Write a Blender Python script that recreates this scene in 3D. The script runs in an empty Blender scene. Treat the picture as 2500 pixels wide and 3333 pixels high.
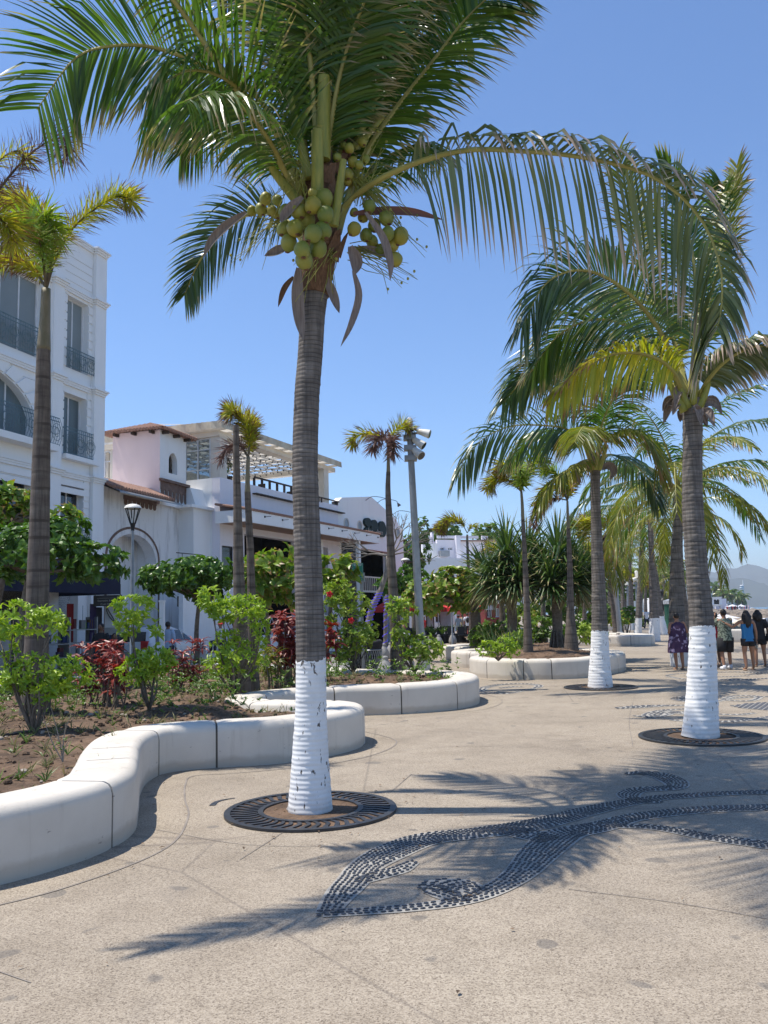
import bpy, bmesh, math, random
from mathutils import Vector, Matrix, noise
R_ = math.radians
V = Vector
random.seed(7)
SC = bpy.context.scene
# ------------------------------------------------------------------ camera
F_PX, H_CAM = 2750.0, 1.7
PITCH, ROLL = R_(7.0), R_(1.49)
fw = V((0, math.cos(PITCH), math.sin(PITCH)))
u0 = V((0, -math.sin(PITCH), math.cos(PITCH))); r0 = V((1, 0, 0))
cu = u0 * math.cos(ROLL) + r0 * math.sin(ROLL)
cr = r0 * math.cos(ROLL) - u0 * math.sin(ROLL)
cam_d = bpy.data.cameras.new('camera'); cam = bpy.data.objects.new('camera', cam_d)
SC.collection.objects.link(cam)
mw = Matrix((cr, cu, -fw)).transposed().to_4x4(); mw.translation = V((0, 0, H_CAM))
cam.matrix_world = mw
cam_d.sensor_fit = 'HORIZONTAL'; cam_d.sensor_width = 36
cam_d.lens = F_PX / 2500 * 36; cam_d.clip_end = 30000; cam_d.clip_start = .05
SC.camera = cam
# ------------------------------------------------------------------ sky and sun
SUN_EL = R_(68.0); sdir = V((-1, .10, 0)).normalized() * math.cos(SUN_EL) + V((0, 0, math.sin(SUN_EL)))
W = bpy.data.worlds.new('World'); SC.world = W; W.use_nodes = True
nt = W.node_tree; sky = nt.nodes.new('ShaderNodeTexSky'); sky.sky_type = 'NISHITA'; sky.sun_disc = False
sky.sun_elevation = SUN_EL; sky.sun_rotation = math.atan2(sdir.x, sdir.y)
sky.air_density = 1.0; sky.dust_density = 0.0; sky.ozone_density = 6.5; sky.altitude = 0
bg = nt.nodes['Background']; bg.inputs[1].default_value = 0.13
tint = nt.nodes.new('ShaderNodeMix'); tint.data_type = 'RGBA'; tint.blend_type = 'MULTIPLY'; tint.inputs[0].default_value = 1; tint.inputs[7].default_value = (.86, .97, 1.08, 1)
nt.links.new(sky.outputs[0], tint.inputs[6]); nt.links.new(tint.outputs[2], bg.inputs[0])
sd = bpy.data.lights.new('sun', 'SUN'); so = bpy.data.objects.new('sun', sd); SC.collection.objects.link(so)
sd.energy = 4.5; sd.angle = R_(.5); sd.color = (1, .945, .86)
so.rotation_euler = sdir.to_track_quat('Z', 'Y').to_euler(); so.location = (-20, 5, 40)
SC.view_settings.view_transform = 'Standard'; SC.view_settings.look = 'None'
SC.view_settings.exposure = 0.45; SC.view_settings.gamma = 1; SC.view_settings.use_curve_mapping = False
SC.cycles.volume_bounces = 0; SC.cycles.volume_step_rate = 10
SC.cycles.max_bounces = 8; SC.cycles.transparent_max_bounces = 8
HAZE = 0.00019
# ------------------------------------------------------------------ pixel to place
C0 = V((0, 0, H_CAM))
def ray(px, py): return fw + cr * ((px - 1250) / F_PX) + cu * ((1666.5 - py) / F_PX)
def at(px, py, Y): r = ray(px, py); return C0 + r * (Y / r.y)
def G(px, py, z=0.0): r = ray(px, py); return C0 + r * ((z - H_CAM) / r.z)
def GY(px, py, z=0.0): return G(px, py, z).y
class Frame:
    def __init__(s, x, y, deg): # deg: direction of the facade, clockwise from +Y
        s.o = V((x, y, 0)); a = R_(deg); s.u = V((math.sin(a), math.cos(a), 0)); s.v = V((-math.cos(a), math.sin(a), 0)); s.rz = math.pi/2 - a
    def fp(s, px, py, yl=0.0):
        r = ray(px, py); o = s.o + s.v * yl; t = (o - C0).dot(s.v) / r.dot(s.v)
        p = C0 + r * t; return ((p - o).dot(s.u), p.z)
    def U(s, px, py=1700, yl=0.0): return s.fp(px, py, yl)[0]
    def Z(s, px, py, yl=0.0): return s.fp(px, py, yl)[1]
# ------------------------------------------------------------------ object helpers
def tag(o, label=None, cat=None, group=None, kind=None):
    if label: o['label'] = label
    if cat: o['category'] = cat
    if group: o['group'] = group
    if kind: o['kind'] = kind
    return o
def thing(name, loc=(0, 0, 0), rz=0.0, label=None, cat=None, group=None):
    o = bpy.data.objects.new(name, None); SC.collection.objects.link(o); o.empty_display_size = .2
    o.location = loc; o.rotation_euler = (0, 0, rz)
    return tag(o, label, cat, group)
def root_of(o):
    while o.parent: o = o.parent
    return o
def copy_tree(o, parent=None):
    c = o.copy(); SC.collection.objects.link(c); c.parent = parent
    for ch in list(o.children): copy_tree(ch, c)
    return c
class MB:
    def __init__(s): s.v = []; s.f = []; s.m = []; s.uv = []; s.smooth = True
    def face(s, pts, m=0, uv=None):
        n = len(s.v); s.v += [tuple(p) for p in pts]; s.f.append(tuple(range(n, n + len(pts)))); s.m.append(m)
        s.uv.append(uv or [(0, 0)] * len(pts))
    def idx(s, ids, m=0, uv=None):
        s.f.append(tuple(ids)); s.m.append(m); s.uv.append(uv or [(0, 0)] * len(ids))
    def box(s, x0, x1, y0, y1, z0, z1, m=0, M=None):
        c = [V((x, y, z)) for z in (z0, z1) for y in (y0, y1) for x in (x0, x1)]
        if M: c = [M @ p for p in c]
        n = len(s.v); s.v += [tuple(p) for p in c]
        for q in ((0, 2, 3, 1), (4, 5, 7, 6), (0, 1, 5, 4), (2, 6, 7, 3), (0, 4, 6, 2), (1, 3, 7, 5)): s.idx([n + i for i in q], m)
    def tube(s, pts, rad, n=10, m=0, cap=True, uv=None, wob=None):
        pts = [V(p) for p in pts]; k = len(pts)
        if not hasattr(rad, '__len__'): rad = [rad] * k
        ref = None; base = len(s.v)
        for i, p in enumerate(pts):
            t = (pts[min(i + 1, k - 1)] - pts[max(i - 1, 0)])
            if t.length < 1e-9: t = V((0, 0, 1))
            t.normalize()
            if ref is None: ref = V((1, 0, 0)) if abs(t.x) < .9 else V((0, 1, 0))
            a = (ref - t * ref.dot(t)).normalized(); b = t.cross(a); ref = a
            for j in range(n):
                th = 2 * math.pi * j / n; r = rad[i]
                q = p + (a * math.cos(th) + b * math.sin(th)) * r
                if wob: q = wob(q, p, th, i, r)
                s.v.append(tuple(q))
        for i in range(k - 1):
            for j in range(n):
                j2 = (j + 1) % n
                s.idx([base + i * n + j, base + i * n + j2, base + (i + 1) * n + j2, base + (i + 1) * n + j], m, [(0, i / k)] * 4)
        if cap:
            s.idx([base + j for j in range(n)][::-1], m); s.idx([base + (k - 1) * n + j for j in range(n)], m)
    def ell(s, c, r, m=0, nu=12, nv=8, M=None):
        c = V(c); base = len(s.v)
        for i in range(nv + 1):
            ph = math.pi * i / nv
            for j in range(nu):
                th = 2 * math.pi * j / nu
                q = V((r[0] * math.sin(ph) * math.cos(th), r[1] * math.sin(ph) * math.sin(th), r[2] * math.cos(ph)))
                if M: q = M @ q
                s.v.append(tuple(c + q))
        for i in range(nv):
            for j in range(nu):
                j2 = (j + 1) % nu
                s.idx([base + i * nu + j, base + (i + 1) * nu + j, base + (i + 1) * nu + j2, base + i * nu + j2], m)
    def prism(s, poly, y0, y1, m=0, plane='xz'):  # polygon (a,b) extruded
        def P(a, b, y): return (a, y, b) if plane == 'xz' else (a, b, y)
        n = len(poly); s.face([P(a, b, y0) for a, b in poly], m); s.face([P(a, b, y1) for a, b in poly][::-1], m)
        for i in range(n):
            a, b = poly[i]; c, d = poly[(i + 1) % n]
            s.face([P(a, b, y0), P(a, b, y1), P(c, d, y1), P(c, d, y0)], m)
    def loft(s, rings, m=0, cap=True):
        base = len(s.v); n = len(rings[0])
        for r in rings: s.v += [tuple(p) for p in r]
        for i in range(len(rings) - 1):
            for j in range(n):
                j2 = (j + 1) % n; s.idx([base + i*n + j, base + i*n + j2, base + (i+1)*n + j2, base + (i+1)*n + j], m)
        if cap:
            s.idx([base + j for j in range(n)][::-1], m); s.idx([base + (len(rings)-1)*n + j for j in range(n)], m)
    def build(s, name, mats, parent=None, local=False, smooth=False, auto=None, weld=False):
        if not isinstance(mats, (list, tuple)): mats = [mats]
        vs = s.v
        if parent is not None and not local:
            r = root_of(parent); im = (Matrix.Translation(r.location) @ r.rotation_euler.to_matrix().to_4x4()).inverted()
            vs = [tuple(im @ V(p)) for p in vs]
        me = bpy.data.meshes.new(name); me.from_pydata(vs, [], s.f)
        for m in mats: me.materials.append(m)
        me.polygons.foreach_set('material_index', s.m)
        uvl = me.uv_layers.new(name='uv'); flat = []
        for u in s.uv:
            for a in u: flat += [a[0], a[1]]
        uvl.data.foreach_set('uv', flat)
        if weld:
            bm = bmesh.new(); bm.from_mesh(me); bmesh.ops.remove_doubles(bm, verts=bm.verts, dist=1e-4)
            bmesh.ops.recalc_face_normals(bm, faces=bm.faces); bm.to_mesh(me); bm.free()
        if smooth: me.polygons.foreach_set('use_smooth', [True] * len(me.polygons))
        me.update()
        if smooth and auto:
            me.set_sharp_from_angle(angle=R_(auto))
        o = bpy.data.objects.new(name, me); SC.collection.objects.link(o)
        if parent is not None: o.parent = parent
        return o
def cat(pts, n):
    """Catmull-Rom through points, n samples"""
    pts = [V(p) for p in pts]
    if len(pts) == 2: return [pts[0].lerp(pts[1], i / (n - 1)) for i in range(n)]
    P = [pts[0] * 2 - pts[1]] + pts + [pts[-1] * 2 - pts[-2]]; k = len(pts) - 1; out = []
    for i in range(n):
        t = i / (n - 1) * k; j = min(int(t), k - 1); f = t - j
        a, b, c, d = P[j:j + 4]
        out.append(.5 * ((2 * b) + (-a + c) * f + (2 * a - 5 * b + 4 * c - d) * f * f + (-a + 3 * b - 3 * c + d) * f ** 3))
    return out
def interp(xs, t):
    k = len(xs) - 1; a = min(max(t, 0), 1) * k; j = min(int(a), k - 1); return xs[j] + (xs[j + 1] - xs[j]) * (a - j)
def resample(pts, step):
    d = [0.0]
    for a, b in zip(pts, pts[1:]): d.append(d[-1] + (b - a).length)
    n = max(2, int(round(d[-1] / step))); out = []; j = 0
    for i in range(n + 1):
        t = d[-1] * i / n
        while j < len(d) - 2 and d[j + 1] < t: j += 1
        f = (t - d[j]) / max(d[j + 1] - d[j], 1e-9); out.append(pts[j].lerp(pts[j + 1], min(max(f, 0), 1)))
    return out
def rv(s=1.0): return V((random.uniform(-s, s), random.uniform(-s, s), random.uniform(-s, s)))
def rdir():
    while True:
        q = rv()
        if .05 < q.length < 1: return q.normalized()
# ------------------------------------------------------------------ materials
def _m(name):
    m = bpy.data.materials.new(name); m.use_nodes = True; n = m.node_tree.nodes; return m, n, m.node_tree.links, n['Principled BSDF']
def ramp(n, L, fac, stops, interp_='LINEAR'):
    r = n.new('ShaderNodeValToRGB'); r.color_ramp.interpolation = interp_
    e = r.color_ramp.elements
    while len(e) < len(stops): e.new(.5)
    for el, (p, c) in zip(e, stops): el.position = p; el.color = (*c, 1) if len(c) == 3 else c
    L.new(fac, r.inputs[0]); return r.outputs[0]
def mixc(n, L, fac, a, b, mode='MIX'):
    x = n.new('ShaderNodeMix'); x.data_type = 'RGBA'; x.blend_type = mode
    for s, q in ((0, fac), (6, a), (7, b)):
        if isinstance(q, (int, float)): x.inputs[s].default_value = q
        elif isinstance(q, tuple): x.inputs[s].default_value = (*q, 1)
        else: L.new(q, x.inputs[s])
    return x.outputs[2]
def noise_(n, L, vec, scale, detail=4, rough=.55):
    t = n.new('ShaderNodeTexNoise'); t.inputs['Scale'].default_value = scale; t.inputs['Detail'].default_value = detail; t.inputs['Roughness'].default_value = rough
    L.new(vec, t.inputs['Vector']); return t.outputs[0]
def coord(n, L, scale=None, which='Object'):
    c = n.new('ShaderNodeTexCoord').outputs[which]
    if scale:
        mp = n.new('ShaderNodeMapping'); mp.inputs['Scale'].default_value = scale; L.new(c, mp.inputs[0]); c = mp.outputs[0]
    return c
def bump(n, L, b, h, strength=.3, dist=.01):
    x = n.new('ShaderNodeBump'); x.inputs['Strength'].default_value = strength; x.inputs['Distance'].default_value = dist
    L.new(h, x.inputs['Height']); L.new(x.outputs[0], b.inputs['Normal']); return x
def plain(name, c, c2=None, scale=3, rough=.7, bs=0, bscale=60, metal=0, spec=.4, stretch=None, bd=.005):
    m, n, L, b = _m(name); co = coord(n, L, stretch)
    c2 = c2 or tuple(x * .8 for x in c)
    L.new(ramp(n, L, noise_(n, L, co, scale), [(.35, c), (.68, c2)]), b.inputs['Base Color'])
    b.inputs['Roughness'].default_value = rough; b.inputs['Metallic'].default_value = metal; b.inputs['Specular IOR Level'].default_value = spec
    if bs: bump(n, L, b, noise_(n, L, co, bscale), bs, bd)
    return m
def leafm(name, c1, c2, tip=None, tipat=.8, rough=.4, trans=.35, tcol=None, spec=.5, blot=None):
    m, n, L, b = _m(name); uv = n.new('ShaderNodeUVMap'); sep = n.new('ShaderNodeSeparateXYZ'); L.new(uv.outputs[0], sep.inputs[0])
    c = ramp(n, L, sep.outputs[0], [(0, c1), (1, c2)])
    if blot:
        nz = noise_(n, L, coord(n, L), blot[1], 2); c = mixc(n, L, ramp(n, L, nz, [(.5, (0, 0, 0)), (.62, (1, 1, 1))]), c, blot[0])
    if tip:
        a = n.new('ShaderNodeMath'); a.operation = 'MULTIPLY_ADD'; L.new(sep.outputs[0], a.inputs[0]); a.inputs[1].default_value = .3; L.new(sep.outputs[1], a.inputs[2])
        c = mixc(n, L, ramp(n, L, a.outputs[0], [(tipat, (0, 0, 0)), (min(tipat + .22, 1), (1, 1, 1))]), c, tip)
    L.new(c, b.inputs['Base Color']); b.inputs['Roughness'].default_value = rough; b.inputs['Specular IOR Level'].default_value = spec
    t = n.new('ShaderNodeBsdfTranslucent'); mx = n.new('ShaderNodeMixShader'); mx.inputs[0].default_value = trans
    if tcol: L.new(mixc(n, L, 1.0, c, tcol, 'MULTIPLY'), t.inputs[0])
    else: L.new(c, t.inputs[0])
    L.new(b.outputs[0], mx.inputs[1]); L.new(t.outputs[0], mx.inputs[2]); L.new(mx.outputs[0], n['Material Output'].inputs[0])
    return m
def m_pavement():
    m, n, L, b = _m('exposed_aggregate'); co = coord(n, L)
    v = n.new('ShaderNodeTexVoronoi'); v.inputs['Scale'].default_value = 135; L.new(co, v.inputs['Vector'])
    sp = n.new('ShaderNodeSeparateColor'); L.new(v.outputs['Color'], sp.inputs[0])
    peb = ramp(n, L, sp.outputs[0], [(0, (.18, .145, .11)), (.2, (.29, .243, .187)), (.6, (.385, .325, .25)), (1, (.46, .395, .31))])
    big = noise_(n, L, co, .35, 6, .6); mid = noise_(n, L, co, 2.3, 5, .6)
    c = mixc(n, L, 1.0, peb, ramp(n, L, big, [(.3, (.74, .73, .72)), (.5, (.92, .91, .90)), (.7, (1, 1, .99))]), 'MULTIPLY')
    c = mixc(n, L, 1.0, c, ramp(n, L, mid, [(.3, (.84, .83, .82)), (.55, (1, 1, 1))]), 'MULTIPLY')
    st = noise_(n, L, coord(n, L, (.9, .5, 1)), 1.3, 7, .7); c = mixc(n, L, ramp(n, L, st, [(.56, (0, 0, 0)), (.70, (.35, .35, .35))]), c, (.17, .145, .12))
    vc = n.new('ShaderNodeTexVoronoi'); vc.feature = 'DISTANCE_TO_EDGE'; vc.inputs['Scale'].default_value = .23; L.new(co, vc.inputs['Vector'])
    c = mixc(n, L, ramp(n, L, vc.outputs['Distance'], [(0, (.45, .45, .45)), (.0022, (0, 0, 0))]), c, (.12, .10, .085))
    spots = noise_(n, L, co, 3.1, 1, .3)
    c = mixc(n, L, ramp(n, L, spots, [(.715, (0, 0, 0)), (.735, (.55, .55, .55))]), c, (.12, .11, .10))
    L.new(c, b.inputs['Base Color']); b.inputs['Roughness'].default_value = .8; b.inputs['Specular IOR Level'].default_value = .25
    bump(n, L, b, v.outputs['Distance'], .35, .004); return m
def m_plaster(name, c, stain=(.5, .47, .43), amt=.35, rough=.85):
    m, n, L, b = _m(name); co = coord(n, L); st = coord(n, L, (1.6, 1.6, .25))
    a = ramp(n, L, noise_(n, L, st, 1.6, 6, .65), [(.5, (0, 0, 0)), (.78, (amt,) * 3)])
    c1 = mixc(n, L, a, c, stain)
    f = ramp(n, L, noise_(n, L, co, 11, 5, .7), [(.63, (0, 0, 0)), (.72, (amt * .8,) * 3)])
    L.new(mixc(n, L, f, c1, tuple(x * .7 for x in stain)), b.inputs['Base Color']); b.inputs['Roughness'].default_value = rough; b.inputs['Specular IOR Level'].default_value = .2
    bump(n, L, b, noise_(n, L, co, 25, 5), .25, .01); return m
def m_trunk(name, c1, c2, c3, wz=None, ring=9.0, ringcol=None, white=(.80, .79, .77), chp=.655):
    m, n, L, b = _m(name); co = coord(n, L)
    fib = noise_(n, L, coord(n, L, (30, 30, 1.6)), 1.0, 5, .7)
    blot = noise_(n, L, coord(n, L, (2.5, 2.5, 9)), 1.0, 5, .65)
    c = ramp(n, L, blot, [(.3, c1), (.55, c2), (.75, c3)])
    c = mixc(n, L, 1.0, c, ramp(n, L, fib, [(.3, (.5, .5, .5)), (.6, (1, 1, 1))]), 'MULTIPLY')
    w = n.new('ShaderNodeTexWave'); w.bands_direction = 'Z'; w.inputs['Scale'].default_value = ring / 6.283 * 2; w.inputs['Distortion'].default_value = 1.6
    w.inputs['Detail'].default_value = 3; w.inputs['Detail Scale'].default_value = .7; L.new(co, w.inputs['Vector'])
    line = ramp(n, L, w.outputs[1], [(0, (1, 1, 1)), (.04, (1, 1, 1)), (.13, (0, 0, 0))])
    lm = mixc(n, L, 1.0, line, ramp(n, L, noise_(n, L, coord(n, L, (3, 3, 14)), 1.0, 2), [(.38, (.1, .1, .1)), (.6, (.85, .85, .85))]), 'MULTIPLY')
    c = mixc(n, L, lm, c, ringcol or tuple(x * .45 for x in c1))
    h = mixc(n, L, .5, fib, w.outputs[0])
    if wz is not None:
        sep = n.new('ShaderNodeSeparateXYZ'); L.new(co, sep.inputs[0])
        a = n.new('ShaderNodeMath'); a.operation = 'MULTIPLY_ADD'; L.new(noise_(n, L, co, 14, 2), a.inputs[0]); a.inputs[1].default_value = -.12; L.new(sep.outputs[2], a.inputs[2])
        k = n.new('ShaderNodeMath'); k.operation = 'LESS_THAN'; L.new(a.outputs[0], k.inputs[0]); k.inputs[1].default_value = wz - .06
        chip = ramp(n, L, noise_(n, L, coord(n, L, (22, 22, 9)), 1.0, 4, .6), [(chp, (1, 1, 1)), (chp + .015, (0, 0, 0))])
        low = ramp(n, L, sep.outputs[2], [(0, (.55, .55, .55)), (.1, (1, 1, 1))])
        wc = mixc(n, L, ramp(n, L, noise_(n, L, co, 5, 4), [(.5, (0, 0, 0)), (.8, (.5, .5, .5))]), white, (.58, .57, .55))
        f = n.new('ShaderNodeMath'); f.operation = 'MULTIPLY'; L.new(k.outputs[0], f.inputs[0]); L.new(chip, f.inputs[1])
        f2 = n.new('ShaderNodeMath'); f2.operation = 'MULTIPLY'; L.new(f.outputs[0], f2.inputs[0]); L.new(low, f2.inputs[1])
        c = mixc(n, L, f2.outputs[0], c, wc)
    L.new(c, b.inputs['Base Color']); b.inputs['Roughness'].default_value = .85; b.inputs['Specular IOR Level'].default_value = .2
    bump(n, L, b, h, .4, .012); return m
def m_glass(name, c, rough=.06):
    m, n, L, b = _m(name); b.inputs['Base Color'].default_value = (*c, 1); b.inputs['Roughness'].default_value = rough; b.inputs['Specular IOR Level'].default_value = .8; return m
M = {}
M['pave'] = m_pavement()
def m_wallc():
    m, n, L, b = _m('planter_concrete'); co = coord(n, L); sep = n.new('ShaderNodeSeparateXYZ'); L.new(co, sep.inputs[0])
    base = ramp(n, L, noise_(n, L, co, 1.4, 6, .6), [(.3, (.66, .61, .53)), (.7, (.56, .51, .44))])
    drip = ramp(n, L, noise_(n, L, coord(n, L, (7, 7, .5)), 1.0, 5, .7), [(.56, (0, 0, 0)), (.8, (.55, .55, .55))])
    c = mixc(n, L, drip, base, (.30, .25, .19))
    foot = n.new('ShaderNodeMath'); foot.operation = 'MULTIPLY_ADD'; L.new(noise_(n, L, co, 3.5, 4), foot.inputs[0]); foot.inputs[1].default_value = -.16; L.new(sep.outputs[2], foot.inputs[2])
    c = mixc(n, L, ramp(n, L, foot.outputs[0], [(0, (.45, .45, .45)), (.05, (0, 0, 0))]), c, (.36, .29, .21))
    sc = ramp(n, L, noise_(n, L, coord(n, L, (9, 9, 22)), 1.0, 3, .6), [(.70, (0, 0, 0)), (.73, (.6, .6, .6))])
    c = mixc(n, L, sc, c, (.20, .18, .16)); L.new(c, b.inputs['Base Color']); b.inputs['Roughness'].default_value = .75; b.inputs['Specular IOR Level'].default_value = .25
    bump(n, L, b, noise_(n, L, co, 45, 5, .7), .3, .006); return m
M['wallwhite'] = m_wallc()
M['gapdark'] = plain('joint_dark', (.10, .085, .07))
M['joint'] = plain('joint_line', (.20, .17, .145), (.28, .24, .2))
M['asphalt'] = plain('asphalt', (.20, .185, .17), (.26, .245, .225), 1.5, .9, .3, 90)
M['soil'] = plain('dry_soil', (.19, .12, .075), (.075, .048, .03), 3.2, .95, 1, 14, bd=.06)
M['grate'] = plain('cast_iron', (.035, .036, .04), (.06, .06, .062), 8, .45, .2, 40, .3)
M['stoneblack'] = plain('dark_pebble', (.028, .03, .036), (.07, .07, .075), 30, .35)
M['mortar'] = plain('pale_mortar', (.40, .38, .335), (.27, .25, .22), 7, .85, .3, 60)
M['plaster_w'] = m_plaster('white_plaster', (.85, .84, .82), (.55, .52, .48), .22)
M['plaster_hotel'] = m_plaster('hotel_white', (.87, .86, .84), (.66, .60, .50), .16)
M['plaster_pink'] = m_plaster('pink_plaster', (.78, .63, .62), (.6, .5, .45), .3)
M['plaster_lilac'] = m_plaster('lilac_white', (.80, .76, .79), (.52, .47, .45), .22)
M['plaster_old'] = m_plaster('old_white_plaster', (.78, .76, .74), (.20, .18, .16), .75)
M['trim_brown'] = plain('brown_trim', (.12, .065, .045), (.2, .13, .1), 6)
M['cream'] = plain('cream_paint', (.70, .64, .55), (.6, .54, .45), 1.5)
M['canvas'] = plain('aged_canvas', (.66, .58, .44), (.48, .40, .29), 2.0, .9)
M['tile'] = plain('clay_tile', (.36, .20, .14), (.22, .13, .10), 9, .8, .3, 30)
M['wood_dark'] = plain('dark_wood', (.035, .025, .02), (.07, .045, .03), 8)
M['soffit'] = plain('wood_soffit', (.36, .24, .17), (.28, .18, .12), 2)
M['dark'] = plain('dark_interior', (.012, .012, .014), (.02, .018, .017), 2, 1, spec=0)  # near-black colour stands in for the unlit depth behind openings
M['black_metal'] = plain('black_metal', (.02, .02, .022), None, 8, .5)
M['glass_dark'] = m_glass('dark_window_glass', (.015, .018, .022))
M['glass_curtain'] = plain('curtained_glass', (.15, .185, .19), (.10, .13, .14), 1, .3, 0, stretch=(6, 6, .3))
M['shade'] = plain('roller_shade', (.25, .28, .28), (.22, .25, .25), 1, .6)
M['rail_teal'] = plain('patina_iron', (.10, .17, .19), (.16, .23, .24), 12, .6)
M['frame_w'] = plain('white_frame', (.72, .72, .72))
M['galv'] = plain('galvanised_steel', (.33, .34, .35), (.25, .26, .27), 5, .45, 0, 40, .5)
M['lampwhite'] = plain('lamp_white', (.78, .76, .70), (.6, .57, .5), 9, .5)
M['navy'] = plain('navy_awning', (.010, .013, .035), (.016, .02, .05), 3, .85)
M['red'] = plain('red_fabric', (.62, .035, .03), (.5, .03, .03), 3, .8)
M['teal_letter'] = plain('dark_green_letter', (.006, .02, .019), (.012, .03, .028), 4, .7)
M['coconut'] = plain('green_coconut', (.20, .235, .035), (.30, .29, .06), 6, .45, .1, 20)
M['stalk'] = plain('petiole_green', (.32, .30, .055), (.20, .225, .04), 4, .5, 0, stretch=(8, 8, 1))
M['fibre'] = plain('palm_fibre', (.20, .11, .06), (.10, .055, .03), 12, .95, .8, 50, stretch=(6, 6, 1.5))
M['spathe'] = plain('dry_spathe', (.27, .22, .19), (.17, .13, .11), 5, .8, .3, 25, stretch=(12, 12, 1))
M['spathe_r'] = plain('red_brown_spathe', (.24, .10, .07), (.15, .07, .05), 5, .7)
M['coco_trunk'] = {}
M['palm_leaf'] = leafm('coconut_leaf', (.045, .105, .018), (.135, .20, .032), (.36, .27, .15), .86, .32, .42, (1.0, 1.25, .5))
M['palm_leaf_sunlit_dry'] = leafm('coconut_leaf_sunlit_aged', (.09, .13, .055), (.20, .23, .09), (.48, .36, .28), .74, .34, .25, (1, 1.1, .5))  # paler green holds the sunlit sheen; the browned tips are dry leaf
M['palm_leaf_y'] = leafm('coconut_leaf_yellow', (.12, .17, .03), (.28, .27, .04), (.30, .17, .07), .85, .4, .42, (1.1, 1.15, .4))
M['palm_leaf_gold_backlit'] = leafm('coconut_leaf_gold_backlit', (.26, .34, .03), (.62, .52, .05), (.30, .16, .07), .84, .4, .42, (1.1, 1.15, .4))  # yellow-green frond, lightened further to carry its backlit glow
M['palm_leaf_blue'] = leafm('coconut_leaf_blue', (.05, .105, .05), (.09, .15, .05), (.30, .28, .15), .95, .32, .3, (1, 1.1, .6))
M['rachis'] = plain('palm_rachis', (.36, .33, .09), (.25, .22, .06), 3, .5)
M['fox_leaf'] = leafm('foxtail_leaf', (.36, .44, .045), (.66, .56, .06), (.15, .065, .05), .66, .45, .45, (1.15, 1.15, .4))
M['fox_leaf_g'] = leafm('foxtail_leaf_green', (.20, .33, .04), (.34, .40, .06), (.25, .16, .07), .9, .45, .45, (1.15, 1.2, .4))
M['fox_dry'] = leafm('foxtail_leaf_dry', (.15, .075, .07), (.24, .15, .12), None, .9, .6, .2)
M['fox_rachis'] = plain('foxtail_rachis', (.10, .07, .045), (.16, .14, .07), 4)
M['croton'] = leafm('croton_leaf', (.17, .32, .022), (.46, .58, .06), None, .8, .42, .38, (1.1, 1.15, .4))
M['hib'] = leafm('hibiscus_leaf', (.12, .25, .02), (.46, .54, .10), None, .8, .42, .35, (1.1, 1.15, .4))
M['almond'] = leafm('almond_leaf', (.045, .11, .016), (.13, .24, .03), None, .8, .33, .30, (1.1, 1.3, .4))
M['almond_l'] = leafm('almond_leaf_light', (.10, .22, .025), (.30, .38, .06), (.35, .22, .08), .97, .35, .38, (1.1, 1.2, .4))
M['red_leaf'] = leafm('red_cordyline_leaf', (.12, .018, .018), (.34, .06, .035), None, .8, .4, .3, (1.3, .6, .5))
M['pandanus'] = leafm('screw_pine_leaf', (.035, .085, .022), (.12, .19, .05), (.38, .33, .16), .98, .36, .25, (1.1, 1.2, .5))
M['pandanus_d'] = leafm('screw_pine_leaf_dry', (.16, .16, .06), (.30, .25, .12), None, .9, .5, .2)
M['bush'] = leafm('shrub_leaf', (.05, .11, .015), (.16, .26, .03), None, .8, .4, .3, (1.1, 1.25, .4))
M['grassy'] = leafm('weed_blade', (.13, .17, .04), (.32, .26, .13), None, .8, .6, .3)
M['litter'] = leafm('dry_litter', (.26, .17, .10), (.10, .065, .04), None, .8, .8, .1)
M['twig'] = plain('bark_twig', (.11, .085, .065), (.18, .15, .12), 15, .9, .4, 50)
M['twig_pale'] = plain('pale_bark', (.20, .17, .14), (.28, .25, .21), 8, .9, .4, 50)
M['flower'] = plain('red_petal', (.72, .03, .03), (.55, .02, .03), 9, .5)
M['skin_a'] = plain('skin_tan', (.33, .17, .10), (.29, .145, .085), 6, .5)
M['skin_b'] = plain('skin_brown', (.20, .10, .06), (.17, .085, .05), 6, .5)
M['hair'] = plain('dark_hair', (.012, .009, .008), (.025, .018, .014), 20, .5)
M['black_cloth'] = plain('black_cloth', (.014, .014, .017), (.022, .022, .025), 9, .85)
M['white_cloth'] = plain('white_cloth', (.70, .70, .72), (.6, .6, .63), 6, .85)

_n = M['coconut'].node_tree; _b = _n.nodes['Principled BSDF']; _o = _n.nodes.new('ShaderNodeObjectInfo')
_c = mixc(_n.nodes, _n.links, 1.0, _b.inputs['Base Color'].links[0].from_socket, ramp(_n.nodes, _n.links, _o.outputs['Random'], [(0, (.65, .75, .7)), (.5, (1, 1, 1)), (1, (1.25, 1.0, .75))]), 'MULTIPLY'); _n.links.new(_c, _b.inputs['Base Color'])
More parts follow.
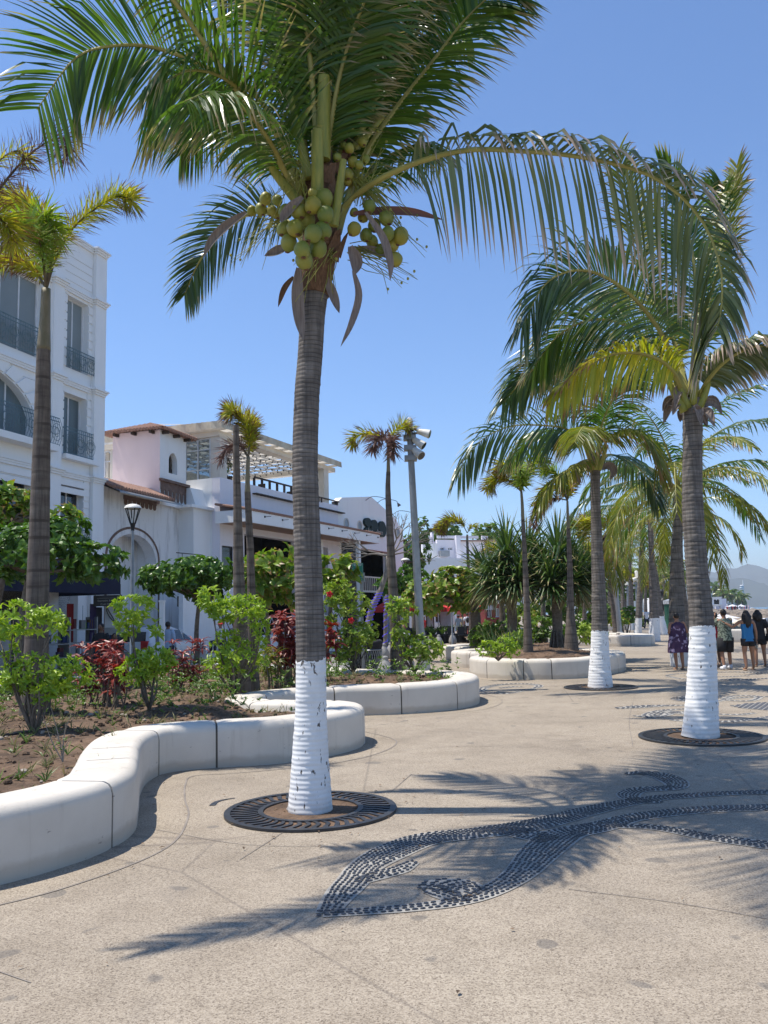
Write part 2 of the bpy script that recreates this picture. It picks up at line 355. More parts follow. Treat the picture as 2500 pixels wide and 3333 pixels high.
# ------------------------------------------------------------------ ground, sea, hills
def sheet(name, poly, z, m, res=None, kind='structure'):
    b = MB(); b.face([(x, y, z) for x, y in poly], 0); o = b.build(name, m); tag(o, kind=kind); return o
prom = [(-400, -30), (40, -30), (40, 38), (17.3, 40.6), (16.9, 45), (60, 150), (170, 470), (-400, 470)]
sheet('promenade', prom, 0.0, M['pave'])
sheet('street', [(-70, 8), (-9.3, 8), (-9.0, 18), (-6.9, 24.2), (-6.1, 27.2), (-3.6, 25.5), (-1.1, 22.3), (-.2, 30), (.6, 44), (3.2, 60), (14, 150), (-70, 150)], 0.006, M['asphalt'])
b = MB(); b.face([(-4000, -200, -6), (9000, -200, -6), (9000, 9000, -6), (-4000, 9000, -6)]); tag(b.build('seabed', M['soil']), kind='structure')
def m_sea():
    m, n, L, bs = _m('sea_water'); co = coord(n, L); nz = noise_(n, L, co, .4, 6)
    L.new(ramp(n, L, nz, [(.3, (.02, .095, .16)), (.7, (.04, .15, .22))]), bs.inputs['Base Color']); bs.inputs['Roughness'].default_value = .25
    bump(n, L, bs, nz, .6, .3); return m
b = MB(); b.face([(30, 30, -2.5), (6000, 30, -2.5), (6000, 7000, -2.5), (60, 7000, -2.5)]); tag(b.build('sea', m_sea()), kind='structure')
def ridge(name, Y, prof, depth, c, seed):
    b = MB(); pts = cat([at(px, py, Y) for px, py in prof], 70); nrow = 9; rng = random.Random(seed)
    rows = []
    for j in range(nrow):
        f = j / (nrow - 1); row = []
        for i, p in enumerate(pts):
            nz = noise.fractal(V((i * .16, f * 3 + seed, 0)), 1, 2, 5)
            h = (p.z + 4) * (1 - f) ** 1.15 - 4 + nz * (p.z) * .22 * math.sin(math.pi * min(f * 1.3, 1)) + (noise.noise(V((i * .9, seed, 0))) * p.z * .02 if j == 0 else 0)
            row.append(V((p.x, p.y - f * depth, h)))
        rows.append(row)
    back = [V((p.x, p.y + depth, -6)) for p in pts]; rows.insert(0, back)
    n = len(pts)
    for r in rows: b.v += [tuple(p) for p in r]
    for j in range(len(rows) - 1):
        for i in range(n - 1): b.idx([j * n + i, j * n + i + 1, (j + 1) * n + i + 1, (j + 1) * n + i])
    tag(b.build(name, plain(name + '_green', c, tuple(x * .7 for x in c), .004, .95), smooth=True), kind='structure')
ridge('hills', 5200, [(1500, 1905), (1700, 1890), (1900, 1895), (2100, 1880), (2200, 1872), (2300, 1862), (2330, 1862), (2352, 1851), (2385, 1850), (2400, 1849), (2420, 1840), (2440, 1837), (2475, 1844), (2520, 1860), (2620, 1850), (2800, 1880), (3000, 1920)], 900, (.06, .075, .06), 1)
ridge('foothills', 3800, [(1500, 1930), (1900, 1925), (2200, 1880), (2300, 1878), (2360, 1886), (2420, 1882), (2480, 1900), (2520, 1915), (2600, 1925), (2750, 1950), (2900, 1968)], 500, (.05, .065, .05), 5)
# ------------------------------------------------------------------ planter walls
def wall(name, path, label, width=.55, h=.5, seed=0, bl=1.08, group=None):
    rng = random.Random(seed)
    pts = resample(cat([V((x, y, 0)) for x, y in path], 400), .09); n = len(pts)
    nrm = []
    for i in range(n):
        t = (pts[min(i + 1, n - 1)] - pts[max(i - 1, 0)]).normalized(); nrm.append(V((-t.y, t.x, 0)))
    ctr = pts[n // 2]
    root = thing(name, tuple(ctr), 0, label, 'planter wall', group)
    prof = [(.0, 0.0), (.0, .03), (.0, h - .10), (.002, h - .085), (.012, h - .05), (.035, h - .02), (.07, h - .004), (.09, h), (.12, h + .001), (width - .09, h), (width - .03, h * .97), (width, h * .9), (width, .1)]
    core = MB(); i = 0; k = len(prof)
    rows = [[p + nv * (o + (.02 if o < width / 2 else -.02)) + V((0, 0, z - (.02 if z > .1 else 0))) for o, z in prof] for p, nv in zip(pts, nrm)]
    for r in rows: core.v += [tuple(q) for q in r]
    for a in range(n - 1):
        for c in range(k - 1): core.idx([a * k + c, (a + 1) * k + c, (a + 1) * k + c + 1, a * k + c + 1])
    core.build('joint_filler', M['gapdark'], root)
    while i < n - 3:
        L_ = int(round((bl + rng.choice([-.35, 0, 0, .25, .1])) / .09)); j = min(i + L_, n - 1)
        if n - 1 - j < 5: j = n - 1
        b = MB(); seg = []
        for a in range(i, j + 1):
            p = pts[a].copy(); nv = nrm[a]
            if a == i and i: p = p.lerp(pts[a + 1], .16)
            if a == j and j < n - 1: p = p.lerp(pts[a - 1], .10)
            e = .012 if a in (i, j) else 0
            seg.append([p + nv * (o + (e if o < width / 2 else -e)) + V((0, 0, z - (e if z > .3 else 0))) for o, z in prof])
        for r in seg: b.v += [tuple(q) for q in r]
        m = len(seg)
        for a in range(m - 1):
            for c in range(k - 1): b.idx([a * k + c, (a + 1) * k + c, (a + 1) * k + c + 1, a * k + c + 1])
        b.idx(list(range(k))); b.idx([(m - 1) * k + c for c in range(k)][::-1])
        b.build('wall_block', M['wallwhite'], root, smooth=True, auto=50)
        i = j
    return pts
PA = [(-9, 3.4), (-6, 3.7), (-4, 4.6), (-3.1, 5.4), (-2.6, 5.83), (-2.31, 6.22), (-2.15, 6.6), (-2.10, 7.1), (-2.25, 7.77), (-2.5, 8.7), (-2.6, 9.4), (-2.5, 9.85), (-2.1, 10.05), (-1.34, 10.23), (-.85, 10.6), (-.5, 11.05), (-.34, 11.6), (-.42, 12.2), (-.8, 12.65), (-1.45, 12.85), (-1.95, 13.25), (-2.0, 13.9), (-1.5, 14.5), (-.7, 14.85), (.2, 14.95), (1.06, 15.32), (1.58, 16.01), (1.78, 16.9), (1.68, 17.8), (1.2, 18.6), (.3, 19.1), (-.8, 20.1), (-1.6, 21.2)]
wA = wall('planter_wall', PA, 'white curving concrete bench wall around the nearest planter, winding from the left edge', seed=3)
PC = [(4.2, 35), (2.9, 34.4), (2.2, 33.4), (2.15, 32.2), (2.6, 31.4), (3.25, 30.7), (3.3, 29.9), (2.6, 29.4), (2.1, 28.4), (2.3, 27.3), (2.9, 26.6), (3.2, 25.9), (2.75, 25.2), (2.3, 24.2), (2.4, 23.0), (2.95, 22.15), (3.7, 21.7), (4.5, 21.67), (5.25, 21.95), (6, 22.95), (6.7, 24.2), (6.95, 25.6), (6.6, 27), (6.2, 29), (6.9, 32), (7.1, 34.5)]
wC = wall('planter_wall', PC, 'white lobed concrete bench wall of the middle planter with the screw pines', seed=5)
PD = [(4.5, 43.4), (6, 42.4), (7.8, 41.9), (9.5, 41.4), (11.2, 40.0), (12.1, 39.8), (12.8, 41), (12.6, 43.5), (11.9, 46), (13, 50)]
wD = wall('planter_wall', PD, 'white concrete bench wall of the distant planter left of the small far palm trunks', seed=8, bl=1.5)
PE = [(13, 72), (16, 70.5), (19.5, 70), (21, 71.5), (20.5, 74)]
wE = wall('planter_wall', PE, 'farthest low white planter wall, behind the walkers', seed=9, bl=2.2, h=.55)
def m3(c):
    b = MB(); b.box(*c); return b
# sea-side bench wall, right edge
wR = wall('sea_wall', [(14.3, 41.3), (16.4, 41.0), (19, 40.2), (24, 38.6), (30, 36)], 'low pale concrete sea wall behind the people at the right edge', h=.62, width=.6, seed=12, bl=1.6)
b = MB()
def inpoly(x, y, P):
    c = False; j = len(P) - 1
    for i in range(len(P)):
        if (P[i][1] > y) != (P[j][1] > y) and x < (P[j][0] - P[i][0]) * (y - P[i][1]) / (P[j][1] - P[i][1]) + P[i][0]: c = not c
        j = i
    return c
def inset(pts, w=.3):
    out = []; n = len(pts)
    for i in range(n):
        t = (pts[min(i + 1, n - 1)] - pts[max(i - 1, 0)]).normalized(); out.append((pts[i].x - t.y * w, pts[i].y + t.x * w))
    return out
def soilz(x, y, base=.40):
    z = base + .10 * noise.noise(V((x * .55, y * .55, 3))) + .07 * noise.noise(V((x * 1.7, y * 1.7, 7))) + .025 * noise.noise(V((x * 6, y * 6, 1)))
    for (mx, my, mh, mr) in MOUNDS: z += mh * math.exp(-((x - mx) ** 2 + (y - my) ** 2) / mr ** 2)
    return z
MOUNDS = [(-2.9, 13.2, .16, .9), (-5.2, 12.6, .14, .8), (-.7, 17.0, .16, 1.2), (.4, 17.2, .10, .8), (-3.8, 9.6, .10, .9), (4.6, 25, .22, 1.6), (-4.3, 11.2, .12, .8)]
def soil(name, poly, step, base):
    xs = [p[0] for p in poly]; ys = [p[1] for p in poly]; b = MB(); ids = {}
    nx = int((max(xs) - min(xs)) / step) + 1; ny = int((max(ys) - min(ys)) / step) + 1
    def vid(i, j):
        if (i, j) not in ids:
            x = min(xs) + i * step; y = min(ys) + j * step; ids[(i, j)] = len(b.v); b.v.append((x, y, soilz(x, y, base)))
        return ids[(i, j)]
    for i in range(nx):
        for j in range(ny):
            x = min(xs) + (i + .5) * step; y = min(ys) + (j + .5) * step
            if inpoly(x, y, poly): b.idx([vid(i, j), vid(i + 1, j), vid(i + 1, j + 1), vid(i, j + 1)])
    tag(b.build(name, M['soil'], smooth=True), kind='structure')
POLA = inset(wA) + [(-3.5, 24), (-5.9, 25.6), (-6.5, 24), (-8.6, 18), (-9, 8)]
soil('planter_soil', POLA, .12, .36)
POLC = inset(wC) + [(6.9, 37), (4.4, 37)]
soil('planter_soil', POLC, .16, .40)
POLD = inset(wD) + [(12, 56), (4, 56)]
soil('planter_soil', POLD, .5, .36)
soil('planter_soil', inset(wE) + [(20, 78), (12, 78)], .8, .38)
kb = MB()
kp = [(-1.6, 21.2), (-3.5, 24), (-4.8, 25.3), (-5.9, 25.75), (-6.45, 24.6), (-7.2, 22), (-8.6, 18), (-9, 8)]
kpt = resample(cat([V((x, y, 0)) for x, y in kp], 100), .5)
for a, c in zip(kpt, kpt[1:]):
    t = (c - a).normalized(); nn = V((-t.y, t.x, 0)) * .09
    kb.loft([[a + nn, a - nn, a - nn + V((0, 0, .42)), a + nn + V((0, 0, .42))], [c + nn, c - nn, c - nn + V((0, 0, .42)), c + nn + V((0, 0, .42))]])
tag(kb.build('planter_kerb', M['plaster_w']), 'thin white concrete kerb closing the back of the nearest planter along the street', 'kerb')
# ------------------------------------------------------------------ pavement joints
jb = MB()
def strip(b, pts, w, z, m=0):
    n = len(pts)
    L_ = []; R__ = []
    for i in range(n):
        t = (pts[min(i + 1, n - 1)] - pts[max(i - 1, 0)]); t.z = 0; t.normalize(); nn = V((-t.y, t.x, 0)); ww = w if not callable(w) else w(i / (n - 1))
        L_.append(pts[i] + nn * ww / 2 + V((0, 0, z))); R__.append(pts[i] - nn * ww / 2 + V((0, 0, z)))
    for i in range(n - 1): b.face([R__[i], R__[i + 1], L_[i + 1], L_[i]], m)
off = [p + V((t_.y, -t_.x, 0)) * .42 for p, t_ in [(wA[i], (wA[min(i + 1, len(wA) - 1)] - wA[max(i - 1, 0)]).normalized()) for i in range(len(wA))] if p.y < 12.6]
off = cat(off[::9] + [off[-1]], 200)
strip(jb, off, .018, .004)
off2 = [p + V((t_.y, -t_.x, 0)) * .42 for p, t_ in [(wA[i], (wA[min(i + 1, len(wA) - 1)] - wA[max(i - 1, 0)]).normalized()) for i in range(len(wA))] if p.y > 14.9 and p.x > -.6]
strip(jb, cat(off2[::9] + [off2[-1]], 120), .015, .004)
def gp(*pp): return [G(px, py) for px, py in pp]
for pp in ([(500, 2700), (800, 2750), (1180, 2760), (1290, 2795)], [(1000, 2440 + 60), (1500, 2430), (2500, 2470)], [(1850, 2895), (2200, 2940), (2600, 3010)], [(1270, 2580), (1340, 2520)], [(1000, 2660), (780, 2800)], [(1200, 2330 + 10), (1700, 2400), (2500, 2440)], [(100, 3200), (-100, 3130)], [(2060, 2430), (2050, 2330), (2080, 2220)]):
    strip(jb, cat(gp(*pp), 30), .007, .004)
o = jb.build('promenade_joints', M['joint']); tag(o, kind='structure')
# ------------------------------------------------------------------ pebble mosaics
def pebble(b, c, ang, a, w, h, seg=7):
    n = len(b.v); ca, sa = math.cos(ang), math.sin(ang)
    for k, (rr, z) in enumerate(((1.0, .001), (.75, h))):
        for i in range(seg):
            th = 2 * math.pi * i / seg; x = math.cos(th) * a * rr; y = math.sin(th) * w * rr
            b.v.append((c.x + x * ca - y * sa, c.y + x * sa + y * ca, .006 + z))
    for i in range(seg): j = (i + 1) % seg; b.idx([n + i, n + j, n + seg + j, n + seg + i])
    b.idx([n + seg + i for i in range(seg)])
rngp = random.Random(11)
def ribbon(bm_, bp, pts, ws, step=.046, row=.032, seg=7, ws_k=1.05):
    ws = [w * ws_k for w in ws]
    pts = [G(*p) for p in pts]; cv = resample(cat(pts, 160), step); n = len(cv)
    strip(bm_, cv, lambda t: interp(ws, t) + .02, .0045)
    for i in range(n):
        t = (cv[min(i + 1, n - 1)] - cv[max(i - 1, 0)]).normalized(); nn = V((-t.y, t.x, 0)); w = interp(ws, i / (n - 1)); k = max(1, int(w / row))
        for j in range(k):
            o_ = ((j + .5) / k - .5) * w; s = ((j % 2) * .5 - .25) * step
            bend = -abs(o_) * .35
            c = cv[i] + nn * (o_ + rngp.uniform(-.003, .003)) + t * (s + bend + rngp.uniform(-.003, .003))
            pebble(bp, c, math.atan2(t.y, t.x) + rngp.uniform(-.3, .3), step * .42 * rngp.uniform(.8, 1.1), row * .36 * rngp.uniform(.8, 1.1), .006, seg)
mm, mp = MB(), MB()
ribbon(mm, mp, [(2560, 2578), (2400, 2582), (2250, 2590), (2130, 2600), (2000, 2622), (1900, 2645), (1740, 2685), (1560, 2712), (1400, 2730), (1300, 2762), (1200, 2815), (1150, 2868), (1100, 2925), (1065, 2975)], [.16, .14, .15, .17, .2, .23, .26, .3, .27, .3, .3, .22, .2, .12])
ribbon(mm, mp, [(1052, 2975), (1120, 2972), (1200, 2967), (1300, 2960), (1400, 2950), (1480, 2938), (1560, 2917), (1640, 2880), (1700, 2838), (1750, 2785), (1800, 2740), (1850, 2712), (1950, 2692), (2050, 2665), (2150, 2650), (2280, 2637), (2400, 2632), (2560, 2628)], [.1, .1, .11, .13, .16, .19, .23, .27, .30, .3, .27, .23, .2, .2, .2, .2, .19, .2])
ribbon(mm, mp, [(1370, 2888), (1420, 2882), (1480, 2885), (1530, 2898), (1580, 2905)], [.08, .2, .26, .24, .1])
ribbon(mm, mp, [(1385, 2900), (1440, 2910), (1490, 2925), (1530, 2925)], [.06, .15, .15, .08])
ribbon(mm, mp, [(1560, 2705), (1640, 2703), (1710, 2715), (1790, 2738)], [.1, .22, .25, .2])
ribbon(mm, mp, [(1345, 2808), (1300, 2832), (1240, 2848), (1170, 2870)], [.08, .14, .16, .12])
ribbon(mm, mp, [(2040, 2520), (2090, 2517), (2150, 2525), (2195, 2545), (2200, 2562), (2150, 2568), (2080, 2572), (2045, 2588), (2070, 2605), (2150, 2612)], [.08, .2, .24, .25, .2, .18, .18, .2, .16, .1])
ribbon(mm, mp, [(1990, 2690), (2100, 2692), (2200, 2705), (2300, 2725), (2420, 2742), (2560, 2760)], [.1, .13, .15, .16, .18, .2])
o = mm.build('mosaic_mortar', M['mortar']); tag(o, kind='structure')
o = mp.build('pebble_mosaic', M['stoneblack']); tag(o, kind='structure')
fm, fp_ = MB(), MB(); S_ = dict(step=.10, row=.075, seg=5)
for pts, ws in [([(2012, 2306), (2050, 2303), (2120, 2299), (2230, 2296)], [.2, .35, .25, .1]),
    ([(2070, 2331), (2100, 2332), (2125, 2322), (2160, 2313), (2230, 2308)], [.1, .22, .22, .14, .1]),
    ([(2110, 2336), (2150, 2331), (2175, 2322), (2200, 2318), (2260, 2326), (2310, 2330)], [.1, .2, .22, .3, .25, .15]),
    ([(2190, 2345), (2250, 2348), (2340, 2350), (2430, 2345), (2500, 2335), (2580, 2325)], [.12, .16, .18, .16, .14, .14]),
    ([(2330, 2325), (2400, 2327), (2455, 2322)], [.1, .14, .1]), ([(2210, 2275), (2240, 2283), (2300, 2288), (2370, 2276), (2420, 2271), (2500, 2268)], [.3, .2, .15, .12, .12, .1]),
    ([(2212, 2272), (2260, 2265), (2330, 2262)], [.25, .16, .1]), ([(2355, 2275), (2400, 2265), (2470, 2268), (2440, 2282), (2360, 2280)], [.12] * 5),
    ([(2170, 2199), (2200, 2194), (2280, 2190), (2400, 2188), (2520, 2193)], [.1, .14, .16, .16, .14]),
    ([(2172, 2201), (2220, 2210), (2300, 2214), (2420, 2212), (2520, 2208)], [.1, .14, .16, .16, .14]), ([(2230, 2201), (2330, 2204), (2440, 2200)], [.1, .14, .1]),
    ([(1565, 2252), (1580, 2238), (1640, 2228), (1720, 2227), (1755, 2233), (1735, 2242), (1690, 2246)], [.1, .2, .25, .22, .2, .16, .1]),
    ([(1570, 2254), (1640, 2258), (1700, 2250)], [.12, .2, .1]), ([(1630, 2240), (1670, 2236), (1700, 2236)], [.15, .2, .1])]:
    ribbon(fm, fp_, pts, ws, **S_)
blob = gp((2375, 2298), (2430, 2291), (2500, 2286), (2620, 2285), (2620, 2312), (2500, 2313), (2420, 2307))
fm.face([p + V((0, 0, .0046)) for p in blob])
bp_ = [(p.x, p.y) for p in blob]; x0 = min(p[0] for p in bp_); x1 = max(p[0] for p in bp_); y0 = min(p[1] for p in bp_); y1 = max(p[1] for p in bp_)
y = y0; r_ = 0
while y < y1:
    x = x0 + (r_ % 2) * .05
    while x < x1:
        if inpoly(x, y, bp_): pebble(fp_, V((x, y, 0)), 0, .043, .034, .006, 5)
        x += .1
    y += .08; r_ += 1
tag(fm.build('mosaic_mortar', M['mortar']), kind='structure'); tag(fp_.build('pebble_mosaic', plain('grey_pebble', (.07, .07, .08), (.13, .13, .135), 20, .5)), kind='structure')
# small curved dark mark in the paving
b = MB(); strip(b, cat(gp((690, 2623), (705, 2611), (735, 2603), (765, 2599)), 12), lambda t: .06 * (1 - .7 * t), .0045); tag(b.build('pebble_mosaic', M['stoneblack']), kind='structure')
# ------------------------------------------------------------------ tree grates
def grate(c, r1, r0_, label, slots=44):
    root = thing('tree_grate', (c.x, c.y, 0), 0, label, 'tree grate')
    b = MB(); N = slots; mid0 = r0_ + .045; mid1 = r1 - .055; z0, z1 = .004, .024
    def P(r, a, z): return V((c.x + r * math.cos(a), c.y + r * math.sin(a), z))
    def ring(ra, rb, n=96):
        for i in range(n):
            a, d = 2 * math.pi * i / n, 2 * math.pi * (i + 1) / n
            b.face([P(ra, a, z1), P(rb, a, z1), P(rb, d, z1), P(ra, d, z1)]); b.face([P(rb, a, z0 - .0), P(rb, d, z0), P(rb, d, z1), P(rb, a, z1)]); b.face([P(ra, d, z0), P(ra, a, z0), P(ra, a, z1), P(ra, d, z1)])
    ring(r0_, mid0); ring(mid1, r1)
    for i in range(N):
        a0 = 2 * math.pi * i / N; hw = math.pi / N * .46
        prev = None
        for k in range(6):
            f = k / 5; r = mid0 - .004 + (mid1 - mid0 + .008) * f; aa = a0 + math.sin(f * math.pi * 1.6) * .055 + f * .03
            q = [P(r, aa - hw, z1 - .004), P(r, aa + hw, z1 - .004), P(r, aa + hw, z0), P(r, aa - hw, z0)]
            if prev:
                b.face([prev[0], q[0], q[1], prev[1]]); b.face([prev[1], q[1], q[2], prev[2]]); b.face([prev[3], q[3], q[0], prev[0]])
            prev = q
    b.build('grate_ring', M['grate'], root, weld=True)
    e = MB(); k = 24
    for i in range(k):
        for j in range(6):
            ra, rb = r1 * .97 * j / 6, r1 * .97 * (j + 1) / 6; a, d = 2 * math.pi * i / k, 2 * math.pi * (i + 1) / k
            zz = lambda r, t: .009 + .014 * max(0, noise.noise(V((r * math.cos(t) * 9 + c.x, r * math.sin(t) * 9, 1)))) * (1 if r < r0_ else .3)
            e.face([P(ra, a, zz(ra, a)), P(rb, a, zz(rb, a)), P(rb, d, zz(rb, d)), P(ra, d, zz(ra, d))])
    e.build('earth_bed', M['soil'], root)
# ------------------------------------------------------------------ palms
def leaflet(b, p, d, wv, L_, w, droop, m, rnd, seg=4, g=V((0, 0, -1)), kink=0.0):
    """tapered bending strip"""
    pts = [p]; dd = d.normalized(); st = L_ / seg; ds = []
    for k in range(seg):
        f = (k + 1) / seg; dk = (dd + g * droop * f ** 1.4 + (g * kink if f > .6 else V((0, 0, 0)))).normalized(); ds.append(dk); pts.append(pts[-1] + dk * st)
    prof = [.55, 1.0, .9, .6, 0] if seg == 4 else [.5, 1, .75, 0] if seg == 3 else [.6, 1, 0]
    n = len(b.v)
    for k in range(seg):
        dk = ds[k]; ww = (wv - dk * wv.dot(dk)); ww = ww.normalized() if ww.length > 1e-4 else V((1, 0, 0))
        b.v.append(tuple(pts[k] - ww * w * prof[k] / 2)); b.v.append(tuple(pts[k] + ww * w * prof[k] / 2))
    b.v.append(tuple(pts[seg]))
    for k in range(seg - 1):
        b.idx([n + 2 * k, n + 2 * k + 1, n + 2 * k + 3, n + 2 * k + 2], m, [(rnd, k / seg), (rnd, k / seg), (rnd, (k + 1) / seg), (rnd, (k + 1) / seg)])
    k = seg - 1; b.idx([n + 2 * k, n + 2 * k + 1, n + 2 * seg], m, [(rnd, k / seg), (rnd, k / seg), (rnd, 1)])
def frond(parent, pts, n=90, L_=.85, droop=.9, w=.034, t0=.16, rad=.035, mat='palm_leaf', seed=0, seg=4, sidef=(1, 1), liftv=.15, lprof=None, fwd=(.5, 1.1), name='frond', spread=1.0, tipdroop=None, gap=0.0, side_hint=None, rmat=None):
    rng = random.Random(seed); b = MB(); cv = cat(pts, 60); lp = lprof or [.55, .9, 1.0, 1.0, .85, .55]
    b.tube(cv[::2] + [cv[-1]], [rad * (1.5 if i == 0 else 1.15 if i == 1 else 1) * (1 - .88 * (i / 30)) for i in range(31)], 6, 1)
    for sgn, sf in ((-1, sidef[0]), (1, sidef[1])):
        if sf <= 0: continue
        for i in range(n):
            if rng.random() < gap: continue
            t = t0 + (1 - t0) * (i + rng.uniform(-.3, .3)) / (n - 1); t = min(max(t, t0), .995)
            a = t * 59; j = min(int(a), 58); p = cv[j].lerp(cv[j + 1], a - j); T = (cv[min(j + 1, 59)] - cv[max(j - 1, 0)]).normalized()
            S = side_hint.copy() if side_hint else T.cross(V((0, 0, 1)))
            S = S - T * S.dot(T)
            if S.length < .2: S = V((1, 0, 0)) - T * T.x
            S.normalize(); N = S.cross(T)
            if N.z < 0 and not side_hint: N = -N
            f = (t - t0) / (1 - t0); ang = fwd[0] + (fwd[1] - fwd[0]) * f
            d = S * sgn * math.cos(ang) * spread + T * math.sin(ang) + N * (liftv + rng.uniform(-.12, .12)) + rv(.05)
            ll = L_ * sf * interp(lp, f) * rng.uniform(.88, 1.06)
            wv = T * .8 + N * rng.uniform(-.5, .9) * sgn
            leaflet(b, p, d, wv, ll, w * rng.uniform(.8, 1.15), droop * rng.uniform(.75, 1.25), 0, rng.random(), seg, kink=rng.choice([0, 0, 0, .5]))
    return b.build(name, [M[mat], M[rmat or 'rachis']], parent)
def trunk_mesh(parent, pts, rad, mat, ringstep=.03, n=20, amp=.02, ringh=.10, name='trunk', seed=0, bulge=0):
    cv = cat(pts, 200); L_ = sum((a - c).length for a, c in zip(cv, cv[1:])); rs = resample(cv, ringstep); k = len(rs); b = MB()
    z0 = rs[0].z
    def wob(q, p, th, i, r):
        s = i * ringstep + .045 * math.sin(th + seed + 3 * noise.noise(V((i * ringstep * 1.1, 5, seed)))) + .03 * noise.noise(V((math.cos(th), math.sin(th), i * ringstep * 4))) + .02 * math.sin(i * ringstep * 3 + seed)
        s2 = s + ringh * .9 * noise.noise(V((s * 2.1, seed, 0))); ph = (s2 / ringh) % 1.0
        hk = abs(math.sin((int(s2 / ringh) + seed) * 12.9898) * 43758.5453) % 1; rr = 1 + amp * ((1 - ph) ** 3 * 2.6 - .6) * (.15 + 1.9 * hk * (1 + .8 * noise.noise(V((math.cos(th) * 1.5, math.sin(th) * 1.5, s * 2 + seed))))) + .02 * noise.noise(V((math.cos(th) * 2, math.sin(th) * 2, s * 3 + seed)))
        return p + (q - p) * rr
    b.tube(rs, [interp(rad, i / (k - 1)) for i in range(k)], n, 0, True, wob=wob)
    return b.build(name, mat, parent, smooth=True, auto=60)
def coconut(b, c, r, rng):
    r *= rng.uniform(.95, 1.16)
    ax = V((rng.uniform(-.5, .5), rng.uniform(-.5, .3), -1)).normalized(); q = V((0, 0, 1)).rotation_difference(ax).to_matrix()
    rings = []; n = 12
    for i in range(9):
        ph = math.pi * i / 8; z = math.cos(ph) * r * 1.13; rr = math.sin(ph) * r
        rings.append([V(c) + q @ V((rr * math.cos(2 * math.pi * j / n) * (1 + .06 * math.cos(6 * math.pi * j / n)), rr * math.sin(2 * math.pi * j / n) * (1 + .06 * math.cos(6 * math.pi * j / n)), z)) for j in range(n)])
    b.loft(rings, 0, False); b.ell(V(c) + q @ V((0, 0, r * 1.08)), (r * .35, r * .35, r * .12), 1, 7, 4)
def boat(b, pts, w, m=0, seed=0, up=V((0, -1, .2))):
    """spathe: long curved trough"""
    cv = cat(pts, 16); rings = []
    for i, p in enumerate(cv):
        t = (cv[min(i + 1, 15)] - cv[max(i - 1, 0)]).normalized(); a = t.cross(up).normalized(); c_ = a.cross(t); f = i / 15; ww = w * math.sin(math.pi * min(.08 + f * .94, 1)) ** .7
        rings.append([p + a * ww * math.cos(th) * .5 + c_ * ww * .35 * math.sin(th) for th in (math.pi * 1.0, math.pi * 1.25, math.pi * 1.5, math.pi * 1.75, math.pi * 2)] + [p + a * ww * math.cos(th) * .42 + c_ * ww * .25 * math.sin(th) for th in (math.pi * 2, math.pi * 1.75, math.pi * 1.5, math.pi * 1.25, math.pi)])
    b.loft(rings, m)
def petiole_base(b, p, q, w0, w1, m=0):
    cv = cat([p, (V(p) + V(q)) / 2 + V((0, 0, -.02)), q], 8); b.tube(cv, [w0 + (w1 - w0) * i / 7 for i in range(8)], 8, m)
TC = dict(c1=(.13, .112, .098), c2=(.20, .176, .155), c3=(.29, .26, .23))
# ---- main palm
base = G(1012, 2640); YB = base.y
P1 = thing('coconut_palm', tuple(base), 0, 'largest coconut palm in front with a cluster of green coconuts and whitewashed trunk base', 'palm tree')
tp = [(1010, 2660), (1010, 2560), (1010, 2480), (1012, 2300), (1012, 2145), (1005, 1900), (998, 1700), (993, 1500), (999, 1300), (1010, 1150), (1020, 1000), (1035, 900)]
pts = [at(x, y, YB) for x, y in tp]; pts[0].z = 0.0
wz = at(1010, 2147, YB).z
pw = [72, 58, 50, 48, 46, 45, 43, 42.5, 42, 42, 42, 46]
m_ = m_trunk('main_palm_bark', TC['c1'], TC['c2'], TC['c3'], wz, 24, chp=.625)
def wrad(pl, Y): return [w * Y / F_PX for w in pl]
trunk_mesh(P1, pts, wrad(pw, YB), m_, .02, 28, .011, .085, seed=1)
grate(base, .76, .42, 'black cast iron tree grate around the largest palm')
H = lambda x, y, dy=0.0: at(x, y, YB + dy)
fs = dict(n=104, w=.031)
frond(P1, [H(1030, 800), H(960, 560, -.1), H(850, 330, -.3), H(693, 229, -.5), H(512, 157, -.7), H(362, 150, -.9), H(241, 193, -1.0), H(120, 356, -1.1)], seed=1, L_=.95, droop=.42, liftv=.1, side_hint=V((-.1, -.45, .9)), fwd=(.35, .8), lprof=[.8, 1, 1, .95, .85, .7], **fs)
frond(P1, [H(1000, 760), H(930, 560, -.3), H(860, 430, -.7), H(770, 330, -1.2), H(690, 300, -1.6), H(600, 330, -2.0)], seed=2, L_=.85, droop=1.9, liftv=0, t0=.2, fwd=(.5, .9), n=62, w=.026)
frond(P1, [H(1010, 740), H(940, 520, -.2), H(840, 350, -.5), H(720, 250, -.9), H(610, 230, -1.2), H(520, 280, -1.5)], seed=15, L_=1.15, droop=1.7, liftv=0, t0=.35, side_hint=V((.2, -.9, .4)), n=50, w=.03)
frond(P1, [H(1052, 720), H(1055, 480), H(1056, 300, -.1), H(1048, 100, -.3), H(1040, -150, -.6), H(1030, -400, -.9)], seed=3, L_=.95, droop=.35, liftv=.15, t0=.25, side_hint=V((1, 0, 0)), fwd=(.25, .7), rad=.045, **fs)
frond(P1, [H(1095, 760), H(1180, 520, .2), H(1290, 350, .3), H(1400, 210, .3), H(1500, 80, .3), H(1590, -10, .2), H(1640, -50, .1)], seed=4, L_=.88, droop=.7, liftv=.1, t0=.2, side_hint=V((.75, -.35, -.55)), fwd=(.35, .8), **fs)
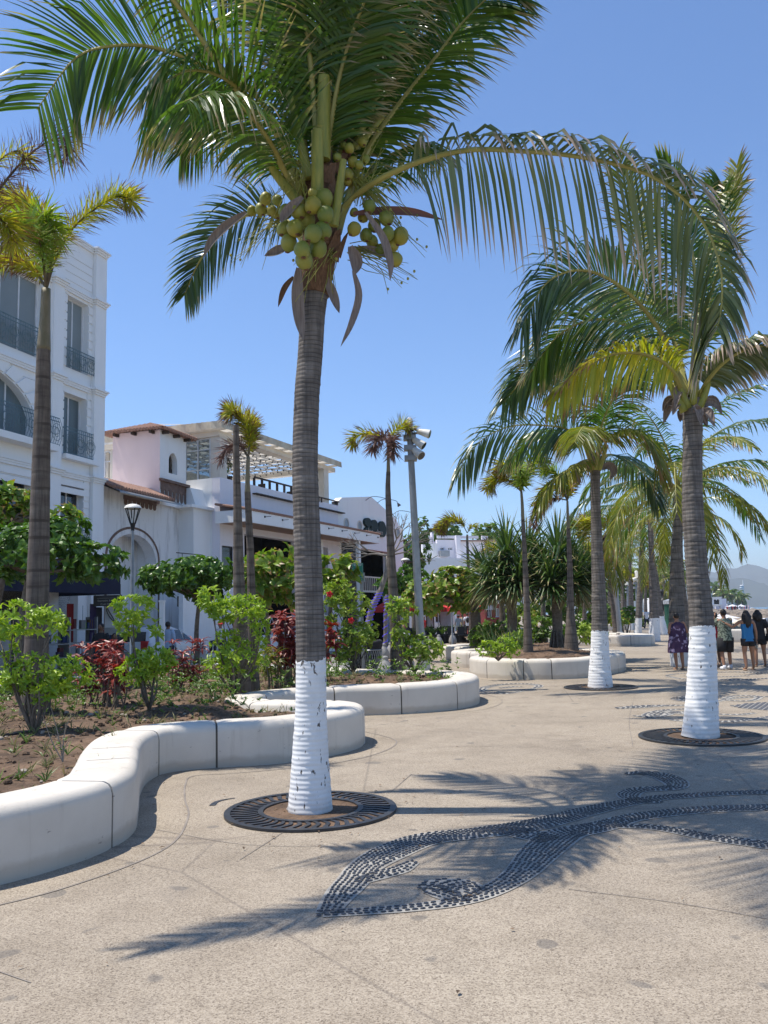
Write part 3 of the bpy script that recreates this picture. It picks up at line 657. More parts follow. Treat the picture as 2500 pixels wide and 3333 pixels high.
frond(P1, [H(1085, 760), H(1130, 660), H(1250, 575, -.3), H(1400, 515, -.6), H(1540, 487, -.9), H(1700, 492, -1.15), H(1864, 507, -1.35), H(2063, 550, -1.5), H(2195, 620, -1.6), H(2295, 735, -1.65), H(2345, 870, -1.7), H(2350, 990, -1.7), H(2335, 1070, -1.7)], seed=5, L_=.98, droop=2.6, liftv=.05, t0=.22, mat='palm_leaf_sunlit_dry', rad=.032, n=112, w=.034, fwd=(.3, .8), side_hint=V((.6, -.6, .3)), sidef=(1, .62), gap=.1, lprof=[.95, 1.1, 1.05, .95, .8, .6])
frond(P1, [H(1000, 800), H(920, 710, .4), H(830, 690, .7), H(730, 750, .9), H(650, 850, 1.0), H(600, 960, 1.0)], seed=6, L_=.6, droop=.7, liftv=.1, mat='palm_leaf_blue', n=90, w=.026, side_hint=V((-.2, -.3, .9)))
frond(P1, [H(1020, 740), V((-1.15, 7.1, 6.3)), V((-2.1, 6.35, 7.35)), V((-3.1, 5.6, 7.3)), V((-3.95, 4.95, 6.6))], seed=7, L_=.6, droop=.9, liftv=.1, t0=.25, **fs)
frond(P1, [H(1070, 740), H(1150, 420, .3), H(1250, 200, .5), H(1380, 60, .6), H(1480, -30, .6)], seed=8, L_=.85, droop=.7, liftv=.1, t0=.2, **fs)
frond(P1, [H(1040, 740), H(1010, 420, .5), H(950, 200, 1.0), H(850, 40, 1.5), H(740, -40, 2.0)], seed=9, L_=.95, droop=.7, liftv=.1, t0=.2, **fs)
frond(P1, [H(1060, 740), H(1100, 420, .6), H(1150, 200, 1.2), H(1190, 60, 1.8), H(1230, -30, 2.4)], seed=10, L_=.95, droop=.9, liftv=.1, t0=.15, **fs)
frond(P1, [H(1020, 780), H(950, 590, .3), H(870, 480, .7), H(760, 420, 1.1), H(660, 430, 1.5), H(590, 500, 1.8)], seed=11, L_=.8, droop=1.4, liftv=.05, t0=.2, **fs)
frond(P1, [H(1080, 780), H(1160, 620, .4), H(1250, 520, .9), H(1340, 480, 1.4), H(1430, 500, 1.9)], seed=12, L_=.75, droop=1.5, liftv=.05, t0=.2, n=80, w=.034)
frond(P1, [H(1050, 740), H(1075, 420, -.1), H(1130, 160, -.3), H(1230, -80, -.6), H(1400, -330, -1.0)], seed=13, L_=.95, droop=.8, liftv=.1, t0=.2, side_hint=V((.9, -.3, .2)), **fs)
frond(P1, [H(1065, 740), H(1160, 500, .5), H(1240, 330, .9), H(1330, 200, 1.2), H(1400, 130, 1.5)], seed=16, L_=.9, droop=.8, liftv=.1, t0=.2, side_hint=V((.75, -.35, -.55)), **fs)
for q, (dx, dy) in enumerate(((.4, .3), (.55, -.8), (-.3, -1.0), (.7, .9), (.2, 1.2), (.6, -.1), (-.5, .6))):  # extra steep fronds rising out of frame, added to thicken the crown's cast shadow
    h0 = H(1050, 740); frond(P1, [h0, h0 + V((dx * .12, dy * .12, .9)), h0 + V((dx * .35, dy * .35, 1.9)), h0 + V((dx * .9, dy * .9, 2.9)), h0 + V((dx * 1.8, dy * 1.8, 3.6)), h0 + V((dx * 2.6, dy * 2.6, 3.7))], seed=110 + q, L_=1.0, droop=.8, liftv=.1, t0=.3, **fs)
for q, pl in enumerate(([(1070, 740, 0), (1130, 480, 1), (1200, 330, 2), (1260, 270, 3), (1300, 300, 3.8)], [(1060, 740, 0), (1080, 330, .8), (1130, 120, 1.6), (1210, 20, 2.4), (1290, 0, 3.2)], [(1070, 740, 0), (1140, 360, .3), (1290, 120, .7), (1470, -60, 1.1), (1650, -120, 1.5)])): frond(P1, [H(*a) for a in pl], seed=90 + q, L_=.95, droop=.9, liftv=.1, t0=.15, **fs)  # fronds added behind the crown to fill out its shadow on the paving
frond(P1, [H(1030, 740), H(985, 430, .1), H(930, 180, .2), H(880, -40, .2), H(800, -260, .2)], seed=14, L_=.9, droop=1.2, liftv=.1, t0=.15, **fs)
# cut petiole stubs, fibre, spathes
for (a, c, w0, w1, dy) in [((965, 650), (832, 470), .05, .035, -.25), ((1005, 580), (940, 300), .05, .03, -.2), ((1033, 640), (1033, 425), .06, .055, -.32), ((1085, 735), (1118, 520), .05, .03, -.3), ((1160, 450), (1240, 280), .045, .035, .1), ((1050, 520), (1055, 250), .075, .06, -.15), ((1150, 480), (1245, 380), .04, .03, .1), ((1010, 640), (985, 480), .05, .04, .1)]:
    b = MB(); petiole_base(b, H(*a, dy), H(*c, dy * 1.3), w0, w1); b.build('cut_stalk', M['stalk'], P1, smooth=True, auto=50)
b = MB(); rg = random.Random(4)
for k in range(46):
    a = rg.uniform(0, 2 * math.pi); z = rg.uniform(-.55, .75); r = .13 + .06 * rg.random(); c = H(1045, 740) + V((math.cos(a) * r, math.sin(a) * r * .9, z * .75))
    o_ = V((math.cos(a), math.sin(a), 0)); s = V((-math.sin(a), math.cos(a), 0)); w = rg.uniform(.04, .10); h = rg.uniform(.10, .24); tw = rv(.04)
    q = [c - s * w, c + s * w, c + s * w * rg.uniform(.2, .9) + V((0, 0, h)) + o_ * rg.uniform(0, .09) + tw, c - s * w * rg.uniform(.1, .9) + V((0, 0, h * .8)) + o_ * rg.uniform(0, .07)]
    b.face(q); b.face([p - o_ * .006 for p in q][::-1])
b.tube([H(1025, 960), H(1040, 820), H(1050, 640), H(1055, 480)], [.14, .17, .15, .07], 14)
b.build('fibre_sheath', M['fibre'], P1)
for (pl, w, dy, mt) in [([(972, 870), (968, 950), (975, 1040), (988, 1110)], .115, -.22, 'spathe'), ([(1150, 880), (1168, 960), (1145, 1050), (1108, 1130)], .07, -.2, 'spathe'), ([(1190, 690), (1245, 770), (1270, 850), (1270, 915)], .075, -.45, 'spathe'), ([(1150, 695), (1250, 685), (1350, 690), (1445, 716)], .10, .0, 'spathe_r'), ([(985, 640), (950, 670), (925, 700), (915, 725)], .10, -.5, 'spathe'), ([(800, 690), (740, 730), (690, 780), (660, 840)], .10, -.1, 'spathe'), ([(1060, 900), (1085, 960), (1105, 1020)], .09, -.1, 'spathe'), ([(940, 800), (900, 815), (860, 833)], .10, -.1, 'spathe'), ([(1150, 810), (1220, 815), (1290, 845)], .09, .1, 'spathe'), ([(1120, 520), (1170, 400), (1240, 270)], .16, .15, 'spathe_r'), ([(1140, 800), (1160, 850), (1155, 895)], .12, -.15, 'spathe'), ([(955, 900), (925, 940), (905, 1000)], .06, -.1, 'fibre')]:
    b = MB(); boat(b, [H(x, y, dy) for x, y in pl], w); b.build('dry_spathe', M[mt], P1, smooth=True, auto=60)
rg = random.Random(8)
def Z4(x, y): return (700 + x * .4973, y * .4973)
for (x, y, r, dy) in [(545, 1385, 58, -.42), (640, 1345, 54, -.5), (715, 1300, 54, -.4), (725, 1405, 56, -.5), (525, 1495, 60, -.5), (640, 1530, 62, -.6), (705, 1510, 58, -.48), (485, 1590, 58, -.4), (572, 1635, 60, -.6), (672, 1625, 58, -.45), (585, 1700, 58, -.5), (455, 1500, 52, -.35), (645, 1270, 36, -.4), (600, 1440, 52, -.35), (460, 1385, 44, -.3),
    (330, 1300, 38, -.1), (408, 1312, 38, -.15), (300, 1370, 36, 0), (372, 1380, 36, 0), (240, 1380, 32, .1), (405, 1400, 34, .1),
    (910, 1500, 48, -.1), (1012, 1350, 44, -.1), (1120, 1430, 46, 0), (1130, 1530, 46, -.1), (1212, 1545, 50, 0), (1160, 1605, 46, .05), (1180, 1700, 48, 0), (1045, 1475, 46, .1), (990, 1540, 44, .1), (970, 1420, 40, .1), (1085, 1640, 40, .15), (1030, 1580, 40, .15), (910, 1390, 32, .05),
    (880, 970, 34, -.1), (962, 930, 34, 0), (900, 1060, 32, 0), (942, 1080, 32, -.1), (870, 1140, 34, 0), (800, 1030, 26, -.1), (985, 1040, 28, .05), (840, 950, 24, .05), (870, 1190, 28, .05)]:
    b = MB(); c = H(*Z4(x, y), dy); coconut(b, c, r * .4973 * (YB + dy) / F_PX, rg); b.build('coconut', [M['coconut'], M['fibre']], P1, smooth=True)
b = MB()
for k in range(150):   # flower and fruit strands
    g0 = rg.choice([((900, 1150), (1250, 1500), .05), ((560, 1150), (470, 1350), -.3), ((560, 1100), (420, 900), -.2), ((940, 1300), (1150, 1000), .1), ((760, 1650), (640, 1820), -.1), ((900, 1650), (1200, 1750), .1), ((420, 1450), (250, 1600), .1)])
    a = H(*Z4(g0[0][0] + rg.uniform(-40, 40), g0[0][1] + rg.uniform(-60, 60)), g0[2]); c = H(*Z4(g0[1][0] + rg.uniform(-160, 160), g0[1][1] + rg.uniform(-160, 160)), g0[2] + rg.uniform(-.2, .2))
    md = a.lerp(c, .5) + rv(.07); b.tube(cat([a, md, c + V((0, 0, -.05))], 6), [.005, .005, .004, .004, .003, .002], 4)
    if rg.random() < .4: b.ell(c, (.014, .014, .016), 0, 5, 4)
b.build('flower_stalks', M['stalk'], P1)
# ---- second palm, right
base = G(2283, 2400); Y2 = base.y
P2 = thing('coconut_palm', tuple(base), 0, 'tall coconut palm on the right with one bright yellow-green frond and white trunk base', 'palm tree')
K = lambda x, y, dy=0.0: at(x, y, Y2 + dy)
pts = [K(2281, 2415), K(2283, 2330), K(2286, 2200), K(2285, 2040), K(2270, 1870), K(2255, 1650), K(2254, 1500), K(2255, 1374), K(2252, 1300)]; pts[0].z = 0
trunk_mesh(P2, pts, wrad([58, 48, 42, 37, 35, 34, 32, 31, 34], Y2), m_trunk('right_palm_bark', TC['c1'], TC['c2'], TC['c3'], K(2285, 2038).z, 18), .025, 24, .018, .10, seed=4)
grate(base, .80, .43, 'black cast iron tree grate around the right-hand palm')
f2 = dict(n=100, w=.034, rad=.04)
frond(P2, [K(2225, 1290), K(2190, 1210, -.4), K(2120, 1160, -.8), K(2010, 1150, -1.1), K(1900, 1200, -1.3), K(1790, 1290, -1.4)], seed=21, side_hint=V((-.1, -.5, .85)), L_=.78, droop=1.1, mat='palm_leaf_gold_backlit', liftv=.3, sidef=(1, .8), **f2)
frond(P2, [K(2245, 1290), K(2262, 1100), K(2262, 900, .1), K(2240, 760, .1), K(2200, 640, .1), K(2150, 560, .1)], seed=22, L_=.85, droop=.6, **f2)
frond(P2, [K(2235, 1280), K(2190, 1100, .4), K(2110, 900, .7), K(2060, 700, .9), K(2010, 500, 1)], seed=23, L_=.7, droop=.5, mat='palm_leaf_y', **f2)
frond(P2, [K(2230, 1280), K(2150, 1080, -.2), K(2030, 940, -.4), K(1900, 880, -.5), K(1780, 920, -.6), K(1700, 1060, -.6)], seed=24, side_hint=V((-.1, -.5, .85)), L_=1.15, droop=1.0, mat='palm_leaf_blue', **f2)
frond(P2, [K(2230, 1290), K(2140, 1140, .5), K(2040, 1060, .9), K(1930, 1040, 1.2), K(1820, 1090, 1.4), K(1740, 1190, 1.5)], seed=25, side_hint=V((-.1, -.5, .85)), L_=1.1, droop=1.1, **f2)
frond(P2, [K(2225, 1290), K(2120, 1190, .8), K(2000, 1140, 1.4), K(1870, 1150, 2.0), K(1740, 1200, 2.3), K(1640, 1310, 2.4)], seed=26, side_hint=V((-.1, -.5, .85)), L_=1.1, droop=1.1, mat='palm_leaf_blue', **f2)
frond(P2, [K(2275, 1290), K(2310, 1230, -.2), K(2370, 1170, -.4), K(2450, 1130, -.6), K(2530, 1130, -.8)], seed=27, side_hint=V((-.1, -.5, .85)), L_=.6, droop=1.8, mat='palm_leaf_sunlit_dry', **f2)
frond(P2, [K(2260, 1280), K(2300, 1050, .4), K(2340, 850, .6), K(2380, 690, .7), K(2400, 540, .8)], seed=28, L_=.6, droop=.4, mat='palm_leaf_y', gap=.2, **f2)
frond(P2, [K(2265, 1280), K(2270, 1050, .6), K(2310, 850, .9), K(2340, 700, 1), K(2350, 600, 1)], seed=29, L_=.8, droop=.6, **f2)
frond(P2, [K(2240, 1280), K(2200, 1120, 1.2), K(2140, 1000, 1.9), K(2070, 950, 2.5), K(2000, 960, 2.9)], seed=30, L_=1.0, droop=1.2, mat='palm_leaf_y', **f2)
for (a, c) in [((2240, 1330), (2180, 1180)), ((2255, 1320), (2265, 1150)), ((2228, 1340), (2170, 1230)), ((2275, 1330), (2310, 1240))]:
    b = MB(); petiole_base(b, K(*a, -.1), K(*c, -.15), .06, .035); b.build('cut_stalk', M['stalk'], P2, smooth=True)
b = MB(); rg = random.Random(14)
for k in range(16):
    a = rg.uniform(0, 6.28); c = K(2252, 1325) + V((math.cos(a) * .15, math.sin(a) * .15, rg.uniform(-.15, .2))); boat(b, [c, c + V((math.cos(a) * .14, math.sin(a) * .14, rg.uniform(-.05, .1))), c + V((math.cos(a) * .25, math.sin(a) * .2, rg.uniform(-.25, .02)))], .13, 0)
b.build('fibre_sheath', M['spathe'], P2)
# ---- third palm
base = G(1955, 2238); Y3 = base.y
P3 = thing('coconut_palm', tuple(base), 0, 'coconut palm beside the lobed planter with a long blue-green frond arching left', 'palm tree')
Q = lambda x, y, dy=0.0: at(x, y, Y3 + dy)
pts = [Q(1955, 2243), Q(1953, 2180), Q(1952, 2050), Q(1948, 1900), Q(1942, 1750), Q(1938, 1620), Q(1938, 1530), Q(1938, 1480)]; pts[0].z = 0
trunk_mesh(P3, pts, wrad([40, 30, 25, 22, 19, 16.5, 15.5, 17], Y3), m_trunk('third_palm_bark', TC['c1'], TC['c2'], TC['c3'], Q(1952, 2053).z, 16), .03, 20, .02, .11, seed=9)
grate(base, .80, .43, 'black cast iron tree grate around the palm beside the lobed planter', 36)
f3 = dict(n=80, w=.042, rad=.035, seg=3)
frond(P3, [Q(1930, 1490), Q(1905, 1440), Q(1850, 1400, -.3), Q(1798, 1387, -.5), Q(1665, 1387, -.8), Q(1560, 1440, -1), Q(1492, 1540, -1.1)], seed=41, side_hint=V((-.1, -.5, .85)), L_=1.25, droop=1.0, mat='palm_leaf_blue', n=75, w=.05, rad=.035, seg=3)
frond(P3, [Q(1935, 1490), Q(1925, 1420, -.6), Q(1905, 1390, -1.3), Q(1890, 1400, -2.1), Q(1870, 1440, -2.8)], seed=42, L_=1.2, droop=1.7, mat='palm_leaf_y', **f3)
frond(P3, [Q(1945, 1490), Q(1965, 1400), Q(1985, 1300, .2), Q(1960, 1220, .4), Q(1900, 1180, .6), Q(1800, 1210, .8)], seed=43, side_hint=V((-.3, -.6, .7)), L_=1.0, droop=1.0, **f3)
frond(P3, [Q(1945, 1490), Q(1990, 1420, -.3), Q(2060, 1400, -.6), Q(2120, 1450, -.8), Q(2150, 1540, -.9)], seed=44, L_=1.1, droop=1.6, mat='palm_leaf_y', **f3)
frond(P3, [Q(1945, 1500), Q(1985, 1480, .5), Q(2050, 1500, 1), Q(2110, 1560, 1.3), Q(2140, 1640, 1.4)], seed=45, L_=1.0, droop=1.5, mat='palm_leaf_blue', **f3)
frond(P3, [Q(1930, 1490), Q(1880, 1430, .8), Q(1800, 1400, 1.4), Q(1720, 1430, 2), Q(1660, 1500, 2.4)], seed=46, L_=1.0, droop=1.4, **f3)
frond(P3, [Q(1935, 1490), Q(1900, 1330, .2), Q(1860, 1240, .3), Q(1790, 1190, .4), Q(1700, 1220, .5), Q(1640, 1290, .5)], seed=47, side_hint=V((-.1, -.5, .85)), L_=1.1, droop=1.0, mat='palm_leaf', **f3)
frond(P3, [Q(1930, 1500), Q(1900, 1500, -.3), Q(1850, 1530, -.7), Q(1790, 1580, -1), Q(1750, 1660, -1.2)], seed=48, L_=.8, droop=1.7, mat='palm_leaf_y', **f3)
frond(P3, [Q(1945, 1490), Q(1960, 1380, -.5), Q(2000, 1290, -1), Q(2050, 1230, -1.4)], seed=49, L_=1.0, droop=1.0, **f3)
for (a, c) in [((1932, 1530), (1905, 1440)), ((1940, 1530), (1950, 1430)), ((1948, 1530), (1975, 1450))]:
    b = MB(); petiole_base(b, Q(*a, -.1), Q(*c, -.15), .07, .04); b.build('cut_stalk', M['stalk'], P3, smooth=True)
b = MB(); boat(b, [Q(1955, 1525), Q(1985, 1515), Q(1998, 1535), Q(1985, 1560)], .2); boat(b, [Q(1925, 1530), Q(1895, 1520), Q(1880, 1540), Q(1888, 1580)], .2); b.build('dry_spathe', M['spathe'], P3)
# ---- generic coconut crowns for the palms farther off
def gen_palm(bpx, bpy, tops, wpx, label, heart, L_=3.6, nf=14, seed=0, white=None, group='coconut palms lining the distant promenade', n=34, ll=.85, z=0, mats=('palm_leaf', 'palm_leaf_blue', 'palm_leaf_y'), wpat=None, seg=3):
    rng = random.Random(seed); base = G(bpx, bpy, z); Y = base.y
    t = thing('coconut_palm', tuple(base), 0, label, 'palm tree', group)
    pts = [base] + [at(x, y, Y) for x, y in tops] + [at(heart[0], heart[1], Y)]
    k = len(pts); mt = m_trunk('bark_%d' % seed, TC['c1'], TC['c2'], TC['c3'], (at(bpx, white, Y).z - z) if white else None, 5)
    b_ = [wpx[0] * 1.25, wpx[0], (wpx[0] + wpx[1]) / 2, wpx[1], wpx[1]]
    trunk_mesh(t, pts, wrad([w / 2 for w in b_], Y), mt, .08, 12, .02, .2, seed=seed)
    h = pts[-1]; a0 = rng.uniform(0, 6.28)
    for i in range(nf):
        az = a0 + i * 2.399; el = R_(75 - 90 * (i / (nf - 1)) + rng.uniform(-8, 8)); Lf = L_ * rng.uniform(.85, 1.1)
        p = h.copy(); pl = [p.copy()]; e = el
        for s in range(5):
            p = p + V((math.cos(az) * math.cos(e), math.sin(az) * math.cos(e), math.sin(e))) * Lf / 5; pl.append(p.copy()); e -= R_(rng.uniform(14, 26))
        frond(t, pl, n=n, L_=ll, droop=1.1 if i < nf / 2 else 1.5, w=wpat or max(.05, 1.1 * Y / F_PX * 1.6), rad=.035, mat=mats[2] if i > nf * .72 or rng.random() < .2 else rng.choice(mats[:2]), seed=seed * 50 + i, seg=seg, t0=.18)
    return t
gen_palm(2216, 2168, [(2205, 2050), (2200, 1850), (2203, 1700)], (52, 27), 'coconut palm hidden partly behind the right-hand palm, beside the woman in purple', (2205, 1590), 4.3, 22, 61, 2120, n=48)
gen_palm(2130, 2089, [(2130, 2010), (2124, 1880)], (31, 18), 'straight palm trunk with whitewashed base just right of the distant planter end', (2117, 1700), 3.6, 13, 62, 2012)
gen_palm(2161, 2066, [(2146, 1990), (2135, 1880)], (24, 15), 'leaning distant palm with whitewashed base beside the straight white-based trunk', (2120, 1780), 3.4, 12, 63, 2005)
gen_palm(2076, 2063, [(2080, 1990), (2087, 1850)], (20, 16), 'distant palm with whitewashed base left of the walking man', (2093, 1700), 3.6, 13, 64, 2012)
gen_palm(2053, 2052, [(2053, 1980), (2052, 1900)], (14, 10), 'thin distant palm with short whitewashed base behind the floodlight mast', (2050, 1800), 3.2, 11, 65, 2022)
gen_palm(2235, 2120, [(2230, 2000), (2215, 1850)], (26, 17), 'slim palm directly behind the right-hand palm trunk', (2215, 1660), 3.5, 12, 66)
for i, (bx, by, tx, ty, w, lab) in enumerate([(2010, 2050, 1997, 1690, 12, 'distant palm trunk left of the second floodlight mast'), (2030, 2030, 2020, 1800, 9, 'far slim palm under the palm canopy left of the mast'), (1985, 2040, 1985, 1760, 10, 'far palm standing over the hedge right of the screw pines'), (2040, 2022, 2042, 1840, 6, 'tiny far palm behind the distant planter shrubs'), (2165, 2030, 2160, 1850, 8, 'far palm in front of the red-roofed house'), (2190, 2035, 2192, 1880, 8, 'far palm at the green kiosk'), (2100, 2025, 2100, 1870, 6, 'tiny far palm above the walking man')]):
    gen_palm(bx, by, [((bx + tx) / 2, (by + ty) / 2)], (w * 1.5, w), lab, (tx, ty), 3.4, 11, 70 + i, None, n=26, mats=('palm_leaf', 'palm_leaf', 'palm_leaf_y'))
# ------------------------------------------------------------------ foxtail palms
FC = dict(c1=(.125, .10, .085), c2=(.175, .145, .12), c3=(.22, .19, .16))
def plume(parent, pts, n=260, L_=.3, w=.02, mat='fox_leaf', seed=0, t0=.12, rad=.014, name='frond', seg=2, droopv=.25, lp=(.4, .9, 1, 1, .8)):
    rng = random.Random(seed); b = MB(); cv = cat(pts, 40); b.tube(cv[::3] + [cv[-1]], [rad * (1.6 - 1.3 * i / 14) for i in range(15)][:len(cv[::3]) + 1], 5, 1)
    n = int(n * 1.4); w *= .8
    for i in range(n):
        t = t0 + (1 - t0) * i / n; a = t * 39; j = min(int(a), 38); p = cv[j].lerp(cv[j + 1], a - j); T = (cv[j + 1] - cv[j]).normalized()
        S = T.cross(V((.13, .2, 1))).normalized(); N = S.cross(T); th = rng.uniform(0, 6.283)
        d = (S * math.cos(th) + N * math.sin(th)) * rng.uniform(.7, 1) + T * rng.uniform(.3, .75)
        leaflet(b, p, d, T.cross(d) + rv(.4), L_ * 1.25 * interp(lp, (t - t0) / (1 - t0)) * rng.uniform(.8, 1.15), w, droopv, 0, rng.random(), seg)
    return b.build(name, [M[mat], M['fox_rachis']], parent)
def foxtail(name, pts2, wl, Y, label, shaft=None, fr=(), L_=.3, w=.02, n=260, seed=0, z=.4, mat_f=('fox_leaf',), groupl=None, zb=None):
    base = at(*pts2[0], Y)
    if zb is not None: base.z = zb
    t = thing('foxtail_palm', tuple(base), 0, label, 'palm tree', groupl)
    pts = [base] + [at(x, y, Y) for x, y in pts2[1:]]
    mt = m_trunk('foxtail_bark_%d' % seed, FC['c1'], FC['c2'], FC['c3'], None, 4.2, ringcol=(.07, .055, .045))
    trunk_mesh(t, pts, wrad([q / 2 for q in wl], Y), mt, .05, 16, .006, .22, seed=seed)
    top = pts[-1]
    if shaft:
        cv = [at(x, y, Y) for x, y in shaft[0]]; b = MB(); c_ = cat([top - V((0, 0, .02))] + cv, 14); b.tube(c_, [interp([q / 2 * Y / F_PX for q in shaft[1]], i / 13) for i in range(14)], 12, 0); b.build('crownshaft', M['shaft'], t, smooth=True); top = cv[-1]
    for i, f in enumerate(fr):
        o_ = f[2] if len(f) > 2 else {}
        ff = [at(x, y, Y + d) for x, y, d in f[0]]
        plume(t, ff, mat=f[1], seed=seed * 20 + i, L_=o_.get('L', L_), n=o_.get('n', n), w=o_.get('w', w))
    return t
M['shaft'] = plain('crownshaft_green', (.17, .15, .085), (.24, .20, .13), 6, .6, stretch=(3, 3, .7))
B = lambda x, y, z=.5: G(x, y, z).y
YA = B(112, 2335, .42)
foxtail('a', [(112, 2340), (116, 2250), (121, 2000), (130, 1650), (138, 1350), (142, 1136)], [100, 74, 68, 60, 53, 44], YA, 'big foxtail palm at the left with yellow-green plumes, in front of the white hotel', ([(146, 1050), (150, 940)], [46, 36, 30]), [
    ([(152, 935, 0), (185, 830, 0), (240, 740, -.1), (310, 680, -.2), (380, 640, -.25), (430, 650, -.3)], 'fox_leaf', dict(L=.32, n=420, w=.026)),
    ([(150, 935, 0), (140, 850, -.3), (130, 790, -.6), (90, 730, -.9), (60, 740, -1.1)], 'fox_leaf_g', dict(L=.32, n=300, w=.028)),
    ([(148, 935, 0), (110, 880, .1), (50, 840, .2), (-20, 850, .3), (-80, 900, .3)], 'fox_leaf', dict(L=.3, n=380, w=.028)),
    ([(150, 935, 0), (150, 800, .2), (120, 700, .4), (60, 650, .5), (-10, 640, .6)], 'fox_leaf', dict(L=.32, n=360, w=.028)),
    ([(152, 930, 0), (170, 800, -.3), (140, 700, -.5), (180, 760, -.6)], 'fox_leaf_g', dict(L=.35, n=200, w=.03))], seed=1, zb=.35)
NB = at(-60, 700, YA - .5)
t = foxtail('a2', [(-115, 2500), (-112, 2000), (-108, 1300), (-105, 760)], [90, 70, 60, 50], YA - 1.6, 'foxtail palm just outside the left edge whose dry purple-brown fronds reach into view', None, [
    ([(-105, 760, 0), (-20, 640, 0), (60, 540, 0), (140, 470, 0), (210, 450, 0), (215, 520, 0)], 'fox_dry', dict(L=.34, n=300, w=.016)),
    ([(-105, 760, 0), (-60, 700, 0), (10, 720, 0), (50, 790, 0)], 'fox_leaf', dict(L=.34, n=260, w=.026)),
    ([(-105, 760, 0), (-60, 600, 0), (0, 520, 0), (60, 490, 0), (90, 520, 0)], 'fox_leaf', dict(L=.26, n=150, w=.022))], seed=2, zb=.35)
YB1 = B(790, 2240, .5)
foxtail('b1', [(790, 2245), (786, 2100), (778, 1900), (773, 1650), (769, 1480), (768, 1384)], [58, 46, 38, 30, 24, 19], YB1, 'crownless foxtail palm trunk cut off at the top, left of the large coconut palm', seed=3, zb=.4)
foxtail('b2', [(824, 2232), (820, 2000), (815, 1800), (808, 1650), (806, 1602)], [46, 32, 27, 24, 20], B(824, 2232, .5), 'foxtail palm with one upright yellow plume behind the crownless trunk', ([(806, 1560), (808, 1486)], [20, 15, 12]), [
    ([(808, 1486, 0), (812, 1430, 0), (800, 1380, 0), (770, 1345, -.1), (750, 1338, -.2)], 'fox_leaf', dict(L=.30, n=420, w=.03)),
    ([(806, 1486, 0), (780, 1450, .1), (745, 1455, .1), (715, 1500, .1)], 'fox_dry', dict(L=.26, n=160, w=.024)), ([(808, 1486, 0), (818, 1440, .2), (822, 1390, .3), (812, 1360, .4)], 'fox_leaf', dict(L=.24, n=240, w=.03))], seed=4, zb=.4)
foxtail('c', [(1296, 2172), (1290, 2080), (1278, 1900), (1268, 1700), (1263, 1600), (1264, 1536)], [52, 36, 31, 26, 21, 14], B(1296, 2172, .55), 'foxtail palm beside the tall floodlight mast with ragged brown-tipped plumes', ([(1264, 1490), (1263, 1446)], [13, 10, 8]), [
    ([(1263, 1446, 0), (1240, 1420, 0), (1200, 1410, 0), (1160, 1420, 0), (1145, 1445, 0)], 'fox_leaf', dict(L=.30, n=200, w=.034)),
    ([(1263, 1446, 0), (1280, 1410, 0), (1310, 1382, 0), (1335, 1395, 0)], 'fox_leaf', dict(L=.30, n=170, w=.034)),
    ([(1263, 1446, 0), (1250, 1420, -.3), (1225, 1430, -.5), (1210, 1465, -.6)], 'fox_dry', dict(L=.30, n=130, w=.03)), ([(1263, 1446, 0), (1275, 1430, -.3), (1280, 1450, -.5), (1278, 1480, -.6)], 'fox_dry', dict(L=.28, n=110, w=.03))], seed=5, zb=.45)
foxtail('d', [(1720, 2120), (1714, 1950), (1708, 1800), (1702, 1690)], [33, 21, 17, 12], B(1720, 2120, .6), 'yellow-green foxtail palm in front of the left screw pine', ([(1700, 1640), (1697, 1600)], [12, 10, 8]), [
    ([(1697, 1600, 0), (1670, 1540, 0), (1640, 1510, 0), (1625, 1530, 0)], 'fox_leaf', dict(L=.42, n=240, w=.045)), ([(1697, 1600, 0), (1650, 1560, 0), (1610, 1560, 0), (1585, 1590, 0)], 'fox_leaf', dict(L=.38, n=220, w=.045)),
    ([(1697, 1600, 0), (1710, 1550, 0), (1735, 1505, 0), (1765, 1490, 0)], 'fox_leaf_g', dict(L=.45, n=280, w=.045)), ([(1697, 1600, 0), (1700, 1560, -.4), (1690, 1520, -.7)], 'fox_leaf_g', dict(L=.4, n=180, w=.045))], seed=6, zb=.55)
foxtail('e', [(1860, 2112), (1858, 2040), (1855, 1850), (1850, 1720)], [48, 24, 19, 13], B(1860, 2112, .6), 'foxtail palm in front of the right screw pine with one drooping brown frond', ([(1848, 1670), (1847, 1630)], [12, 9, 7]), [
    ([(1847, 1628, 0), (1830, 1570, 0), (1800, 1535, 0), (1770, 1530, 0)], 'fox_leaf_g', dict(L=.36, n=260, w=.045)), ([(1847, 1628, 0), (1800, 1622, 0), (1760, 1650, 0), (1735, 1710, 0)], 'fox_dry', dict(L=.3, n=200, w=.04)),
    ([(1847, 1628, 0), (1820, 1590, .3), (1780, 1590, .5), (1750, 1640, .6)], 'fox_leaf', dict(L=.4, n=220, w=.045)), ([(1847, 1628, 0), (1855, 1590, .3), (1865, 1560, .5)], 'fox_leaf', dict(L=.3, n=130, w=.045))], seed=7, zb=.55)
foxtail('f', [(1538, 2110), (1532, 1980), (1525, 1850), (1521, 1760)], [22, 14, 11, 8], 42.0, 'small yellow foxtail palm in front of the stepped white building', ([(1521, 1740)], [8, 6]), [
    ([(1521, 1735, 0), (1500, 1700, 0), (1470, 1690, 0), (1445, 1705, 0), (1432, 1722, 0)], 'fox_leaf', dict(L=.52, n=320, w=.08)), ([(1521, 1735, 0), (1535, 1712, 0), (1550, 1712, 0)], 'fox_leaf', dict(L=.3, n=60, w=.06))], seed=8, zb=0)
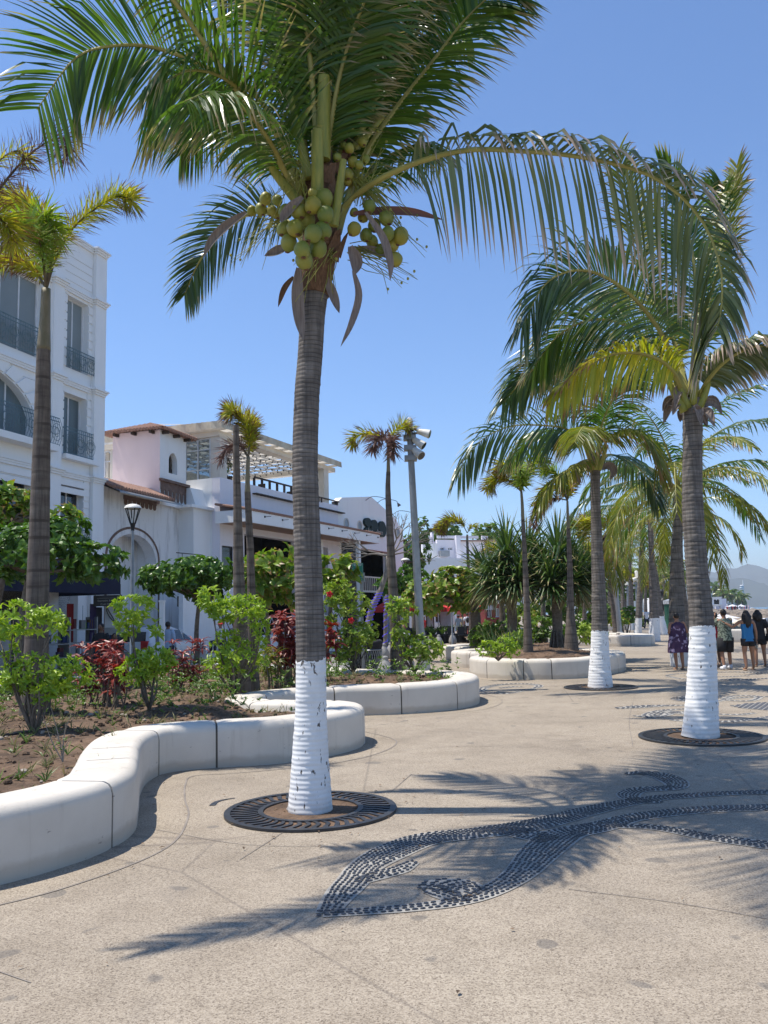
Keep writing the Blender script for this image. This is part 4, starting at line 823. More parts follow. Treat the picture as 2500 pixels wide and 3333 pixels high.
foxtail('g', [(1640, 2115), (1635, 2000), (1630, 1850)], [26, 18, 15], 33.0, 'bare foxtail trunk in shade left of the middle planter', None, [([(1630, 1850, 0), (1610, 1790, 0), (1590, 1780, 0)], 'fox_leaf', dict(L=.5, n=140, w=.06)), ([(1630, 1850, 0), (1650, 1800, 0), (1665, 1790, 0)], 'fox_leaf', dict(L=.5, n=140, w=.06))], seed=9, zb=.3)
foxtail('h', [(1772, 2100), (1768, 1980), (1766, 1850)], [24, 15, 13], 36.0, 'foxtail trunk between the two screw pines', None, [([(1766, 1850, 0), (1750, 1800, 0), (1730, 1790, 0)], 'fox_leaf_g', dict(L=.5, n=140, w=.06))], seed=10, zb=.3)
foxtail('i', [(1905, 2100), (1902, 1980), (1900, 1860), (1898, 1780)], [20, 13, 11, 9], 40.0, 'foxtail palm with green plumes seen right of the right screw pine', None, [([(1898, 1780, 0), (1915, 1700, 0), (1945, 1680, 0)], 'fox_leaf_g', dict(L=.6, n=200, w=.08)), ([(1898, 1780, 0), (1880, 1720, 0), (1860, 1710, 0)], 'fox_leaf_g', dict(L=.6, n=200, w=.08)), ([(1898, 1780, 0), (1900, 1730, -.4), (1905, 1690, -.6)], 'fox_leaf', dict(L=.6, n=180, w=.08))], seed=11, zb=.2)
foxtail('j', [(2008, 2066), (1990, 1940), (1975, 1800), (1972, 1740)], [22, 13, 10, 8], 45.0, 'foxtail palm beside the second floodlight mast with hanging brown leaves', None, [([(1972, 1740, 0), (1985, 1680, 0), (2010, 1660, 0)], 'fox_leaf_g', dict(L=.6, n=160, w=.08)), ([(1972, 1740, 0), (1960, 1760, 0), (1950, 1810, 0)], 'fox_dry', dict(L=.6, n=120, w=.06)), ([(1972, 1740, 0), (1950, 1690, 0), (1930, 1690, 0)], 'fox_leaf', dict(L=.6, n=160, w=.08))], seed=12, zb=.3)
rg = random.Random(77)
for i, (x, yb, yt, Yd) in enumerate([(1925, 2060, 1810, 60), (1955, 2050, 1830, 66), (1970, 2046, 1850, 72), (2000, 2042, 1850, 76), (2030, 2036, 1870, 84), (2046, 2034, 1880, 90), (2062, 2030, 1890, 98), (2090, 2026, 1895, 106), (2106, 2024, 1900, 112), (1950, 2056, 1800, 62)]):
    foxtail('k', [(x, yb), (x - 2, (yb + yt) / 2), (x - 3, yt)], [760 / Yd, 560 / Yd, 420 / Yd], Yd, 'slim foxtail palm among the crowd of distant trunks between the planters', None, [([(x - 3, yt, 0), (x + rg.uniform(-14, -6), yt - 1800 / Yd, 0), (x - 2000 / Yd, yt - 1500 / Yd, 0)], 'fox_leaf', dict(L=.6, n=110, w=.1)), ([(x - 3, yt, 0), (x + 8, yt - 1900 / Yd, 0), (x + 1700 / Yd, yt - 1400 / Yd, 0)], 'fox_leaf_g', dict(L=.6, n=110, w=.1)), ([(x - 3, yt, 0), (x + 4, yt - 600 / Yd, -1), (x + 900 / Yd, yt + 700 / Yd, -1.5)], 'fox_leaf', dict(L=.6, n=80, w=.1))], seed=30 + i, zb=0, groupl='distant foxtail palms')
# ------------------------------------------------------------------ leaves, bushes, trees
def leaf(b, p, d, up, L_, w, rnd, m=0, fold=.25, curl=.25):
    d = d.normalized(); s = d.cross(up); s = s.normalized() if s.length > .05 else d.cross(V((1, .1, 0))).normalized(); nn = s.cross(d)
    q1 = p + d * L_ * .35; q2 = p + d * L_ * .72 - nn * L_ * curl * .35; tip = p + d * L_ * .98 - nn * L_ * curl
    h = nn * w * fold; n = len(b.v)
    b.v += [tuple(x) for x in (p, q1, q1 - s * w * .5 + h, q1 + s * w * .5 + h, q2, q2 - s * w * .42 + h, q2 + s * w * .42 + h, tip)]
    for f, v in (((0, 1, 2), (0, .3, .3)), ((0, 3, 1), (0, .3, .3)), ((1, 4, 5, 2), (.3, .7, .7, .3)), ((1, 3, 6, 4), (.3, .3, .7, .7)), ((4, 7, 5), (.7, 1, .7)), ((4, 6, 7), (.7, .7, 1))):
        b.idx([n + i for i in f], m, [(rnd, x) for x in v])
def rosette(b, p, ax, n, L_, w, rng, open_=.9, m=0, curl=.25):
    ax = ax.normalized(); a = ax.cross(V((.3, .2, 1))); a = a.normalized() if a.length > .1 else V((1, 0, 0)); c = ax.cross(a); r0 = rng.random()
    for i in range(n):
        th = i * 2.4 + rng.uniform(-.4, .4); o_ = open_ * rng.uniform(.5, 1.25)
        d = (a * math.cos(th) + c * math.sin(th)) * o_ + ax * rng.uniform(.4, 1); leaf(b, p + rv(.01), d, ax, L_ * rng.uniform(.5, 1.25), w * rng.uniform(.7, 1.15), min(max(r0 * .6 + rng.random() * .4, 0), 1), m, curl=curl)
def blob(b, c, r, n, L_, w, rng, per=7, upb=.5, shell=.55, m=0, open_=.9, curl=.25):
    for _ in range(n):
        q = rdirr(rng); f = shell + (1 - shell) * rng.random() ** .6; lump = 1 + .22 * noise.noise(V(c) + q * 2.3)
        p = V(c) + V((q.x * r[0], q.y * r[1], q.z * r[2])) * f * lump
        rosette(b, p, q + V((0, 0, upb)), per, L_, w, rng, open_, m, curl)
def rdirr(rng):
    while True:
        q = V((rng.uniform(-1, 1), rng.uniform(-1, 1), rng.uniform(-1, 1)))
        if .05 < q.length < 1: return q.normalized()
def branches(b, base, targets, r0_, r1_, rng, m=0, wob=.06, n=7):
    for t in targets:
        t = V(t); md = V(base).lerp(t, .5) + V((rng.uniform(-1, 1), rng.uniform(-1, 1), rng.uniform(-.3, .6))) * wob * 1.5
        cv = cat([base, md, t], n); b.tube(cv, [r0_ + (r1_ - r0_) * i / (n - 1) for i in range(n)], 6, m)
def topiary(name, bpx, bpy, blobs, label, mat='croton', seed=0, L_=.085, w=.042, z=.45, Y=None, dens=1.0, stems=2, catg='shrub', group=None, flowers=(), per=6):
    """blobs: (px,py,rpx_x,rpx_z) in the photograph, turned into metres at the plant's own distance"""
    rng = random.Random(seed); base = G(bpx, bpy, z) if Y is None else at(bpx, bpy, Y); Y = base.y; base.z = min(base.z, z)
    t = thing(name, tuple(base), 0, label, catg, group); k = Y / F_PX
    fb = MB(); sb = MB()
    for (x, y, rx, rz) in blobs:
        dy = rng.uniform(-.1, .15) * rx * k; c = at(x, y, Y + dy); r = (rx * k, rx * k * .75, rz * k)
        area = 4 * math.pi * ((r[0] * r[1]) ** 1.6 / 2 + (r[0] * r[2]) ** 1.6) ** .625 * .7
        n = int(dens * 1.7 * area / (L_ * L_ * 2.6)) + 6
        blob(fb, c, r, n, L_, w, rng, per=per)
        br = [c + V((rng.uniform(-.6, .6) * r[0], rng.uniform(-.6, .6) * r[1], rng.uniform(-.4, .3) * r[2])) for _ in range(2)]
        branches(sb, base, br, .018 * max(1, Y / 18), .006, rng, 0, .12)
    sb.build('stem', M['twig'], t, smooth=True); fb.build('foliage', M[mat], t)
    for (x, y) in flowers:
        f = MB(); c = at(x, y, Y - .35)
        for i in range(5):
            th = i * 1.2566; d = V((math.cos(th), -.5, math.sin(th))); leaf(f, c, d, V((0, -1, 0)), .075, .075, .5, curl=.4)
        f.tube([c, c + V((.02, -.07, .01))], [.005, .003], 5); f.build('flower', M['flower'], t)
    return t
topiary('shrub', 110, 2395, [(60, 2015, 90, 50), (160, 2030, 60, 45), (10, 2080, 45, 70), (130, 2195, 120, 62), (60, 2200, 70, 50), (210, 2190, 80, 48), (150, 2250, 60, 30)], 'bright green clipped shrub in two tiers at the foot of the big left foxtail palm', seed=1, L_=.11, w=.038, z=.42)
topiary('shrub', 486, 2310, [(440, 1985, 75, 42), (420, 2030, 45, 40), (490, 2160, 75, 45), (440, 2185, 60, 42), (520, 2150, 50, 35), (505, 2060, 14, 40)], 'bright green two-tiered shrub between the red cordylines', seed=2, L_=.105, w=.036, z=.45, dens=1.2)
topiary('shrub', 760, 2265, [(690, 1950, 50, 45), (790, 1980, 75, 42), (735, 1985, 50, 40), (840, 2010, 35, 35), (745, 2100, 55, 45), (790, 2145, 85, 50), (720, 2160, 50, 35), (850, 2060, 22, 45)], 'bright green shrub wrapped round the crownless foxtail trunk', seed=3, L_=.108, w=.036, z=.45, dens=1.1)
topiary('shrub', 1150, 2190, [(1100, 1930, 50, 40), (1150, 1965, 60, 45), (1090, 1990, 45, 50), (1150, 2075, 70, 50), (1190, 2060, 45, 40), (1120, 2110, 50, 35)], 'hibiscus shrub with red flowers just right of the largest palm trunk', mat='hib', seed=4, L_=.11, w=.055, z=.5, flowers=[(1073, 1934), (1143, 2020)], dens=.8)
topiary('shrub', 1350, 2190, [(1310, 1990, 45, 38), (1290, 1975, 30, 30), (1300, 2070, 22, 50), (1375, 2105, 55, 38), (1330, 2100, 50, 42), (1410, 2110, 32, 32)], 'yellow-green hibiscus shrub in front of the tall floodlight mast', mat='hib', seed=5, L_=.12, w=.06, z=.5, dens=.75)
topiary('shrub', 1622, 2150, [(1590, 2110, 38, 24), (1640, 2105, 38, 26), (1665, 2115, 25, 20)], 'small pale green shrub behind the lobed front wall of the middle planter', seed=6, L_=.10, w=.045, z=.5, dens=.8)
# red cordylines
def cordyline(bpx, bpy, heads, label, seed=0, L_=.26, w=.06, z=.42, Y=None, mat='red_leaf'):
    rng = random.Random(seed); base = G(bpx, bpy, z) if Y is None else at(bpx, bpy, Y); Y = base.y; base.z = min(base.z, z); t = thing('cordyline', tuple(base), 0, label, 'plant', 'red-leaved cordylines')
    sb, fb = MB(), MB()
    for (x, y) in heads:
        c = at(x, y, Y + rng.uniform(-.25, .25)); branches(sb, V((c.x + rng.uniform(-.1, .1), c.y, base.z - .02)), [c], .013, .008, rng, 0, .05)
        rosette(fb, c, V((rng.uniform(-.3, .3), rng.uniform(-.5, .2), 1)), rng.randint(8, 13), L_, w, rng, 1.1, 0, .5)
        for k in range(2): rosette(fb, c + V((rng.uniform(-.05, .05), 0, -rng.uniform(.08, .25))), V((0, -.3, .6)), 5, L_ * .8, w, rng, 1.3, 0, .7)
    sb.build('stem', M['twig'], t); fb.build('foliage', M[mat], t)
rg = random.Random(5)
cordyline(330, 2290, [(265 + rg.uniform(0, 130), 2085 + rg.uniform(0, 130)) for _ in range(20)], 'dense red cordyline clump left of the middle two-tiered shrub', 1, .2, .05)
cordyline(400, 2300, [(375 + rg.uniform(-10, 30), 2120 + rg.uniform(0, 120)) for _ in range(8)], 'narrow red cordyline close against the middle shrub', 11, .18, .045)
cordyline(590, 2240, [(560 + rg.uniform(0, 95), 2090 + rg.uniform(0, 110)) for _ in range(12)], 'spindly red cordylines with bare stems near the street kerb', 2, .22, .045)
cordyline(940, 2230, [(905 + rg.uniform(0, 75), 1995 + rg.uniform(0, 140)) for _ in range(22)], 'dark red cordyline left of the largest palm trunk', 3, .24, .07)
cordyline(1085, 2210, [(1070, 2060), (1085, 2085), (1060, 2110), (1078, 2040)], 'dark red cordyline head peeking out right of the largest palm trunk', 4, .26, .075)
cordyline(880, 2240, [(845 + rg.uniform(0, 50), 2110 + rg.uniform(0, 60)) for _ in range(6)], 'yellowing strappy plant between the crownless trunk and the dark red cordyline', 6, .28, .04, mat='palm_leaf_y')
# weeds and litter on the soil
def scatter(name, poly, n, fn, mat, seed, kind='stuff', label=None, catg=None):
    rng = random.Random(seed); b = MB(); xs = [p[0] for p in poly]; ys = [p[1] for p in poly]; c = 0; base = .36 if poly is POLA else .40
    while c < n:
        x, y = rng.uniform(min(xs), max(xs)), rng.uniform(min(ys), max(ys))
        if x < -8.5 or not inpoly(x, y, poly): continue
        c += 1
        if noise.noise(V((x * .9, y * .9, seed))) < rng.uniform(-.5, .25): continue
        fn(b, V((x, y, soilz(x, y, base))), rng)
    o = b.build(name, M[mat]); tag(o, label, catg, None, kind)
def weed(b, p, rng):
    for k in range(rng.randint(4, 10)):
        d = V((rng.uniform(-.6, .6), rng.uniform(-.6, .6), rng.uniform(.4, 1))); leaflet(b, p, d, rdirr(rng), rng.uniform(.05, .19), .012, .5, 0, rng.random(), 2)
def lit(b, p, rng):
    leaf(b, p + V((0, 0, .012)), V((rng.uniform(-1, 1), rng.uniform(-1, 1), rng.uniform(-.1, .3))), V((0, 0, 1)), rng.uniform(.03, .09), .025, rng.random())
scatter('weeds', POLA, 1700, weed, 'grassy', 1, label='dry and green weeds growing in the nearest planter', catg='weeds')
scatter('weeds', POLA, 700, weed, 'bush', 3, label='green seedlings growing in the nearest planter', catg='weeds')
def tall(b, p, rng):
    if p.y < 11.5: return
    for k in range(rng.randint(3, 7)): rosette(b, p + V((rng.uniform(-.15, .15), rng.uniform(-.15, .15), rng.uniform(.05, .38))), V((rng.uniform(-.5, .5), rng.uniform(-.5, .2), 1)), 5, rng.uniform(.05, .11), .03, rng)
scatter('undergrowth', POLA, 900, tall, 'bush', 8, label='low leafy undergrowth at the back of the nearest planter', catg='undergrowth')
def clod(b, p, rng):
    r = rng.uniform(.012, .05); b.ell(p + V((0, 0, r * .2)), (r, r * rng.uniform(.6, 1), r * .7), 0, 5, 4, Matrix.Rotation(rng.uniform(0, 3), 3, 'Z') @ Matrix.Rotation(rng.uniform(0, .8), 3, 'X'))
scatter('soil_clods', POLA, 3200, clod, 'soil', 6, label='dry clods of earth on the nearest planter soil', catg='soil')
scatter('leaf_litter', POLA, 6500, lit, 'litter', 2, label='dry leaf litter on the nearest planter soil', catg='litter')
scatter('leaf_litter', POLC, 3500, lit, 'litter', 4, label='dry leaf litter in the middle planter', catg='litter')
rng_ = random.Random(55); b = MB()
for _ in range(260):
    x, y = rng_.uniform(-2.4, 7), 3.4 + 16 * rng_.random() ** 1.5
    if rng_.random() < .5: x, y = -.72 + rng_.gauss(.3, .9), 7.75 + rng_.gauss(0, .8)
    if inpoly(x, y, POLA) or x < -2.4: continue
    leaf(b, V((x, y, .012)), V((rng_.uniform(-1, 1), rng_.uniform(-1, 1), .05)), V((0, 0, 1)), rng_.uniform(.012, .05), rng_.uniform(.006, .02), rng_.random(), curl=.1)
tag(b.build('leaf_litter', M['litter']), 'few dry leaf scraps blown over the promenade paving', 'litter', None, 'stuff')
# bare sapling near left wall
b = MB(); s0 = G(205, 2480, .42); rg = random.Random(3); t = thing('bare_sapling', tuple(s0), 0, 'leafless little sapling in the soil at the far left of the nearest planter', 'plant')
branches(b, s0, [at(x, y, s0.y) for x, y in [(140, 2330), (165, 2300), (232, 2320), (215, 2350), (180, 2390), (235, 2400)]], .007, .002, rg, 0, .03); b.build('stem', M['twig_pale'], t)
b = MB(); [rosette(b, at(x, y, s0.y), V((0, -.2, 1)), 4, .05, .02, rg) for x, y in [(205, 2440), (195, 2420), (215, 2410)]]; b.build('foliage', M['bush'], t)
b = MB(); hp = [soilz(x, y, .36) for x, y in []]
hs = [(-4.9, 8.6), (-4.5, 9.4), (-4.3, 10.2), (-4.0, 10.6), (-4.2, 11.5)]
b.tube(cat([V((x, y, soilz(x, y, .36) + .02)) for x, y in hs], 40), .012, 6); tag(b.build('irrigation_hose', M['black_metal']), 'dark hose lying on the soil at the left of the nearest planter', 'hose')
b = MB(); rg = random.Random(31)
for _ in range(60):
    x, y = rg.uniform(-4.6, -1.2), rg.uniform(6.5, 14)
    if inpoly(x, y, POLA):
        r = rg.uniform(.015, .05); b.ell((x, y, soilz(x, y, .36) + r * .3), (r, r * .8, r * .6), 0, 7, 5, Matrix.Rotation(rg.uniform(0, 3), 3, 'Z'))
tag(b.build('loose_stones', plain('pale_stone', (.38, .33, .27), (.3, .25, .2), 9)), 'small pale stones strewn over the nearest planter soil', 'stones', None, 'stuff')
# broad-leaved trees
def broad(name, bpx, bpy, blobs, label, mat='almond', seed=0, L_=.24, w=.14, Y=None, z=0, tw=.07, dens=1.0, trunk=None, white=False, per=8, catg='tree', tmat='twig'):
    rng = random.Random(seed); base = G(bpx, bpy, z) if Y is None else at(bpx, bpy, Y); Y = base.y
    if base.z < z or Y > 30: base.z = z
    t = thing(name, tuple(base), 0, label, catg); k = Y / F_PX; tb = MB()
    top = at(*(trunk or (blobs[0][0], blobs[0][1] + blobs[0][3] * .6)), Y)
    cv = cat([base, base.lerp(top, .5) + V((rng.uniform(-.08, .08), 0, 0)), top], 10); tb.tube(cv, [tw * (1.25 - .5 * i / 9) for i in range(10)], 9)
    fb = MB()
    for (x, y, rx, rz) in blobs:
        c = at(x, y, Y + rng.uniform(-.15, .15)); r = (rx * k, min(rx * k, 2.0) * .9, rz * k)
        branches(tb, top - V((0, 0, .1)), [c + V((rng.uniform(-.6, .6) * r[0], rng.uniform(-.6, .6) * r[1], rng.uniform(-.2, .4) * r[2])) for _ in range(5)], tw * .5, tw * .12, rng, 0, .15)
        area = 4 * math.pi * ((r[0] * r[1]) ** 1.6 / 2 + (r[0] * r[2]) ** 1.6) ** .625 * .7
        blob(fb, c, r, int(dens * 1.9 * area / (L_ * L_ * 2.2)) + 8, L_ * .8, w * .85, rng, per=per, upb=.45, shell=.5, curl=.35)
    tb.build('trunk', M[tmat], t, smooth=True); fb.build('crown', M[mat], t); return t
broad('almond_tree', 60, 2200, [(100, 1800, 210, 85), (300, 1830, 110, 60), (-80, 1790, 160, 90), (200, 1740, 90, 50)], 'wide dark green tree canopy in front of the hotel shop at the left', seed=1, Y=17.5, z=0, L_=.26, w=.15, tw=.09)
broad('almond_tree', -60, 2150, [(40, 1650, 80, 60), (-60, 1640, 120, 80), (80, 1690, 50, 40), (205, 1690, 40, 30)], 'pale-leaved tree top against the lower hotel windows at the far left', mat='almond_l', seed=2, Y=19.5, z=0, L_=.34, w=.22, tw=.09)
broad('almond_tree', 640, 2160, [(600, 1880, 150, 52), (700, 1870, 90, 48), (520, 1890, 70, 38), (640, 1850, 80, 35), (660, 1920, 60, 40)], 'flat-topped dark green tree with slim dark trunk in front of the white car', seed=3, Y=22.5, z=0, L_=.25, w=.15, tw=.06, trunk=(650, 1940))
broad('almond_tree', 880, 2160, [(870, 1870, 85, 75), (920, 1830, 60, 50), (830, 1890, 55, 55), (950, 1900, 60, 60), (890, 1930, 60, 40)], 'large-leaved light green tree left of the largest palm trunk', mat='almond_l', seed=4, Y=19.5, z=0, L_=.36, w=.20, tw=.05, per=6, dens=.8)
broad('almond_tree', 1060, 2150, [(1080, 1870, 50, 55), (1120, 1860, 40, 40), (1050, 1900, 50, 50)], 'large-leaved light green tree right of the largest palm trunk', mat='almond_l', seed=5, Y=19, z=0, L_=.34, w=.19, tw=.05, per=6, dens=.8)
broad('almond_tree', 1545, 2130, [(1430, 1930, 110, 52), (1500, 1900, 80, 45), (1380, 1950, 55, 45), (1540, 1940, 60, 45), (1470, 1880, 60, 25)], 'bright green spreading tree shading the red market umbrellas', mat='almond_l', seed=6, Y=31, z=0, L_=.40, w=.24, tw=.20, trunk=(1545, 1950), dens=.9)
broad('almond_tree', 1320, 2090, [(1330, 1890, 60, 40), (1290, 1900, 45, 30), (1250, 1910, 25, 22)], 'mid green tree behind the tall floodlight mast', mat='almond', seed=7, Y=38, z=0, L_=.38, w=.22, tw=.12, dens=.9)
broad('shade_tree', 1350, 2090, [(1355, 1790, 45, 60), (1375, 1730, 25, 45), (1330, 1840, 40, 40)], 'dark leafy tree behind the end of the nightclub wall', mat='bush', seed=8, Y=62, z=0, L_=.45, w=.25, tw=.2, dens=.8)
for i, (x, y, rx, rz, Yd, lb) in enumerate([(1450, 1735, 50, 22, 105, 'round green tree behind the left part of the stepped white building'), (1400, 1745, 24, 14, 110, 'small tree top at the left roof edge of the stepped white building'), (1590, 1735, 45, 25, 105, 'green tree above the right roof edge of the stepped white building'), (2180, 1850, 45, 60, 120, 'tall dark green tree behind the red-roofed house'), (2120, 1900, 45, 55, 130, 'dark green tree behind the distant white-based trunks'), (2035, 1900, 60, 50, 125, 'green tree mass behind the second floodlight mast'), (1960, 1940, 60, 55, 118, 'green tree mass right of the screw pines'), (2290, 1935, 22, 30, 300, 'green tree above the far white arcaded building')]):
    broad('far_tree', x, 2020, [(x, y, rx, rz), (x + rx * .5, y + rz * .3, rx * .6, rz * .7), (x - rx * .5, y + rz * .2, rx * .6, rz * .6)], lb, mat='bush', seed=20 + i, Y=Yd, z=0, L_=.9, w=.5, tw=.3, dens=.8, per=6)
# shrubs of the middle and far planters
for i, (x, y, rx, rz, Yd, mt, lb) in enumerate([(1580, 2070, 50, 38, 30, 'bush', 'dark green shrub under the left screw pine'), (1650, 2060, 60, 40, 31, 'bush', 'dense shrub between the left screw pine trunks'), (1620, 2040, 60, 30, 34, 'bush', 'leafy shrub in the shade behind the small pale shrub'), (1930, 2055, 45, 32, 33, 'hib', 'green shrub filling the right end of the middle planter'), (1880, 2040, 40, 30, 36, 'bush', 'shrub behind the right screw pine trunk'), (1830, 2060, 35, 30, 34, 'bush', 'low shrub beside the right screw pine trunk'), (1760, 2050, 50, 40, 35, 'bush', 'dark shrub between the foxtail trunks of the middle planter'), (1700, 1990, 60, 40, 44, 'almond_l', 'light green shrub beyond the foxtail palms'), (1820, 1975, 80, 45, 48, 'bush', 'tall green hedge shrub behind the right screw pine'), (1940, 1980, 45, 45, 52, 'bush', 'tall shrub left of the second floodlight mast'), (2010, 2010, 30, 22, 58, 'almond_l', 'sea grape shrub at the second floodlight mast'), (2040, 2000, 28, 25, 60, 'almond', 'sea grape shrub behind the distant planter'), (2080, 2020, 22, 14, 80, 'bush', 'small far shrub behind the walking man'), (2140, 2020, 30, 12, 85, 'bush', 'low far hedge right of the leaning trunk'), (1680, 2080, 40, 22, 27, 'hib', 'low yellow-green shrub left of the yellow-green foxtail palm')]):
    topiary('shrub', x, 2100, [(x, y, rx, rz), (x + rx * .4, y + rz * .3, rx * .7, rz * .7), (x - rx * .4, y + rz * .4, rx * .6, rz * .6)], lb, mat=mt, seed=40 + i, L_=.22 if Yd < 40 else .34, w=.1 if Yd < 40 else .2, Y=Yd, z=.35 if Yd < 40 else 0, dens=.7)
# screw pines
def pandanus(bpx, bpy, Y, heads, label, seed, hang):
    rng = random.Random(seed); base = at(bpx, bpy, Y); base.z = .4; t = thing('screw_pine', tuple(base), 0, label, 'tree', 'screw pines in the middle planter')
    tb = MB(); fork = at(bpx - 5, bpy - 190, Y); tb.tube(cat([base, base.lerp(fork, .5) + V((.05, 0, 0)), fork], 9), [.20, .19, .18, .17, .17, .17, .17, .17, .17], 10)
    for k in range(9): a = rng.uniform(0, 6.28); tb.tube([base + V((math.cos(a) * .4, math.sin(a) * .4, -.05)), base + V((math.cos(a) * .16, math.sin(a) * .16, .65))], [.03, .035], 5)
    for i, (x, y, dy, s) in enumerate(heads):
        c = at(x, y, Y + dy); branches(tb, fork, [c], .11, .08, rng, 0, .25, 8)
        fb = MB(); ax = (c - (fork + V((0, 0, -1.2)))).normalized(); a = ax.cross(V((.2, 1, .1))).normalized(); e = ax.cross(a)
        for k in range(150):
            th = k * 2.4; o_ = (k / 150) ** .8; d = (a * math.cos(th) + e * math.sin(th)) * (.15 + 1.5 * o_) + ax * (1.25 - 1.25 * o_) + rv(.08)
            leaflet(fb, c - ax * .5 * o_ + d.normalized() * .05, d, ax.cross(d) + rv(.15), s * rng.uniform(.8, 1.1), .075, .25 + .5 * o_, 0, rng.random(), 4, kink=rng.choice([0, 0, .6]))
        fb.build('leaf_head', M['pandanus'], t)
        if i in hang:
            fb = MB()
            for k in range(60):
                th = rng.uniform(0, 6.28); d = V((math.cos(th), math.sin(th), rng.uniform(-.9, .1))); leaflet(fb, c - V((0, 0, .4)), d, rdirr(rng), s * rng.uniform(.6, 1), .06, 1.2, 0, rng.random(), 3)
            fb.build('dead_leaves', M['pandanus_d'], t)
    tb.build('trunk', M['twig'], t, smooth=True)
pandanus(1665, 2110, 29, [(1650, 1790, 0, 1.55), (1610, 1880, -.3, 1.15), (1690, 1870, -.7, 1.2), (1580, 1860, .6, 1.2), (1740, 1850, .3, 1.2), (1640, 1850, .9, 1.3), (1720, 1790, .8, 1.4)], 'left of two big spiky screw pines behind the middle planter wall', 1, (1, 2, 3, 4))
pandanus(1812, 2112, 28.5, [(1815, 1790, 0, 1.5), (1790, 1880, -.6, 1.15), (1870, 1870, -.4, 1.15), (1900, 1880, .5, 1.2), (1850, 1830, .6, 1.3), (1765, 1830, .6, 1.3), (1930, 1850, .9, 1.2)], 'right of two big spiky screw pines, with a dark forked trunk', 2, (2, 3))
rg = random.Random(91); t = thing('spiky_plant', tuple(G(1640, 2130, .45)), 0, 'clump of long upright strap leaves left of the yellow-green foxtail palm', 'plant'); b = MB(); c = G(1640, 2130, .45)
for k in range(90): leaflet(b, c + V((rg.uniform(-.5, .7), rg.uniform(-.2, .4), -.05)), V((rg.uniform(-.5, .5), rg.uniform(-.3, .3), 1)), rdirr(rg), rg.uniform(.5, 1.1), .03, .35, 0, rg.random(), 3)
b.build('foliage', M['pandanus'], t)
# leafless tree with purple light strings
Yt = 36.0; bb = at(1185, 2050, Yt); bb.z = 0; t = thing('bare_tree', tuple(bb), 0, 'leaning leafless tree with its trunk wrapped in purple light strings by the nightclub door', 'tree'); b = MB(); rg = random.Random(12)
tr = [bb] + [at(x, y, Yt) for x, y in [(1205, 2000), (1235, 1930), (1258, 1860), (1262, 1810)]]; b.tube(cat(tr, 16), [.17, .16, .15, .14, .13, .13, .12, .12, .12, .11, .11, .1, .1, .1, .09, .09], 8)
def twigs(p, d, L_, r, n):
    q = p + d.normalized() * L_; b.tube(cat([p, p.lerp(q, .5) + rv(.08 * L_), q], 5), [r, r * .9, r * .8, r * .7, r * .6], 5)
    if n > 0:
        for _ in range(rg.choice([2, 3, 3])): twigs(q, d.normalized() + rv(.75) + V((0, 0, .1)), L_ * rg.uniform(.55, .8), r * .6, n - 1)
for d in [(-1.2, 0, .35), (-1, -.2, .1), (.7, .3, .8), (1.1, 0, .6), (1.2, .2, .25), (.5, -.3, .9)]: twigs(tr[-1], V(d), .85, .05, 3)
b.build('trunk', M['twig_pale'], t, smooth=True)
def mat_emit(name, c, s):
    m, n, L, bs = _m(name); bs.inputs['Base Color'].default_value = (*c, 1); bs.inputs['Emission Color'].default_value = (*c, 1); bs.inputs['Emission Strength'].default_value = s; return m
M['purple'] = mat_emit('purple_light', (.05, .03, .6), .6)
b = MB(); cv = cat(tr[:3], 160)
b.tube([p + V((math.cos(i * .55) * .18, math.sin(i * .55) * .18, 0)) for i, p in enumerate(cv)], .010, 4); b.build('light_string', M['purple'], t)
b = MB(); b2 = MB(); q = [at(x, y, Yt + 1) for x, y in [(1251, 2080), (1256, 2000), (1260, 1935)]]; q[0].z = 0
t = thing('bare_tree', tuple(q[0]), 0, 'slim upright bare trunk with purple light strings beside the leaning leafless tree', 'tree'); b.tube(cat(q, 8), [.09] * 8, 7); b.build('trunk', M['twig_pale'], t); cv = cat(q, 120); b2.tube([p + V((math.cos(i * .6) * .11, math.sin(i * .6) * .11, 0)) for i, p in enumerate(cv)], .010, 4); b2.build('light_string', M['purple'], t)
# ------------------------------------------------------------------ buildings
def bld(name, fr, label, catg='building'): return thing(name, tuple(fr.o), fr.rz, label, catg)
def wall_open(b, u0, u1, z0, z1, ops, y=0.0, th=.3, m=0):
    """wall slab in local coordinates with rectangular openings (ua,ub,za,zb)"""
    us = sorted({u0, u1, *[min(max(v, u0), u1) for o in ops for v in o[:2]]}); zs = sorted({z0, z1, *[min(max(v, z0), z1) for o in ops for v in o[2:4]]})
    for a, c in zip(us, us[1:]):
        for d, e in zip(zs, zs[1:]):
            mu, mz = (a + c) / 2, (d + e) / 2
            if any(o[0] < mu < o[1] and o[2] < mz < o[3] for o in ops): continue
            b.face([(a, y, d), (c, y, d), (c, y, e), (a, y, e)], m); b.face([(c, y + th, d), (a, y + th, d), (a, y + th, e), (c, y + th, e)], m)
    for (a, c, d, e) in [o[:4] for o in ops]:
        b.face([(a, y, d), (a, y, e), (a, y + th, e), (a, y + th, d)], m); b.face([(c, y, e), (c, y, d), (c, y + th, d), (c, y + th, e)], m)
        b.face([(a, y, e), (c, y, e), (c, y + th, e), (a, y + th, e)], m); b.face([(c, y, d), (a, y, d), (a, y + th, d), (c, y + th, d)], m)
    for (a, c) in ((u0, u0), (u1, u1)): b.face([(a, y, z0), (a, y + th, z0), (a, y + th, z1), (a, y, z1)], m)
    b.face([(u0, y, z1), (u1, y, z1), (u1, y + th, z1), (u0, y + th, z1)], m)
